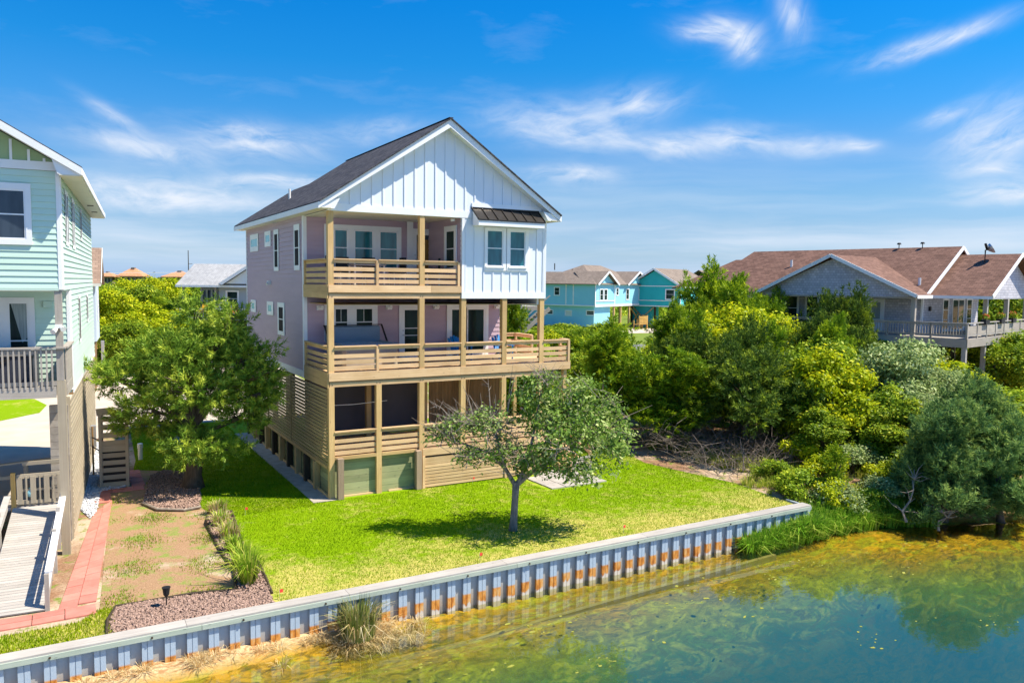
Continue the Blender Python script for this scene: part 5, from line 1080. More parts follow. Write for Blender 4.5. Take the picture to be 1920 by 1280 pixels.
window(B, (0.01, 2.2, 4.8), (0, 1, 0), (1, 0, 0), 0.9, 1.7, trim=0.12, glassmat=pane_n)
MB().box(0.1, 0.3, 3.5, 3.7, 0, 3.2).build('downpipe', metal_lt, B)

# pale grey house across the driveway
G_ = thing('beach_house', 'grey-sided raised house with a pale grey roof behind the juniper', 'house', (2.4, 54.8, 0), R_(-28))
lap(G_, 'siding', (0.4, 3.0), (4.6, 3.0), 4.2, 6.9, (0, -1), grey_p, 0.25); lap(G_, 'siding', (3.2, 0), (16, 0), 4.2, 6.9, (0, -1), grey_p, 0.25); lap(G_, 'siding', (3.2, 3.0), (3.2, 0.0), 4.2, 6.9, (-1, 0), grey_p, 0.25)
MB().box(0.4, 16, 3.05, 9, 4.0, 6.9).box(3.25, 16, 0.05, 3.05, 4.0, 6.9).build('wall', grey_p, G_)
gable_roof(G_, roof_gr, (-0.6, 4.2, 9.05), (16.5, 4.2, 9.05), (-0.6, -0.7, 6.95), (16.5, -0.7, 6.95), (-0.6, 9.2, 6.9), (16.5, 9.2, 6.9))
gable_roof(G_, roof_gr, (7.0, -1.2, 9.3), (7.0, 4.0, 9.3), (3.6, -1.2, 7.1), (3.6, 4.0, 7.1), (10.4, -1.2, 7.1), (10.4, 4.0, 7.1))
MB().prism([(4.1, -0.8, 7.1), (9.9, -0.8, 7.1), (7.0, -0.8, 9.0)], (0, 0.1, 0)).build('gable_wall', white, G_)
MB().prism([(3.6, -1.22, 7.12), (7.0, -1.22, 9.32), (10.4, -1.22, 7.12), (10.1, -1.22, 6.98), (7.0, -1.22, 9.02), (3.9, -1.22, 6.98)], (0, 0.06, 0)).build('rake_board', white, G_)
piece('fascia', G_, (-0.6, -0.72, 6.85), (16.5, -0.72, 6.85), 0.06, 0.2, white); MB().prism([(-0.55, 0, 6.9), (-0.55, 8.6, 6.9), (-0.55, 4.2, 8.85)], (0.1, 0, 0)).build('gable_wall', white, G_)
for x in (0.0, 1.7, 3.0): piece('post', G_, (x, -0.3, 0), (x, -0.3, 6.8), 0.18, 0.18, grey_w, (0, 1, 0))
simple_window(G_, (4.0, -0.03, 5.0), (1, 0, 0), (0, -1, 0), 1.0, 1.35); simple_window(G_, (6.4, -0.03, 5.0), (1, 0, 0), (0, -1, 0), 1.0, 1.35)
for i in range(5): window(G_, (0.6+i*0.48, 2.96, 4.3), (1, 0, 0), (0, -1, 0), 0.38, 2.2, trim=0.05, glassmat=pane_n, rails=())
MB().box(0, 16, -2.2, 3.0, 3.7, 3.9).build('deck', grey_w, G_); r = MB().beam((0, -2.2, 4.75), (16, -2.2, 4.75), 0.12, 0.06).beam((0, -2.2, 4.0), (16, -2.2, 4.0), 0.06, 0.1).build('railing', cream, G_)
for i in range(60): piece('baluster', r, (0.1+i*0.2, -2.2, 4.0), (0.1+i*0.2, -2.2, 4.72), 0.05, 0.05, cream, (0, 1, 0))
for x in (0.1, 4.2, 8.5): piece('pile', G_, (x, -2.1, 0), (x, -2.1, 3.7), 0.25, 0.25, brown_w, (0, 1, 0)); piece('pile', G_, (x, 2.5, 0), (x, 2.5, 3.7), 0.25, 0.25, brown_w, (0, 1, 0))
MB().box(2, 15, 3, 9, 0, 3.7).build('lower_wall', dark_pile, G_)
gc, gs = math.cos(R_(-28)), math.sin(R_(-28))
def gworld(x, y, z): return (2.4+x*gc-y*gs, 54.8+x*gs+y*gc, z)
yc = None
for i, (x, lb) in enumerate(((2.2, 'yellow deck chair at the left end of the grey house deck'), (4.3, 'yellow deck chair under the window of the grey house'), (5.0, 'yellow deck chair at the right of the pair under the grey house window'))):
    if yc is None:
        yc = thing('deck_chair', lb, 'chair', gworld(x, -1.2, 3.9), R_(-28), 'yellow chairs on the grey house deck')
        ym = plain('yellow_plastic', (0.75, 0.38, 0.02), (0.8, 0.44, 0.03), 3, 0.5)
        MB().box(-0.3, 0.3, -0.3, 0.25, 0.4, 0.46).build('seat', ym, yc); MB().beam((0, 0.2, 0.42), (0, 0.45, 1.25), 0.6, 0.05, (0, -1, 0.3)).build('backrest', ym, yc)
        for sx in (-0.32, 0.32):
            piece('leg', yc, (sx, -0.3, 0), (sx, -0.3, 0.65), 0.07, 0.05, ym, (0, 1, 0)); piece('armrest', yc, (sx, -0.35, 0.67), (sx, 0.35, 0.67), 0.12, 0.03, ym)
    else:
        o = copy_tree(yc); o.location = gworld(x, -1.2, 3.9); o['label'] = lb
# green neighbour seen through the porch posts, with stairs
N = thing('beach_house', 'pale green house with grey stairs glimpsed between the porch posts', 'house', (23.2, 28.1, 1.6), R_(-8))
lap(N, 'siding', (-6, 0), (0.3, 0), 4.0, 6.6, (0, -1), pale_green, 0.22); MB().box(-6, 0.3, 0.03, 9, 3.9, 9.5).build('wall', pale_green, N)
MB().box(0.3, 2.5, -0.5, 3, 3.7, 4.0).build('deck', grey_w, N); r = MB().beam((0.3, -0.5, 4.95), (2.5, -0.5, 4.95), 0.12, 0.07).beam((0.3, -0.5, 4.2), (2.5, -0.5, 4.2), 0.06, 0.1).build('railing', grey_w, N)
for i in range(10): piece('baluster', r, (0.4+i*0.21, -0.5, 4.1), (0.4+i*0.21, -0.5, 4.92), 0.06, 0.06, grey_w, (0, 1, 0))
for x in (0.5, 2.4): piece('post', N, (x, -0.4, -1.8), (x, -0.4, 6.5), 0.22, 0.22, silver_w, (0, 1, 0))
stn = MB().beam((2.3, -0.9, 3.9), (-2.1, -0.9, 0.3), 0.06, 0.3).beam((2.3, -2.1, 3.9), (-2.1, -2.1, 0.3), 0.06, 0.3).beam((2.3, -2.1, 4.9), (-2.1, -2.1, 1.3), 0.06, 0.08).build('stairs', grey_w, N)
for k in range(16): piece('tread', stn, (2.15-k*0.275, -2.05, 3.75-k*0.225), (2.15-k*0.275, -0.95, 3.75-k*0.225), 0.28, 0.05, grey_w)
gable_roof(N, roof_tan, (-3, -0.5, 9.0), (-3, 9.3, 9.0), (-6.5, -0.5, 6.7), (-6.5, 9.3, 6.7), (0.7, -0.5, 6.7), (0.7, 9.3, 6.7))

# light blue house and teal house on piles, far right of centre
def lattice_x(t, p, q, h): t.beam((*p, 0.3), (*q, h), 0.18, 0.18); t.beam((*p, h), (*q, 0.3), 0.18, 0.18)
L = thing('beach_house', 'light blue house on piles with twin front gables and a taupe hip roof', 'house', (66.06, 76.37, -0.3), R_(25))
lap(L, 'siding', (0, 0), (18.5, 0), 4.2, 7.7, (0, -1), sky_p, 0.26); lap(L, 'siding', (0, 10), (0, 0), 4.2, 7.7, (-1, 0), sky_p, 0.26); lap(L, 'siding', (0.6, 14), (0.6, 0.5), 0.9, 4.15, (-1, 0), sky_p, 0.26)
lap(L, 'siding', (0.6, 0.5), (6, 0.5), 0.9, 4.15, (0, -1), sky_p, 0.26)
MB().box(0.03, 18.5, 0.03, 12, 4.1, 7.7).box(0.63, 6, 0.53, 14, 0.8, 4.1).box(0.03, 10, 12, 16, 4.1, 7.7).build('wall', sky_p, L)
piece('trim_board', L, (-0.05, -0.05, 4.25), (18.5, -0.05, 4.25), 0.1, 0.35, white); piece('trim_board', L, (-0.05, 0, 4.25), (-0.05, 16, 4.25), 0.1, 0.2, white)
for x in (0.0, 6.6, 18.45): piece('corner_board', L, (x, -0.05, 4.3), (x, -0.05, 7.8), 0.2, 0.08, white, (0, 1, 0))
for y in (4.0, 5.4, 9.8): piece('corner_board', L, (-0.05, y, 4.3), (-0.05, y, 7.7), 0.08, 0.2, white, (0, 1, 0))
def hip(poly_low, ridge, mat, name='roof'):
    a, b_, c, d = poly_low; e, f = ridge
    for P in ((a, b_, f, e), (b_, c, f), (c, d, e, f), (d, a, e)): MB().prism(list(P), (0, 0, -0.1)).build(name, mat, L)
hip([(-0.6, -0.4, 7.75), (19, -0.4, 7.75), (19, 12.5, 7.75), (-0.6, 12.5, 7.75)], [(6.5, 6, 11.0), (12.5, 6, 11.0)], roof_tan)
MB().prism([(-0.6, 4, 7.75), (2.8, 8, 9.75), (2.8, 16, 9.75), (-0.6, 16.5, 7.75)], (0, 0, -0.1)).build('roof', roof_tan, L)
MB().prism([(6.2, 16.5, 7.75), (2.8, 16, 9.75), (2.8, 8, 9.75), (6.2, 8, 7.75)], (0, 0, -0.1)).build('roof', roof_tan, L)
MB().prism([(-0.6, 16.5, 7.75), (2.8, 16, 9.75), (6.2, 16.5, 7.75)], (0, 0, -0.1)).build('roof', roof_tan, L)
for gx_, gw_ in ((3.4, 3.6), (14.6, 4.4)):
    gh = 9.55 if gx_ < 5 else 9.7
    MB().prism([(gx_-gw_, -0.7, 7.75), (gx_, -0.7, gh+0.3), (gx_, 6, gh+0.3), (gx_-gw_, 2, 7.75)], (0, 0, -0.1)).build('roof', roof_tan, L)
    MB().prism([(gx_, -0.7, gh+0.3), (gx_+gw_, -0.7, 7.75), (gx_+gw_, 2, 7.75), (gx_, 6, gh+0.3)], (0, 0, -0.1)).build('roof', roof_tan, L)
    MB().prism([(gx_-gw_+0.4, -0.06, 7.7), (gx_+gw_-0.4, -0.06, 7.7), (gx_, -0.06, gh+0.05)], (0, 0.1, 0)).build('gable_wall', sky_p, L)
    for s_ in (-1, 1): MB().beam((gx_+s_*gw_, -0.74, 7.62), (gx_+s_*0.05, -0.74, gh+0.18), 0.06, 0.3).build('rake_board', white, L)
    piece('trim_board', L, (gx_-gw_+0.5, -0.1, 7.72), (gx_+gw_-0.5, -0.1, 7.72), 0.06, 0.14, white)
for x, w, h, z in ((1.6, 0.95, 1.7, 5.15), (3.0, 0.95, 1.7, 5.15), (7.2, 0.7, 1.1, 5.95), (10.8, 0.95, 1.7, 5.2), (15.7, 0.95, 1.7, 5.2)): simple_window(L, (x, -0.03, z), (1, 0, 0), (0, -1, 0), w, h)
piece('trim_board', L, (0.2, -0.06, 5.0), (6.6, -0.06, 5.0), 0.06, 0.14, white)
simple_window(L, (-0.03, 7.6, 5.9), (0, -1, 0), (-1, 0, 0), 0.9, 1.2); simple_window(L, (0.57, 9.9, 2.7), (0, -1, 0), (-1, 0, 0), 1.6, 0.6); simple_window(L, (0.57, 1.8, 2.8), (0, -1, 0), (-1, 0, 0), 1.3, 0.6); simple_window(L, (0.57, 5.8, 2.6), (0, -1, 0), (-1, 0, 0), 1.1, 0.7, gm=cream)
for x, y in ((6.8, 0.2), (9.2, 0.2), (12.4, 0.2), (17.9, 0.2), (6.8, 5), (9.2, 5), (12.4, 5), (18.2, 5), (8, 9), (12.4, 9), (18.2, 9), (7.6, 2.5), (13.5, 2.5)): piece('pile', L, (x, y, -0.2), (x, y, 4.1), 0.3, 0.3, pine_g, (0, 1, 0))
lattice_x(bx := MB(), (12.6, 0.2), (17.8, 0.2), 4.0); bx.build('brace', yel_w, L); lattice_x(bx := MB(), (9.2, 5), (12.4, 5), 4.0); bx.build('brace', yel_w, L)
MB().box(-1.2, 0.0, 13, 16, 0.0, 5.2).build('shower_screen', cream, L)
for k in range(6): piece('slat', L, (-1.25, 13, 1.6+k*0.4), (-1.25, 16, 1.6+k*0.4), 0.05, 0.28, white)
for i, (px, pw) in enumerate(((7.6, 0.09), (3.5, 0.08))): MB().tube([(px-3, 7+i, 9.0+i), (px-3, 7+i, 10.2+i*0.9)], pw, 6).build('vent_pipe', dark_pile, L)
T_ = thing('beach_house', 'teal house on braced piles with a taupe gable roof beside the light blue one', 'house', (83.6, 76.0, -0.3), R_(25))
lap(T_, 'siding', (0, 9.5), (0, 0), 4.0, 7.5, (-1, 0), teal_p, 0.26); lap(T_, 'siding', (0, 0), (14, 0), 4.0, 7.5, (0, -1), plain('sunlit_teal_siding', (0.10, 0.55, 0.58), (0.12, 0.6, 0.62), 0.5, 0.6), 0.26)  # front in a paler copy of the teal, sunlight put into the colour
MB().box(0.03, 14, 0.03, 9.5, 3.9, 7.5).box(0.5, 3.5, 5.5, 9.3, 0.3, 3.9).build('wall', teal_p, T_)
MB().prism([(0.0, 0, 7.55), (0.0, 9.5, 7.55), (0, 4.75, 10.2)], (0.1, 0, 0)).build('gable_wall', teal_p, T_)
gable_roof(T_, roof_tan, (-0.6, 4.75, 10.6), (14, 4.75, 10.6), (-0.6, -0.6, 7.45), (16, -0.6, 7.45), (-0.6, 10.1, 7.45), (16, 10.1, 7.45))
for s_ in (-0.6, 10.1): MB().beam((-0.64, s_, 7.35), (-0.64, 4.75, 10.48), 0.06, 0.32).build('rake_board', white, T_)
piece('trim_board', T_, (-0.06, 0, 7.5), (-0.06, 9.5, 7.5), 0.06, 0.14, white); piece('trim_board', T_, (-0.06, 0, 4.05), (-0.06, 9.5, 4.05), 0.06, 0.16, white); piece('trim_board', T_, (-0.06, 1, 5.0), (-0.06, 9.5, 5.0), 0.06, 0.12, white)
piece('corner_board', T_, (0.0, -0.05, 4), (0.0, -0.05, 7.5), 0.2, 0.1, white, (0, 1, 0)); piece('fascia', T_, (-0.6, -0.62, 7.35), (16, -0.62, 7.35), 0.06, 0.2, white)
simple_window(T_, (-0.03, 2.6, 5.3), (0, -1, 0), (-1, 0, 0), 1.5, 1.6); simple_window(T_, (1.6, -0.03, 5.5), (1, 0, 0), (0, -1, 0), 0.8, 1.3)
for y in (0.2, 4.7, 9.2): piece('pile', T_, (0.2, y, -0.2), (0.2, y, 3.9), 0.3, 0.3, dark_pile, (0, 1, 0)); piece('pile', T_, (6, y, -0.2), (6, y, 3.9), 0.3, 0.3, dark_pile, (0, 1, 0))
lattice_x(bx := MB(), (0.1, 4.9), (0.1, 9.0), 3.8); bx.build('brace', slat_w, T_)
bin_stand((75.0, 76.2, 0), R_(20), 'orange slatted wooden bin stand under the light blue house', n=6, w=2.6); bin_stand((77.5, 77.3, 0), R_(65), 'orange slatted wooden bin stand turned sideways under the light blue house', n=6, w=2.6)
bin_stand((83.6, 73.6, 0), R_(20), 'orange slatted wooden bin stand in front of the teal house piles', n=8, w=4.2)
Q = thing('beach_house', 'tan-roofed house peeking out behind the teal house', 'house', (103, 86, 0), R_(25))
MB().box(0, 12, 0, 9, 4, 7.4).box(2, 10, 2, 8, 0, 4).build('wall', cream, Q); gable_roof(Q, roof_tan, (-0.6, 4.5, 10.4), (12.6, 4.5, 10.4), (-0.6, -0.6, 7.3), (12.6, -0.6, 7.3), (-0.6, 9.6, 7.3), (12.6, 9.6, 7.3))

# ------------------------------------------------------------------ shingled house on the right
D_ = thing('beach_house', 'large grey shingled house with brown roofs on tall posts at the right', 'house', (38.65, 0.96, 0), R_(12))
FX, FY = 2.55, 3.55
MB().box(FX, 12.9, FY, 19.5, 4.42, 7.0).build('wall', shake, D_); MB().box(FX+0.002, 12.9, FY-0.02, FY-0.001, 4.42, 7.0).build('wall', shake_f, D_)
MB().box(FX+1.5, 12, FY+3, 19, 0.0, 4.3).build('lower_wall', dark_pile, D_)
RXm = 7.73; MZ = 10.25; EZm = 6.98; ex = 1.75
MB().prism([(ex, 3.0, EZm), (RXm, 3.0, MZ), (RXm, 18.9, MZ), (ex, 20.6, EZm)], (0, 0, -0.12)).build('roof', roof_br, D_)
MB().prism([(RXm, 3.0, MZ), (2*RXm-ex, 3.0, EZm), (2*RXm-ex, 20.6, EZm), (RXm, 18.9, MZ)], (0, 0, -0.12)).build('roof', roof_br, D_)
MB().prism([(ex, 20.6, EZm), (RXm, 18.9, MZ), (2*RXm-ex, 20.6, EZm)], (0, 0, -0.12)).build('roof', roof_br2, D_)
MB().prism([(3.2, 20.4, 7.7), (RXm, 18.5, 9.6), (RXm, 20.6, 9.6), (3.2, 23.8, 7.2)], (0, 0, -0.1)).build('roof', roof_br, D_)
MB().prism([(FX+0.1, 3.35, 7.0), (2*RXm-FX-0.1, 3.35, 7.0), (RXm, 3.35, MZ-0.25)], (0, 0.12, 0)).build('gable_wall', shake_f, D_)
MB().beam((ex, 2.97, EZm-0.08), (RXm, 2.97, MZ-0.08), 0.06, 0.24).build('rake_board', white, D_); MB().beam((2*RXm-ex, 2.97, EZm-0.08), (RXm, 2.97, MZ-0.08), 0.06, 0.24).build('rake_board', white, D_)
# broad porch gable on the left face
py = 8.3; pz = 9.55; pe = 6.95; ph = 5.55
MB().prism([(-0.45, py, pz), (-0.45, py-ph, pe), (2.0, py-ph, pe), (6.4, py, pz)], (0, 0, -0.1)).build('roof', roof_br2, D_)
MB().prism([(-0.45, py, pz), (6.4, py, pz), (2.0, py+ph, pe), (-0.45, py+ph, pe)], (0, 0, -0.1)).build('roof', roof_br2, D_)
MB().prism([(0.0, py-ph+0.15, 6.85), (0.0, py-ph+0.15, 7.0), (0.0, py, pz-0.25), (0.0, py+ph-0.15, 7.0), (0, py+ph-0.15, 6.85)], (0.14, 0, 0)).build('gable_wall', shake, D_)
for s_ in (-1, 1): MB().beam((-0.47, py+s_*ph, pe-0.06), (-0.47, py, pz-0.06), 0.05, 0.22, (0, 0, 1)).build('rake_board', white, D_)
piece('fascia', D_, (-0.4, py-ph-0.02, pe-0.1), (2.0, py-ph-0.02, pe-0.1), 0.05, 0.2, white)
MB().box(0, FX, 2.8, 13.8, 6.75, 6.84).build('porch_ceiling', grey_w, D_)
for x, y in ((FX-0.02, FY-0.03),): piece('corner_board', D_, (x, y, 4.45), (x, y, 7.0), 0.13, 0.13, white, (0, 1, 0))
# front porch wing
wy = -0.55; wz = 9.68; we = 6.95; wx = 2.35
MB().prism([(wx, wy, we), (RXm, wy, wz), (RXm, 3.3, wz), (wx, 3.3, we)], (0, 0, -0.1)).build('roof', roof_br, D_)
MB().prism([(RXm, wy, wz), (2*RXm-wx, wy, we), (2*RXm-wx, 3.3, we), (RXm, 3.3, wz)], (0, 0, -0.1)).build('roof', roof_br, D_)
MB().prism([(wx+0.5, 0.0, 6.75), (2*RXm-wx-0.5, 0.0, 6.75), (2*RXm-wx-0.5, 0, 7.1), (RXm, 0.0, wz-0.25), (wx+0.5, 0.0, 7.1)], (0, 0.12, 0)).build('gable_wall', shake_f, D_)
for s_ in (-1, 1): MB().beam((RXm+s_*(RXm-wx), wy-0.02, we-0.05), (RXm, wy-0.02, wz-0.05), 0.05, 0.24).build('rake_board', white, D_)
piece('fascia', D_, (wx-0.02, wy, we-0.1), (wx-0.02, 3.0, we-0.1), 0.05, 0.18, white); MB().box(wx+0.1, 13, 0.12, 3.4, 6.78, 6.86).build('porch_ceiling', cream, D_)
# deck, railings, posts
MB().box(0, 13.5, 0, FY-0.05, 4.3, 4.42).box(0, FX-0.05, FY, 14.5, 4.3, 4.42).build('deck', grey_w, D_)
piece('rim_board', D_, (-0.03, 0.0, 4.14), (-0.03, 14.5, 4.14), 0.06, 0.5, grey_w); piece('rim_board', D_, (0.0, -0.03, 4.14), (13.5, -0.03, 4.14), 0.06, 0.5, grey_w)
r1 = MB().beam((0.0, 0.0, 5.32), (0.0, 14.4, 5.32), 0.16, 0.06).beam((0.0, 0.0, 5.22), (0.0, 14.4, 5.22), 0.05, 0.1).beam((0, 0, 4.6), (0, 14.4, 4.6), 0.05, 0.1).build('railing', grey_w, D_)
y = 0.25
while y < 9.5: piece('baluster', r1, (-0.03, y, 4.55), (-0.03, y, 5.28), 0.05, 0.045, grey_w, (0, 1, 0)); y += 0.16
for y in (0.0, 2.0, 4.6): piece('rail_post', r1, (0, y, 4.42), (0, y, 5.29), 0.11, 0.11, grey_w, (0, 1, 0))
r2 = MB().beam((0, 0, 5.325), (13.5, 0, 5.325), 0.16, 0.055).beam((0, 0.0, 4.6), (13.5, 0.0, 4.6), 0.06, 0.1).build('railing', silver_w, D_)
for i in range(8): piece('rail_board', r2, (0.15+i*1.65, 0, 4.92), (1.6+i*1.65, 0, 4.92), 0.03, 0.52, grey_w); piece('rail_post', r2, (0.05+i*1.65, 0, 4.42), (0.05+i*1.65, 0, 5.29), 0.1, 0.1, silver_w, (0, 1, 0))
for y in (3.1, 5.87, 9.2, 13.2): piece('post', D_, (0.1, y, -0.2), (0.1, y, 6.75), 0.24, 0.24, grey_w, (0, 1, 0))
for x in (0.1, 3.4, 7.35, 11.4): piece('post', D_, (x, 0.12, -0.2), (x, 0.12, 4.3 if x < 1 else 6.78), 0.24, 0.24, silver_w, (0, 1, 0))
for x in (3.4, 7.4): piece('post', D_, (x, 3.2, -0.2), (x, 3.2, 4.3), 0.24, 0.24, grey_w, (0, 1, 0))
# doors and windows
o = MB().box(FX-0.08, FX-0.02, 5.9, 6.98, 4.42, 6.66).build('door', white, D_); MB().box(FX-0.09, FX-0.081, 6.15, 6.7, 5.3, 6.4).build('pane', curtain, o); MB().tube([(FX-0.08, 6.86, 5.35), (FX-0.16, 6.86, 5.35)], 0.05, 7).build('handle', black, o)
for y0, y1 in ((8.2, 9.3), (10.2, 11.4), (12.1, 13.0)): window(D_, (FX-0.02, y1, 5.0), (0, -1, 0), (-1, 0, 0), y1-y0, 1.7, trim=0.12, glassmat=pane_d)
for x0, x1 in ((6.1, 7.0), (10.6, 11.5)): window(D_, (x0, FY-0.025, 4.6), (1, 0, 0), (0, -1, 0), x1-x0, 2.0, trim=0.13, glassmat=pane_d, rails=(0.33, 0.66))
for i, x0 in enumerate((7.85, 8.95)): window(D_, (x0, FY-0.025, 4.5), (1, 0, 0), (0, -1, 0), 1.0, 2.1, trim=0.1, glassmat=pane_d if i == 0 else pane_n, rails=(), name='sliding_door')
MB().box(3.6, 3.75, FY-0.16, FY-0.03, 5.9, 6.2).build('wall_light', black, D_)
def roofm(x): return EZm+(x-ex)*(MZ-EZm)/(RXm-ex)
for (x, y, h) in ((5.3, 14.2, 0.5), (2.9, 3.9, 0.45)): MB().tube([(x, y, roofm(x)-0.1), (x, y, roofm(x)+h)], 0.09, 8).build('vent_pipe', white_pl, D_)
for y in (5.6, 7.2): MB().tube([(7.6, y, MZ-0.1), (7.6, y, MZ+0.3)], 0.03, 6).tube([(7.6, y, MZ+0.24), (7.6, y, MZ+0.36)], [0.16, 0.1], 8).build('roof_fan', metal_dk, D_)
an = thing('roof_antenna', 'small tilted dish antenna on the front porch roof of the shingled house', 'antenna', (0, 0, 0))
ca, sa_ = math.cos(R_(12)), math.sin(R_(12)); A0 = (38.65+6.6*ca-1.3*sa_, 0.96+6.6*sa_+1.3*ca, 9.1)
MB().tube([A0, (A0[0], A0[1], 9.9), (A0[0]+0.35, A0[1], 10.0)], 0.045, 6).tube([(A0[0]+0.2, A0[1], 9.95), (A0[0]-0.2, A0[1]-0.1, 10.3)], 0.08, 6).build('mount', metal_dk, an)
MB().tube([(A0[0]+0.28, A0[1]-0.02, 9.9), (A0[0]+0.36, A0[1]-0.12, 10.0), (A0[0]+0.42, A0[1]-0.2, 10.06)], [0.06, 0.3, 0.36], 12).build('dish', metal_lt, an)
def dloc(x, y, z): return (38.65+x*ca-y*sa_, 0.96+x*sa_+y*ca, z)
def flower_box(x, lb, c):
    t = thing('planter', lb, 'planter', dloc(x, 0.0, 5.36), R_(12), 'planters on the front rail of the shingled house')
    MB().box(-0.35, 0.35, -0.18, 0.14, -0.15, 0.12).build('pot', black, t)
    rg = np.random.default_rng(int(x*10)); V, F, ti = broad_crown(int(x*10), [(0, 0, 0.28, 0.42, 0.25, 0.2)], 40, 8, 0.05, 0.06); link('foliage', np_mesh('foliage', V, F, LEAF['mid'], ti), t)
    V, F, ti = broad_crown(int(x*10)+1, [(0, 0, 0.36, 0.36, 0.2, 0.16)], 16, 6, 0.045, 0.05); link('flowers', np_mesh('flowers', V, F, plain('petals_%d' % int(x*10), c, c, 2, 0.6), ti), t)
for x, lb, c in ((3.0, 'black planter of red flowers on the front rail left of the second porch post', (0.5, 0.02, 0.02)), (5.9, 'black planter with a red flower tuft between the two front porch posts', (0.55, 0.05, 0.03)), (8.2, 'black planter of mixed flowers on the front rail right of the second porch post', (0.5, 0.1, 0.02))): flower_box(x, lb, c)

# ------------------------------------------------------------------ trees
RT = np.array([math.cos(YAW), -math.sin(YAW), 0.0]); FD = np.array([math.sin(YAW), math.cos(YAW), 0.0])
# the big juniper in the side yard: lobes measured across the picture (sideways m, towards/away m, height m)
jt = thing('juniper_tree', 'big spreading juniper between the mint house and the lilac house', 'tree', (-3.9, 3.82, 0))
JL = [(0.25, 0.3, 6.5, 0.75, 0.45), (1.5, 0.2, 6.1, 0.65, 0.6), (0.75, 0.0, 5.4, 1.3, 0.75), (-1.0, 0.2, 5.0, 1.2, 0.75), (-2.2, 0.0, 4.15, 1.15, 0.5), (-2.95, 0.0, 4.35, 0.6, 0.3), (2.1, 0.0, 4.9, 0.75, 0.7), (2.65, -0.1, 4.3, 0.7, 0.45), (2.55, 0.0, 3.6, 0.7, 0.6), (0.4, -0.7, 3.9, 1.35, 0.9), (-1.3, -0.3, 3.1, 1.2, 0.75), (-2.0, 0.1, 2.5, 0.8, 0.4), (1.9, 0.3, 2.8, 0.75, 0.7), (0.55, -1.1, 2.0, 1.1, 0.5), (-0.4, 0.2, 2.3, 0.8, 0.45), (1.5, -0.6, 1.75, 0.75, 0.38), (0.3, 1.4, 4.3, 1.6, 1.0), (-1.2, 1.3, 4.0, 1.2, 0.8), (1.6, 1.2, 3.3, 1.0, 0.8), (0.2, -0.9, 5.0, 0.9, 0.6), (0.15, 0.2, 6.6, 0.28, 0.6), (1.55, 0.1, 6.35, 0.25, 0.5), (-3.3, 0.0, 4.6, 0.4, 0.16), (2.9, 0.0, 5.2, 0.45, 0.16), (3.0, -0.1, 4.3, 0.4, 0.14)]
lob = [tuple(RT*u*0.95+FD*d+np.array([0, 0, z-0.28]))+(a*0.84, a*0.72, b_*0.62) for u, d, z, a, b_ in JL]
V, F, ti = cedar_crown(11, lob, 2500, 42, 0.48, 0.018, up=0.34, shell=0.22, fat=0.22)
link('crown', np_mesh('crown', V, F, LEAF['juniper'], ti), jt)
limbs(MB(), random.Random(3), (0.05, -0.05, -0.1), (0.35, 0.3, 3.4), 0.34, lob[:16], wig=0.1).build('trunk', bark, jt, smooth=True)
# the small live oak on the lawn, thin and twiggy on its left
ot = thing('live_oak', 'small live oak on the front lawn with bare twigs on its left side', 'tree', (3.86, -5.82, 0))
OL = [(1.6, 0.1, 3.35, 1.25, 0.8), (2.6, -0.1, 2.9, 1.1, 0.75), (0.85, -0.3, 2.3, 0.85, 0.5), (0.6, 0.2, 4.0, 0.9, 0.75), (2.0, 0.4, 4.1, 1.0, 0.6), (3.1, 0.0, 2.4, 0.7, 0.4), (1.9, -0.4, 1.95, 1.0, 0.4), (1.2, 0.9, 3.2, 1.2, 0.9), (1.4, -0.9, 3.0, 1.1, 0.7), (2.9, 0.7, 3.4, 0.8, 0.6), (0.35, -0.4, 2.15, 0.6, 0.35), (-0.35, -0.3, 2.35, 0.55, 0.35)]
OT = [(-0.6, 0.0, 3.2, 0.9, 0.65), (-1.5, 0.2, 3.15, 0.85, 0.5), (-2.1, 0.0, 2.9, 0.55, 0.4), (-1.2, -0.4, 2.35, 0.7, 0.35), (-0.2, -0.3, 2.5, 0.7, 0.4), (1.0, 0.0, 4.6, 0.5, 0.35)]
lo1 = [tuple(RT*u+FD*d+np.array([0, 0, z]))+(a, a*0.9, b_) for u, d, z, a, b_ in OL]; lo2 = [tuple(RT*u+FD*d+np.array([0, 0, z]))+(a, a*0.9, b_) for u, d, z, a, b_ in OT]
V1, F1, t1 = broad_crown(21, lo1, 820, 12, 0.066, 0.12, shell=0.4); V2, F2, t2_ = broad_crown(22, lo2, 380, 8, 0.055, 0.10, shell=0.45)
link('crown', np_mesh('crown', np.concatenate([V1, V2]), np.concatenate([F1, F2+len(V1)]), LEAF['oak'], np.concatenate([t1, t2_])), ot)
tk = MB(); rg_ = random.Random(8)
tk.tube([(0, 0, -0.05), (0.02, 0, 0.25), (0.05, -0.02, 1.0), (0.08, -0.03, 1.5)], [0.15, 0.115, 0.10, 0.115], 12)
def limb(path, r): tk.tube(path, [r*(1-0.8*i/(len(path)-1)) for i in range(len(path))], 7, cap=False)
def P3(u, d, z): return tuple(RT*u+FD*d+np.array([0, 0, z]))
limb([P3(0.05, 0, 1.4), P3(-0.25, 0, 1.9), P3(-0.7, 0.05, 2.35), P3(-1.6, 0.1, 2.65), P3(-2.2, 0.1, 3.1)], 0.075); limb([P3(0.1, 0, 1.4), P3(0.4, 0, 2.0), P3(0.6, 0.1, 3.0), P3(0.8, 0, 4.3)], 0.08)
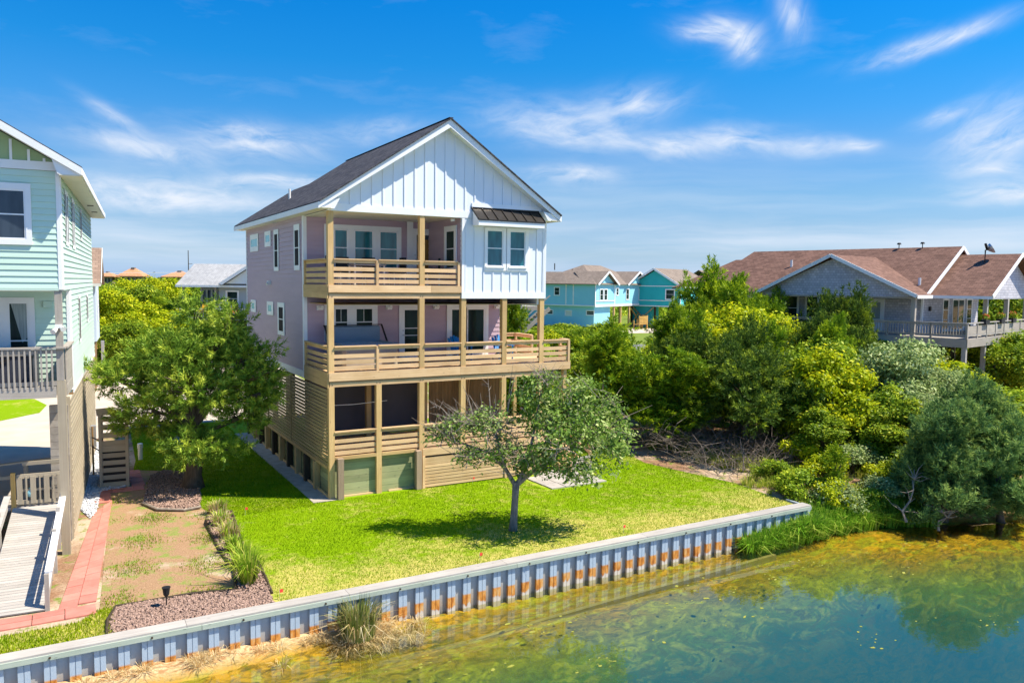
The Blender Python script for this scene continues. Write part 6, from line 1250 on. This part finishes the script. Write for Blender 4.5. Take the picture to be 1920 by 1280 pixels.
limb([P3(0.15, 0, 1.45), P3(0.7, -0.1, 1.95), P3(1.6, -0.1, 2.5), P3(2.8, 0, 2.9)], 0.075); limb([P3(0.15, 0.05, 1.6), P3(0.6, 0.3, 2.2), P3(1.4, 0.6, 3.1), P3(2.0, 0.6, 3.9)], 0.065); limb([P3(0.3, -0.1, 1.7), P3(0.9, -0.6, 2.1), P3(1.4, -0.9, 2.8)], 0.05); limb([P3(-0.25, 0, 1.9), P3(-0.5, 0, 2.8), P3(-0.9, 0.1, 3.7)], 0.06)
tk.build('trunk', bark_g, ot, smooth=True)
tw = MB()
for l in lo1+lo2*3:
    for i in range(11):
        c = Vector(l[:3]); s = c+Vector((rg_.uniform(-.7, .7)*l[3], rg_.uniform(-.7, .7)*l[4], rg_.uniform(-.8, .3)*l[5])); e = c+Vector((rg_.gauss(0, 1)*l[3]*.75, rg_.gauss(0, 1)*l[4]*.7, rg_.uniform(-.1, 1.45)*l[5]))
        m = (s+e)/2+Vector((rg_.uniform(-.1, .1), rg_.uniform(-.1, .1), rg_.uniform(-.08, .08))); tw.tube([s, m, e], [0.013, 0.009, 0.003], 4, cap=False)
        e2 = m+(e-m)*0.4+Vector((rg_.uniform(-.25, .25), rg_.uniform(-.25, .25), rg_.uniform(0, .35))); tw.tube([m, e2], [0.007, 0.002], 3, cap=False)
for u, z, du, dz in ((-1.7, 3.2, -0.9, 0.75), (-1.9, 2.95, -0.85, 0.35), (-1.2, 3.4, -0.35, 1.0), (-0.7, 3.5, -0.1, 1.15), (-0.2, 3.6, 0.25, 1.25), (-1.5, 3.3, -0.75, 0.15)):
    p0 = Vector(P3(u, 0, z)); e = Vector(P3(u+du, 0.1, z+dz)); m = (p0+e)/2+Vector((0.03, 0.05, 0.1)); tw.tube([p0, m, e], [0.022, 0.014, 0.004], 5, cap=False)
    for j in range(5):
        t = rg_.uniform(0.3, 0.95); q = p0.lerp(e, t); tw.tube([q, q+Vector((rg_.uniform(-.3, .2), rg_.uniform(-.2, .2), rg_.uniform(-.05, .35)))], [0.008, 0.002], 3, cap=False)
tw.build('twigs', twig, ot)

# shared crowns for the thickets: each plant is a copy, turned and scaled, with its own label
PROTO = {}
def proto(key, leafm, kind, seed, w, h, nl, a, b_, c, d, z0=0.2, sig=0.2, trunk=True, lk='round', up=0.5, shell=0.2):
    L_ = rand_lobes(seed, w, h, nl, z0, lk)
    if kind == 'b': V, F, ti = broad_crown(seed, L_, a, b_, c, sig, shell=shell)
    else: V, F, ti = cedar_crown(seed, L_, a, b_, c, d, up=up, shell=shell)
    V = V[:]; mb = MB()
    V[:, 2] = np.maximum(V[:, 2], 0.02)
    limbs(mb, random.Random(seed), (0, 0, -0.15), (0.1, 0.05, h*0.55), 0.05*w*0.5+0.05, L_[:7])
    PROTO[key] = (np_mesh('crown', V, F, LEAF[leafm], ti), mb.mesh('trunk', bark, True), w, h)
proto('cedar1', 'cedar', 'c', 101, 5, 5, 15, 2000, 34, 0.46, 0.024, lk='cone', up=0.4, shell=0.3, z0=0.3)
proto('cedar2', 'cedar', 'c', 102, 4, 5.5, 14, 1750, 34, 0.46, 0.024, lk='cone', up=0.5, shell=0.3, z0=0.28)
proto('dark1', 'dark', 'c', 103, 4.5, 4.5, 14, 1700, 34, 0.46, 0.024, up=0.35, shell=0.3, z0=0.35)
proto('blue1', 'blue', 'c', 104, 4, 4, 14, 2000, 36, 0.42, 0.019, z0=0.08, lk='cone', up=1.0, shell=0.3)
proto('blue2', 'blue', 'c', 114, 3.2, 4.2, 12, 1600, 36, 0.42, 0.019, z0=0.06, lk='cone', up=1.1, shell=0.3)
proto('yel1', 'yellow', 'b', 105, 5, 5, 16, 2200, 11, 0.095, 0.16, z0=0.12, sig=0.17)
proto('yel2', 'yellow', 'b', 106, 4, 4.2, 13, 1800, 11, 0.09, 0.16, z0=0.1, sig=0.16)
proto('mid1', 'mid', 'b', 107, 5, 5, 16, 2100, 11, 0.10, 0.16, z0=0.1, sig=0.2)
proto('mid2', 'mid', 'b', 108, 4, 4.5, 13, 1700, 11, 0.10, 0.16, z0=0.08, sig=0.2)
proto('silv1', 'silver', 'b', 109, 4.4, 4.4, 14, 1900, 12, 0.075, 0.16, z0=0.1, sig=0.18, shell=0.3)
proto('low1', 'mid', 'b', 110, 1.5, 1.0, 8, 420, 10, 0.05, 0.1, z0=0.2, sig=0.09)
proto('low2', 'yellow', 'b', 111, 1.5, 1.0, 8, 420, 10, 0.048, 0.1, z0=0.2, sig=0.09)
proto('low3', 'silver', 'b', 112, 1.4, 1.1, 8, 380, 10, 0.045, 0.1, z0=0.2, sig=0.12, shell=0.4)
proto('sap', 'cedar', 'c', 113, 0.9, 1.8, 7, 330, 20, 0.22, 0.012, lk='cone', up=0.9)
rg_ = random.Random(77)
def plant(key, name, x, y, w, h, label, cat, group=None, z=None, rz=None):
    cm, tm, w0, h0 = PROTO[key]; t = thing(name, label, cat, (x, y, float(hgt(np.array(x), np.array(y))) if z is None else z), rg_.uniform(0, 6.28) if rz is None else rz, group)
    t.scale = (w/w0, w/w0, h/h0); link('crown', cm, t); link('trunk', tm, t); return t
BANK = [  # right-hand bank, from the lawn edge outwards
 ('cedar1', 'cedar_tree', 14.6, 3.2, 6.0, 5.3, 'layered cedar behind the right corner of the lilac house deck'), ('cedar2', 'cedar_tree', 16.3, 0.9, 4.6, 4.2, 'yellow-green cedar leaning out over the brush beside the lawn'), ('cedar2', 'cedar_tree', 17.5, 8.0, 4.4, 3.6, 'cedar in front of the light blue house'),
 ('cedar2', 'cedar_tree', 20.3, 22.5, 3.2, 6.4, 'narrow cedar beside the last porch post of the lilac house'), ('cedar1', 'cedar_tree', 30.0, 13.6, 6.2, 8.3, 'tall yellow-green cedar in front of the teal house'), ('cedar2', 'cedar_tree', 32.0, 10.6, 4.0, 6.3, 'cedar just left of the shingled house gable'),
 ('yel1', 'pittosporum_bush', 23.5, 4.0, 5.6, 6.5, 'large bright yellow-green bush in the middle of the thicket'), ('yel1', 'pittosporum_bush', 26.2, 7.0, 4.6, 6.2, 'bright yellow bush behind the large one in the thicket'), ('dark1', 'cedar_tree', 29.3, 2.7, 4.6, 6.9, 'dark cedar in front of the shingled house porch'),
 ('dark1', 'cedar_tree', 18.4, -1.3, 5.0, 4.6, 'dark low cedar behind the grey brush pile'), ('dark1', 'cedar_tree', 20.8, 1.0, 4.6, 5.4, 'shadowy cedar between the brush pile and the bright bush'), ('cedar1', 'cedar_tree', 21.7, 0.3, 4.2, 5.2, 'olive cedar below the large bright bush'),
 ('yel2', 'wax_myrtle', 21.2, -3.2, 4.2, 4.6, 'yellow wax myrtle with grey bare branches showing through'), ('silv1', 'silverberry_bush', 25.0, -3.6, 4.8, 5.1, 'silvery green bush below the shingled house deck corner'), ('silv1', 'silverberry_bush', 26.2, -4.6, 4.0, 3.9, 'silvery bush at the foot of the front deck posts'), ('mid1', 'wax_myrtle', 23.2, -1.0, 4.4, 5.0, 'yellowish bush between the dark cedar and the silvery bush'),
 ('mid2', 'wax_myrtle', 21.6, -6.2, 3.2, 2.8, 'olive bush just above the reeds of the right bank'), ('silv1', 'silverberry_bush', 23.6, -7.0, 3.4, 3.2, 'muted grey-green bush behind the blue-green cedar'),
 ('blue1', 'cedar_tree', 19.2, -9.8, 4.2, 4.0, 'spiky blue-green cedar hanging over the pond'), ('blue2', 'cedar_tree', 21.0, -10.8, 3.2, 3.5, 'blue-green cedar at the right edge by the water'), ('blue2', 'cedar_tree', 21.3, -9.5, 3.6, 3.9, 'taller blue-green cedar behind the one over the pond'), ('yel2', 'wax_myrtle', 27.6, -8.6, 3.0, 2.2, 'small yellow bush at the right edge below the deck posts'), ('mid1', 'wax_myrtle', 30.0, -6.6, 4.0, 2.0, 'green bush under the front deck of the shingled house'),
 ('sap', 'cedar_sapling', 16.2, -7.6, 1.1, 2.0, 'lone cedar sapling on the open bank'), ('low2', 'low_shrub', 18.4, -4.4, 1.9, 1.2, 'low bright shrub beside the brush pile'), ('low1', 'low_shrub', 14.9, -7.0, 1.7, 1.1, 'low green shrub at the end of the bulkhead'), ('low3', 'low_shrub', 15.6, -8.1, 1.7, 1.1, 'dry silvery shrub at the waterline'), ('low2', 'low_shrub', 17.2, -6.3, 1.7, 1.0, 'yellow shrub behind the cedar sapling'), ('low1', 'low_shrub', 16.9, -8.5, 1.2, 0.9, 'small shrub left of the pond cedar'), ('low3', 'low_shrub', 19.4, -5.9, 2.0, 1.2, 'grey shrub on the sandy slope'), ('low2', 'low_shrub', 18.9, -7.7, 1.6, 0.9, 'bright shrub between the sapling and the pond cedar'), ('low1', 'low_shrub', 15.6, -5.4, 1.4, 0.8, 'small shrub on the bare sand beside the lawn corner'), ('low3', 'low_shrub', 12.9, 2.6, 1.8, 0.8, 'low grey-green shrub at the back corner of the lawn'),
 ('cedar2', 'cedar_tree', 19.4, 3.2, 3.4, 5.6, 'pointed cedar rising between the layered cedar and the bright bush'), ('cedar2', 'cedar_tree', 24.8, -0.8, 3.2, 5.6, 'slim pointed cedar in the middle of the right thicket'), ('dark1', 'cedar_tree', 26.6, 0.6, 4.2, 5.6, 'dark cedar mass under the shingled house porch'), ('blue2', 'cedar_tree', 22.8, -8.4, 2.6, 3.8, 'slim blue-green cedar between the silvery bushes and the pond'), ('cedar1', 'cedar_tree', 25.4, 9.0, 5.0, 6.0, 'yellow-green cedar left of the shingled house roof'),
 ('mid2', 'wax_myrtle', 19.3, -4.6, 2.6, 2.4, 'small olive bush at the right end of the brush pile'), ('low1', 'low_shrub', 20.4, -7.9, 2.0, 1.2, 'green shrub in front of the olive bush on the bank'), ('low3', 'low_shrub', 18.0, -8.3, 1.6, 1.0, 'grey shrub beside the sapling near the water'), ('low2', 'low_shrub', 15.6, -8.0, 1.4, 1.1, 'yellow shrub just past the bulkhead end'), ('mid2', 'wax_myrtle', 22.2, -4.9, 2.8, 3.2, 'bush between the yellow wax myrtle and the silvery bushes'),
 ('cedar1', 'cedar_tree', 12.8, 8.6, 4.6, 4.4, 'cedar close behind the right end of the lilac house deck'), ('mid2', 'wax_myrtle', 15.0, 12.2, 4.4, 3.9, 'bush in the gap behind the deck corner'), ('mid1', 'wax_myrtle', 18.6, 12.0, 4.6, 3.6, 'rounded bush behind the cedar in front of the light blue house'), ('cedar2', 'cedar_tree', 21.6, 17.0, 4.4, 4.0, 'small cedar midway to the light blue house'), ('mid2', 'background_tree', 25.5, 24.0, 5.6, 3.9, 'bush hiding the left foot of the light blue house'), ('cedar1', 'cedar_tree', 29.5, 24.0, 5.4, 3.7, 'spreading cedar before the piles of the light blue house'), ('mid1', 'background_tree', 34.0, 33.0, 6.5, 3.9, 'bush on the far side of the open ground before the light blue house'), ('mid1', 'background_tree', 40.0, 44.0, 7.0, 2.7, 'low wide bush just across from the light blue house piles'), ('cedar1', 'cedar_tree', 35.5, 24.0, 5.6, 3.3, 'cedar before the teal house piles'), ('mid2', 'background_tree', 46.0, 58.0, 7.5, 2.3, 'bush directly before the blue lower wall'), ('yel2', 'wax_myrtle', 31.5, 18.5, 4.4, 3.6, 'yellow-green bush left of the tall cedar'),
 ('cedar1', 'cedar_tree', 25.6, 6.6, 5.0, 7.2, 'ragged tall cedar behind the large bright bush'), ('cedar2', 'cedar_tree', 28.4, 9.2, 4.4, 7.4, 'tall ragged cedar covering the left end of the shingled house roof'), ('cedar1', 'cedar_tree', 20.6, 5.8, 5.0, 6.0, 'ragged cedar left of the large bright bush'), ('dark1', 'cedar_tree', 18.0, 2.6, 3.8, 5.0, 'dark cedar in the hollow behind the brush'),
 ('mid1', 'background_tree', 44.5, 2.5, 6.0, 4.6, 'tree seen under the shingled house deck at the right edge'), ('mid2', 'background_tree', 52, 12, 8, 7.4, 'tree seen through the front porch of the shingled house'), ('mid1', 'background_tree', 58, 8, 8, 7.6, 'tree at the right edge behind the shingled house porch'), ('mid1', 'background_tree', 52, -1, 6, 4.2, 'tree behind the tall posts at the right edge'), ('mid2', 'background_tree', 40.2, -3.4, 4.4, 2.5, 'bush in front of the tall deck posts at the right'), ('mid2', 'background_tree', 35.0, -3.2, 4.6, 2.4, 'green bush below the deck corner of the shingled house'), ('yel2', 'wax_myrtle', 33.2, -1.6, 4.6, 3.5, 'yellow-green bush in front of the shingled house rim board'), ('mid1', 'background_tree', 36.5, 7.0, 5.0, 4.2, 'bush beneath the left deck of the shingled house'), ('cedar1', 'cedar_tree', 36.2, 13.0, 5.0, 6.6, 'cedar at the back of the shingled house porch'),
 ('yel2', 'wax_myrtle', 19.6, 17.8, 3.6, 4.2, 'yellow bush beneath the grey stairs of the green house'), ('mid2', 'wax_myrtle', 17.5, 14.0, 3.6, 3.6, 'green bush between the back deck rail and the grey stairs'), ('cedar1', 'cedar_tree', 26.0, 19.5, 5.0, 3.0, 'cedar standing before the lower wall of the light blue house'), ('mid1', 'background_tree', 22.0, 13.0, 5.0, 2.8, 'broad bush behind the layered cedar'), ('cedar2', 'cedar_tree', 24.5, 10.8, 4.4, 4.0, 'cedar between the driveway and the bright bushes'), ('mid1', 'wax_myrtle', 27.0, 14.0, 5.0, 3.2, 'bushes at the near edge of the pale driveway')]
for key, nm, x, y, w, h, lb in BANK: plant(key, nm, x, y, w, h, lb, {'cedar_tree': 'tree', 'background_tree': 'tree', 'cedar_sapling': 'tree'}.get(nm, 'bush'))
LEFT = [
 ('yel1', -3.6, 60.5, 5.4, 6.6, 'yellow-green bush next to the tan-roofed house'), ('mid1', 0.0, 69.5, 6.8, 6.9, 'tall bush under the first orange roof'), ('yel1', 3.6, 76.5, 6.6, 7.9, 'yellow tree left of the grey house'), ('mid1', -3.4, 44, 4.8, 4.2, 'green bush above the orange bin stand'), ('yel2', -0.2, 47, 5.6, 4.8, 'yellow-green bush behind the left arm of the juniper'), ('cedar1', 3.2, 53, 4.6, 4.6, 'dark green cedar below the grey house corner'), ('mid2', 8.5, 46, 4.5, 3.0, 'bush below the grey house deck'), ('mid1', -3.2, 79, 4.6, 7.0, 'far bush at the left behind the thicket'), ('yel2', -1.8, 53, 5.2, 5.2, 'bright bush in the middle of the left thicket'), ('cedar1', 0.4, 57, 5.4, 5.4, 'cedar in the middle of the left thicket'), ('mid1', 2.2, 62, 6.0, 6.0, 'rounded bush just left of the grey house deck'), ('cedar2', -1.2, 41.0, 4.8, 3.4, 'low cedar spreading over the driveway edge'), ('mid2', -5.4, 66, 5, 6.2, 'bush hard against the tan-roofed house'), ('yel1', 1.2, 85, 7, 7.6, 'pale bush at the back of the left thicket'), ('mid1', 7.0, 92, 7, 7.5, 'bush just left of the grey house roof')]
for key, x, y, w, h, lb in LEFT: plant(key, 'cedar_tree' if 'cedar' in key else 'thicket_bush', x, y, w, h, lb, 'tree' if 'cedar' in key else 'bush')

# ------------------------------------------------------------------ grasses, reeds, brush
def tuft_mesh(name, n, h, spread, wid, mat, seed, lean=0.5, base=0.08):
    rg = np.random.default_rng(seed); a = rg.uniform(0, 6.283, n); r = base*np.sqrt(rg.uniform(0, 1, n)); ln = np.abs(rg.normal(0, lean, n)); hh = h*rg.uniform(0.55, 1.15, n)
    B = np.stack([r*np.cos(a), r*np.sin(a), 0*a], -1); d = np.stack([np.cos(a), np.sin(a), 0*a], -1); s = np.stack([-np.sin(a), np.cos(a), 0*a], -1)*wid
    M_ = B+d*(ln*hh*0.35*spread)[:, None]+np.stack([0*a, 0*a, hh*0.65], -1); T = B+d*(ln*hh*spread)[:, None]+np.stack([0*a, 0*a, hh*(1-0.35*np.minimum(ln, 1.3))], -1)
    V = np.stack([B-s, B+s, M_-s*0.8, M_+s*0.8, T], 1).reshape(-1, 3); o = (np.arange(n)*5)[:, None, None]
    F = (np.array([(0, 1, 3), (0, 3, 2), (2, 3, 4)])[None]+o).reshape(-1, 3); tint = np.repeat(rg.beta(2, 2, n), 5)
    return np_mesh(name, V, F, mat, tint)
lirio = leaf('liriope_leaves', (0.08, 0.16, 0.008), (0.20, 0.29, 0.02), (0.45, 0.38, 0.10), 0.3); straw_t = leaf('straw_blades', (0.28, 0.20, 0.08), (0.50, 0.38, 0.20), (0.68, 0.52, 0.34), 0.3); reed_m = leaf('reed_blades', (0.08, 0.14, 0.02), (0.19, 0.20, 0.05), (0.42, 0.33, 0.16), 0.25)
GR = [(-3.62, 0.1, 0.45, True, 'straw-coloured grass tuft at the far end of the border bed'), (-3.72, -1.3, 0.5, True, 'half-dry grass tuft, second from the far end of the border bed'), (-3.74, -2.6, 0.55, True, 'third grass tuft from the far end of the border bed, with straw tips'), (-3.80, -3.9, 0.5, False, 'small dark green grass tuft in the middle of the border bed'), (-3.84, -5.1, 0.65, False, 'green grass tuft next to the biggest one in the border bed'), (-3.95, -6.4, 0.95, False, 'largest green grass tuft at the bulkhead end of the border bed')]
for i, (x, y, h, dry, lb) in enumerate(GR):
    t = thing('grass_tuft', lb, 'plant', (x, y, 0.03), group='grass tufts in the border bed')
    link('leaves', tuft_mesh('leaves', 230 if not dry else 130, h, 1.0, 0.014, lirio, 300+i, 0.6, 0.2 if h < .9 else 0.16), t)
    if dry: link('dry_stems', tuft_mesh('dry_stems', 170, h*0.95, 0.7, 0.011, straw_t, 320+i, 0.45, 0.3), t)
    else: link('dry_stems', tuft_mesh('dry_stems', 40, h*0.55, 0.9, 0.012, straw_t, 320+i, 0.6, 0.2), t)
rd = thing('reed_clump', 'tall tawny reed clump at the foot of the bulkhead', 'plant', (-1.95, -8.72, -0.80))
link('leaves', tuft_mesh('leaves', 460, 0.95, 0.8, 0.011, reed_m, 350, 0.5, 0.40), rd); link('dry_stems', tuft_mesh('dry_stems', 200, 0.72, 1.1, 0.010, straw_t, 351, 0.7, 0.40), rd)
gm_ = leaf('wet_grass', (0.05, 0.14, 0.01), (0.13, 0.25, 0.015), (0.3, 0.32, 0.06), 0.3); gt = tuft_mesh('leaves', 150, 0.6, 0.9, 0.010, gm_, 360, 0.55, 0.22); rg_ = random.Random(4); gi = 0
def scatter_tufts(name, label, meshes, pts, kind='stuff'):
    """many tufts joined into one carpet nobody could count"""
    Vs, Fs, Ts, o = [], [], [], 0
    for (x, y, s, a) in pts:
        me = meshes[rg_.randrange(len(meshes))]; n = len(me.vertices); co = np.empty(n*3, np.float32); me.vertices.foreach_get('co', co); co = co.reshape(-1, 3)*s
        c, q = math.cos(a), math.sin(a); R3 = np.array([[c, -q, 0], [q, c, 0], [0, 0, 1]]); co = co@R3.T+np.array([x, y, float(hgt(np.array(x), np.array(y)))])
        f = np.empty(len(me.polygons)*3, np.int32); me.polygons.foreach_get('vertices', f); at = np.empty(n, np.float32); me.attributes['tint'].data.foreach_get('value', at)
        Vs.append(co); Fs.append(f.reshape(-1, 3)+o); Ts.append(at); o += n
    return tag(link(name, np_mesh(name, np.concatenate(Vs), np.concatenate(Fs), meshes[0].materials[0], np.concatenate(Ts)), kind=kind), label, 'grass')
gm2 = [tuft_mesh('wet_tuft', 70, 0.62, 0.9, 0.012, gm_, 370+i, 0.5, 0.2) for i in range(3)]; bk2 = [tuft_mesh('bank_tuft', 60, 0.45, 1.0, 0.012, LEAF['bank'], 380+i, 0.6, 0.22) for i in range(3)]; st2 = [tuft_mesh('straw_tuft', 45, 0.34, 1.3, 0.009, straw_t, 390+i, 0.9, 0.22) for i in range(3)]
pts = []
for _ in range(300):
    x = rg_.uniform(10.8, 18.6); ys = float(np.interp(x, SHX, SHY)); y = ys+rg_.uniform(-0.35, 0.7) if x > 13.9 else rg_.uniform(-8.75, -8.42)-max(0, x-11.5)*0.1
    pts.append((x, y, rg_.uniform(0.7, 1.35), rg_.uniform(0, 6)))
scatter_tufts('shore_grass', 'tall green shore grass at the right end of the bulkhead', gm2, pts)
pts = [(x, y, rg_.uniform(0.5, 1.1), rg_.uniform(0, 6)) for x, y in ((rg_.uniform(14.1, 27), rg_.uniform(-9.5, 2)) for _ in range(900)) if y > float(np.interp(x, SHX, SHY))+0.5 and (x > 15.2 or y < -5) and rg_.random() < 0.75]
scatter_tufts('bank_grass', 'patchy yellow grass over the sandy right bank', bk2, pts)
pts = [(rg_.uniform(-9.5, -0.3), rg_.uniform(-8.62, -8.42), rg_.uniform(0.3, 0.7), rg_.uniform(0, 6)) for _ in range(60)]+[(rg_.gauss(-1.6, 0.5), rg_.gauss(-8.85, 0.2), rg_.uniform(0.5, 1.0), rg_.uniform(0, 6)) for _ in range(50)]
scatter_tufts('dead_grass', 'dead straw along the sand at the foot of the bulkhead', st2, [p for p in pts if p[1] < -8.4])
br = thing('brush_pile', 'tangle of dead grey branches under the dark cedars beside the lawn', 'brush', (17, -2.2, 0)); tb_ = MB(); rg_ = random.Random(12)
for i in range(1150):
    x, y = rg_.uniform(-3.2, 4.4), rg_.uniform(-2.4, 3.6); z = rg_.uniform(0, 0.45)+max(0, (y+2)*0.16)*rg_.random()
    a = rg_.uniform(0, 6.28); l = rg_.uniform(0.35, 1.5); e = rg_.uniform(-0.1, 0.95); p = Vector((x, y, z)); q = p+Vector((math.cos(a)*l*math.cos(e), math.sin(a)*l*math.cos(e), l*math.sin(e))); m = (p+q)/2+Vector((rg_.uniform(-.2, .2), rg_.uniform(-.2, .2), rg_.uniform(0, .25))); r = rg_.uniform(0.005, 0.012) if i % 7 else rg_.uniform(0.012, 0.026)
    tb_.tube([p, m, q], [r, r*0.75, r*0.3], 4, cap=False)
tb_.build('branches', twig_dk, br)
def bare_branch(loc, label, seed, h=1.4):
    t = thing('bare_branch', label, 'branch', loc); mb = MB(); rg = random.Random(seed); p = Vector((0, 0, 0)); path = [p]
    for k in range(4): p = p+Vector((rg.uniform(-.1, .35), rg.uniform(-.2, .2), h/4)); path.append(p)
    mb.tube(path, [0.05, 0.04, 0.03, 0.02, 0.008], 6)
    for k in range(14):
        s = path[rg.randrange(1, 5)]; e = s+Vector((rg.uniform(-.6, .7), rg.uniform(-.5, .5), rg.uniform(-.1, .6))); mb.tube([s, (s+e)/2+Vector((0, 0, rg.uniform(-.1, .15))), e], [0.018, 0.011, 0.003], 4, cap=False)
    mb.build('branches', twig, t)
bare_branch((16.9, -9.9, -0.5), 'bare grey branch reaching up beside the pond cedar', 1); bare_branch((19.2, -4.0, 0), 'pale dead branches showing under the yellow wax myrtle', 2, 1.8); bare_branch((17.6, -10.6, -0.7), 'driftwood branch low over the water', 3, 0.6)
# floating algae on the pond: flecks gathered in drifts
rg = np.random.default_rng(66); nc = 30; ccx = rg.uniform(-3, 19, nc); ccy = -9.2-rg.gamma(2.4, 1.2, nc); m_ = rg.integers(3, 14, nc); cl = np.repeat(np.arange(nc), m_); n = len(cl)
cx = ccx[cl]+rg.normal(0, 0.42, n); cy = ccy[cl]+rg.normal(0, 0.2, n); Vs, Fs = [], []; o = 0
for x, y in zip(cx, cy):
    s = min(0.05, rg.gamma(1.5, 0.010)+0.008); m = 6; a = np.arange(m)*2*math.pi/m; r = s*rg.uniform(0.4, 1.3, m); st_ = rg.uniform(1, 2.2); t0 = rg.uniform(-.5, .5)
    px, py = r*np.cos(a)*st_, r*np.sin(a); Vs.append(np.stack([x+px*math.cos(t0)-py*math.sin(t0), y+px*math.sin(t0)+py*math.cos(t0), np.full(m, WATER+0.006)], -1)); Fs += [(o, o+i, o+i+1) for i in range(1, m-1)]; o += m
V = np.concatenate(Vs); hz = hgt(V[:, 0], V[:, 1]); F = np.array(Fs); F = F[(hz[F] < WATER-0.02).all(1)]
tag(link('floating_algae', np_mesh('floating_algae', V, F, plain('algae_mat', (0.20, 0.22, 0.02), (0.32, 0.31, 0.06), 9, 0.7, world=True)), kind='stuff'), 'small yellow-green flecks of algae drifting on the pond', 'algae')

# ------------------------------------------------------------------ far distance
def far_house(loc, rz, w, d, zb, zt, zr, label, hipped=True):
    t = thing('distant_house', label, 'house', loc, rz, 'orange-roofed houses on the horizon'); MB().box(0, w, 0, d, 0, zt).build('wall', plain('tan_wall_%d' % int(loc[0]), (0.3, 0.24, 0.18), (0.36, 0.29, 0.22), 0.3, 0.8), t)
    e = 1.2; A = [(-e, -e, zt), (w+e, -e, zt), (w+e, d+e, zt), (-e, d+e, zt)]; r0, r1 = (w*0.36, d/2, zr), (w*0.64, d/2, zr)
    for P in ((A[0], A[1], r1, r0), (A[1], A[2], r1), (A[2], A[3], r0, r1), (A[3], A[0], r0)): MB().prism(list(P), (0, 0, -0.3)).build('roof', roof_or, t)
    for i in range(4): MB().box(w*(0.1+i*0.22), w*(0.1+i*0.22)+w*0.1, -0.06, 0.0, zt-2.2, zt-0.7).build('window', pane_d, t)
    MB().box(w*0.42, w*0.58, d/2-1, d/2+1, zr-0.6, zr+0.35).build('cupola', roof_tan, t)
far_house((11.2, 306, 0), R_(-20), 7.2, 8, 0, 8.7, 11.6, 'orange hip-roofed house on the horizon left of the grey house'); far_house((3.5, 309, 0), R_(-20), 5.2, 8, 0, 8.5, 9.9, 'dull-roofed house on the horizon beside the tan-roofed house'); far_house((26.0, 300, 0), R_(-20), 9, 9, 0, 8.6, 10.6, 'orange-roofed house on the horizon touching the grey house roof')
up_ = thing('utility_pole', 'thin utility pole rising behind the grey house roof', 'pole', (19.0, 180, 0)); MB().tube([(0, 0, 0), (0, 0, 14.6)], [0.15, 0.09], 7).build('pole', dark_pile, up_); MB().box(0, 0.9, -0.05, 0.05, 11.3, 11.4).build('crossarm', dark_pile, up_)
tag(MB().tube([(-24, 190, 9.3), (-5, 186, 8.7), (18.5, 180, 9.2)], 0.05, 4).build('power_line', white_pl), 'thin power line crossing above the left thicket', 'wire')
def scrub(name, label, n, xr, yr, s, h, seed, leafm, keep=None):
    rg = np.random.default_rng(seed); x = rg.uniform(*xr, n); y = rg.uniform(*yr, n)
    if keep is not None: k = keep(x, y); x, y = x[k], y[k]
    L_ = np.stack([x, y, 0*x+h*0.4, 0*x+s*1.3, 0*x+s*1.3, 0*x+h*0.6], -1)*rg.uniform(0.75, 1.25, (len(x), 1))**np.array([0, 0, 1, 1, 1, 1])
    V, F, ti = broad_crown(seed, L_, len(x)*22, 9, 0.30*s/2.2, 0.45*s/2.2, shell=0.12); V[:, 2] = np.maximum(V[:, 2], 0)
    return tag(link(name, np_mesh(name, V, F, LEAF[leafm], ti), kind='stuff'), label, 'woodland')
def clear(x, y):  # keep clear of houses, drives and road
    return ~((x > -30) & (x < 22) & (y < 58)) & ~((x > 55) & (x < 115) & (y > 64) & (y < 100)) & ~((y > 42) & (y < 52)) & ~((x > 58) & (x < 92) & (y > 58) & (y < 82)) & ~((x > 0) & (x < 30) & (y < 75)) & ~((x > 20) & (x < 95) & (y < 84))
scrub('near_scrub', 'low green scrub filling the ground beyond the houses', 260, (-40, 150), (52, 130), 2.6, 3.0, 501, 'mid', clear)
scrub('far_scrub', 'distant green scrub woods along the horizon', 420, (-120, 330), (130, 330), 6.0, 4.6, 502, 'mid')
scrub('horizon_woods', 'dark line of woods on the horizon', 420, (-250, 900), (330, 620), 12, 6.2, 503, 'dark')
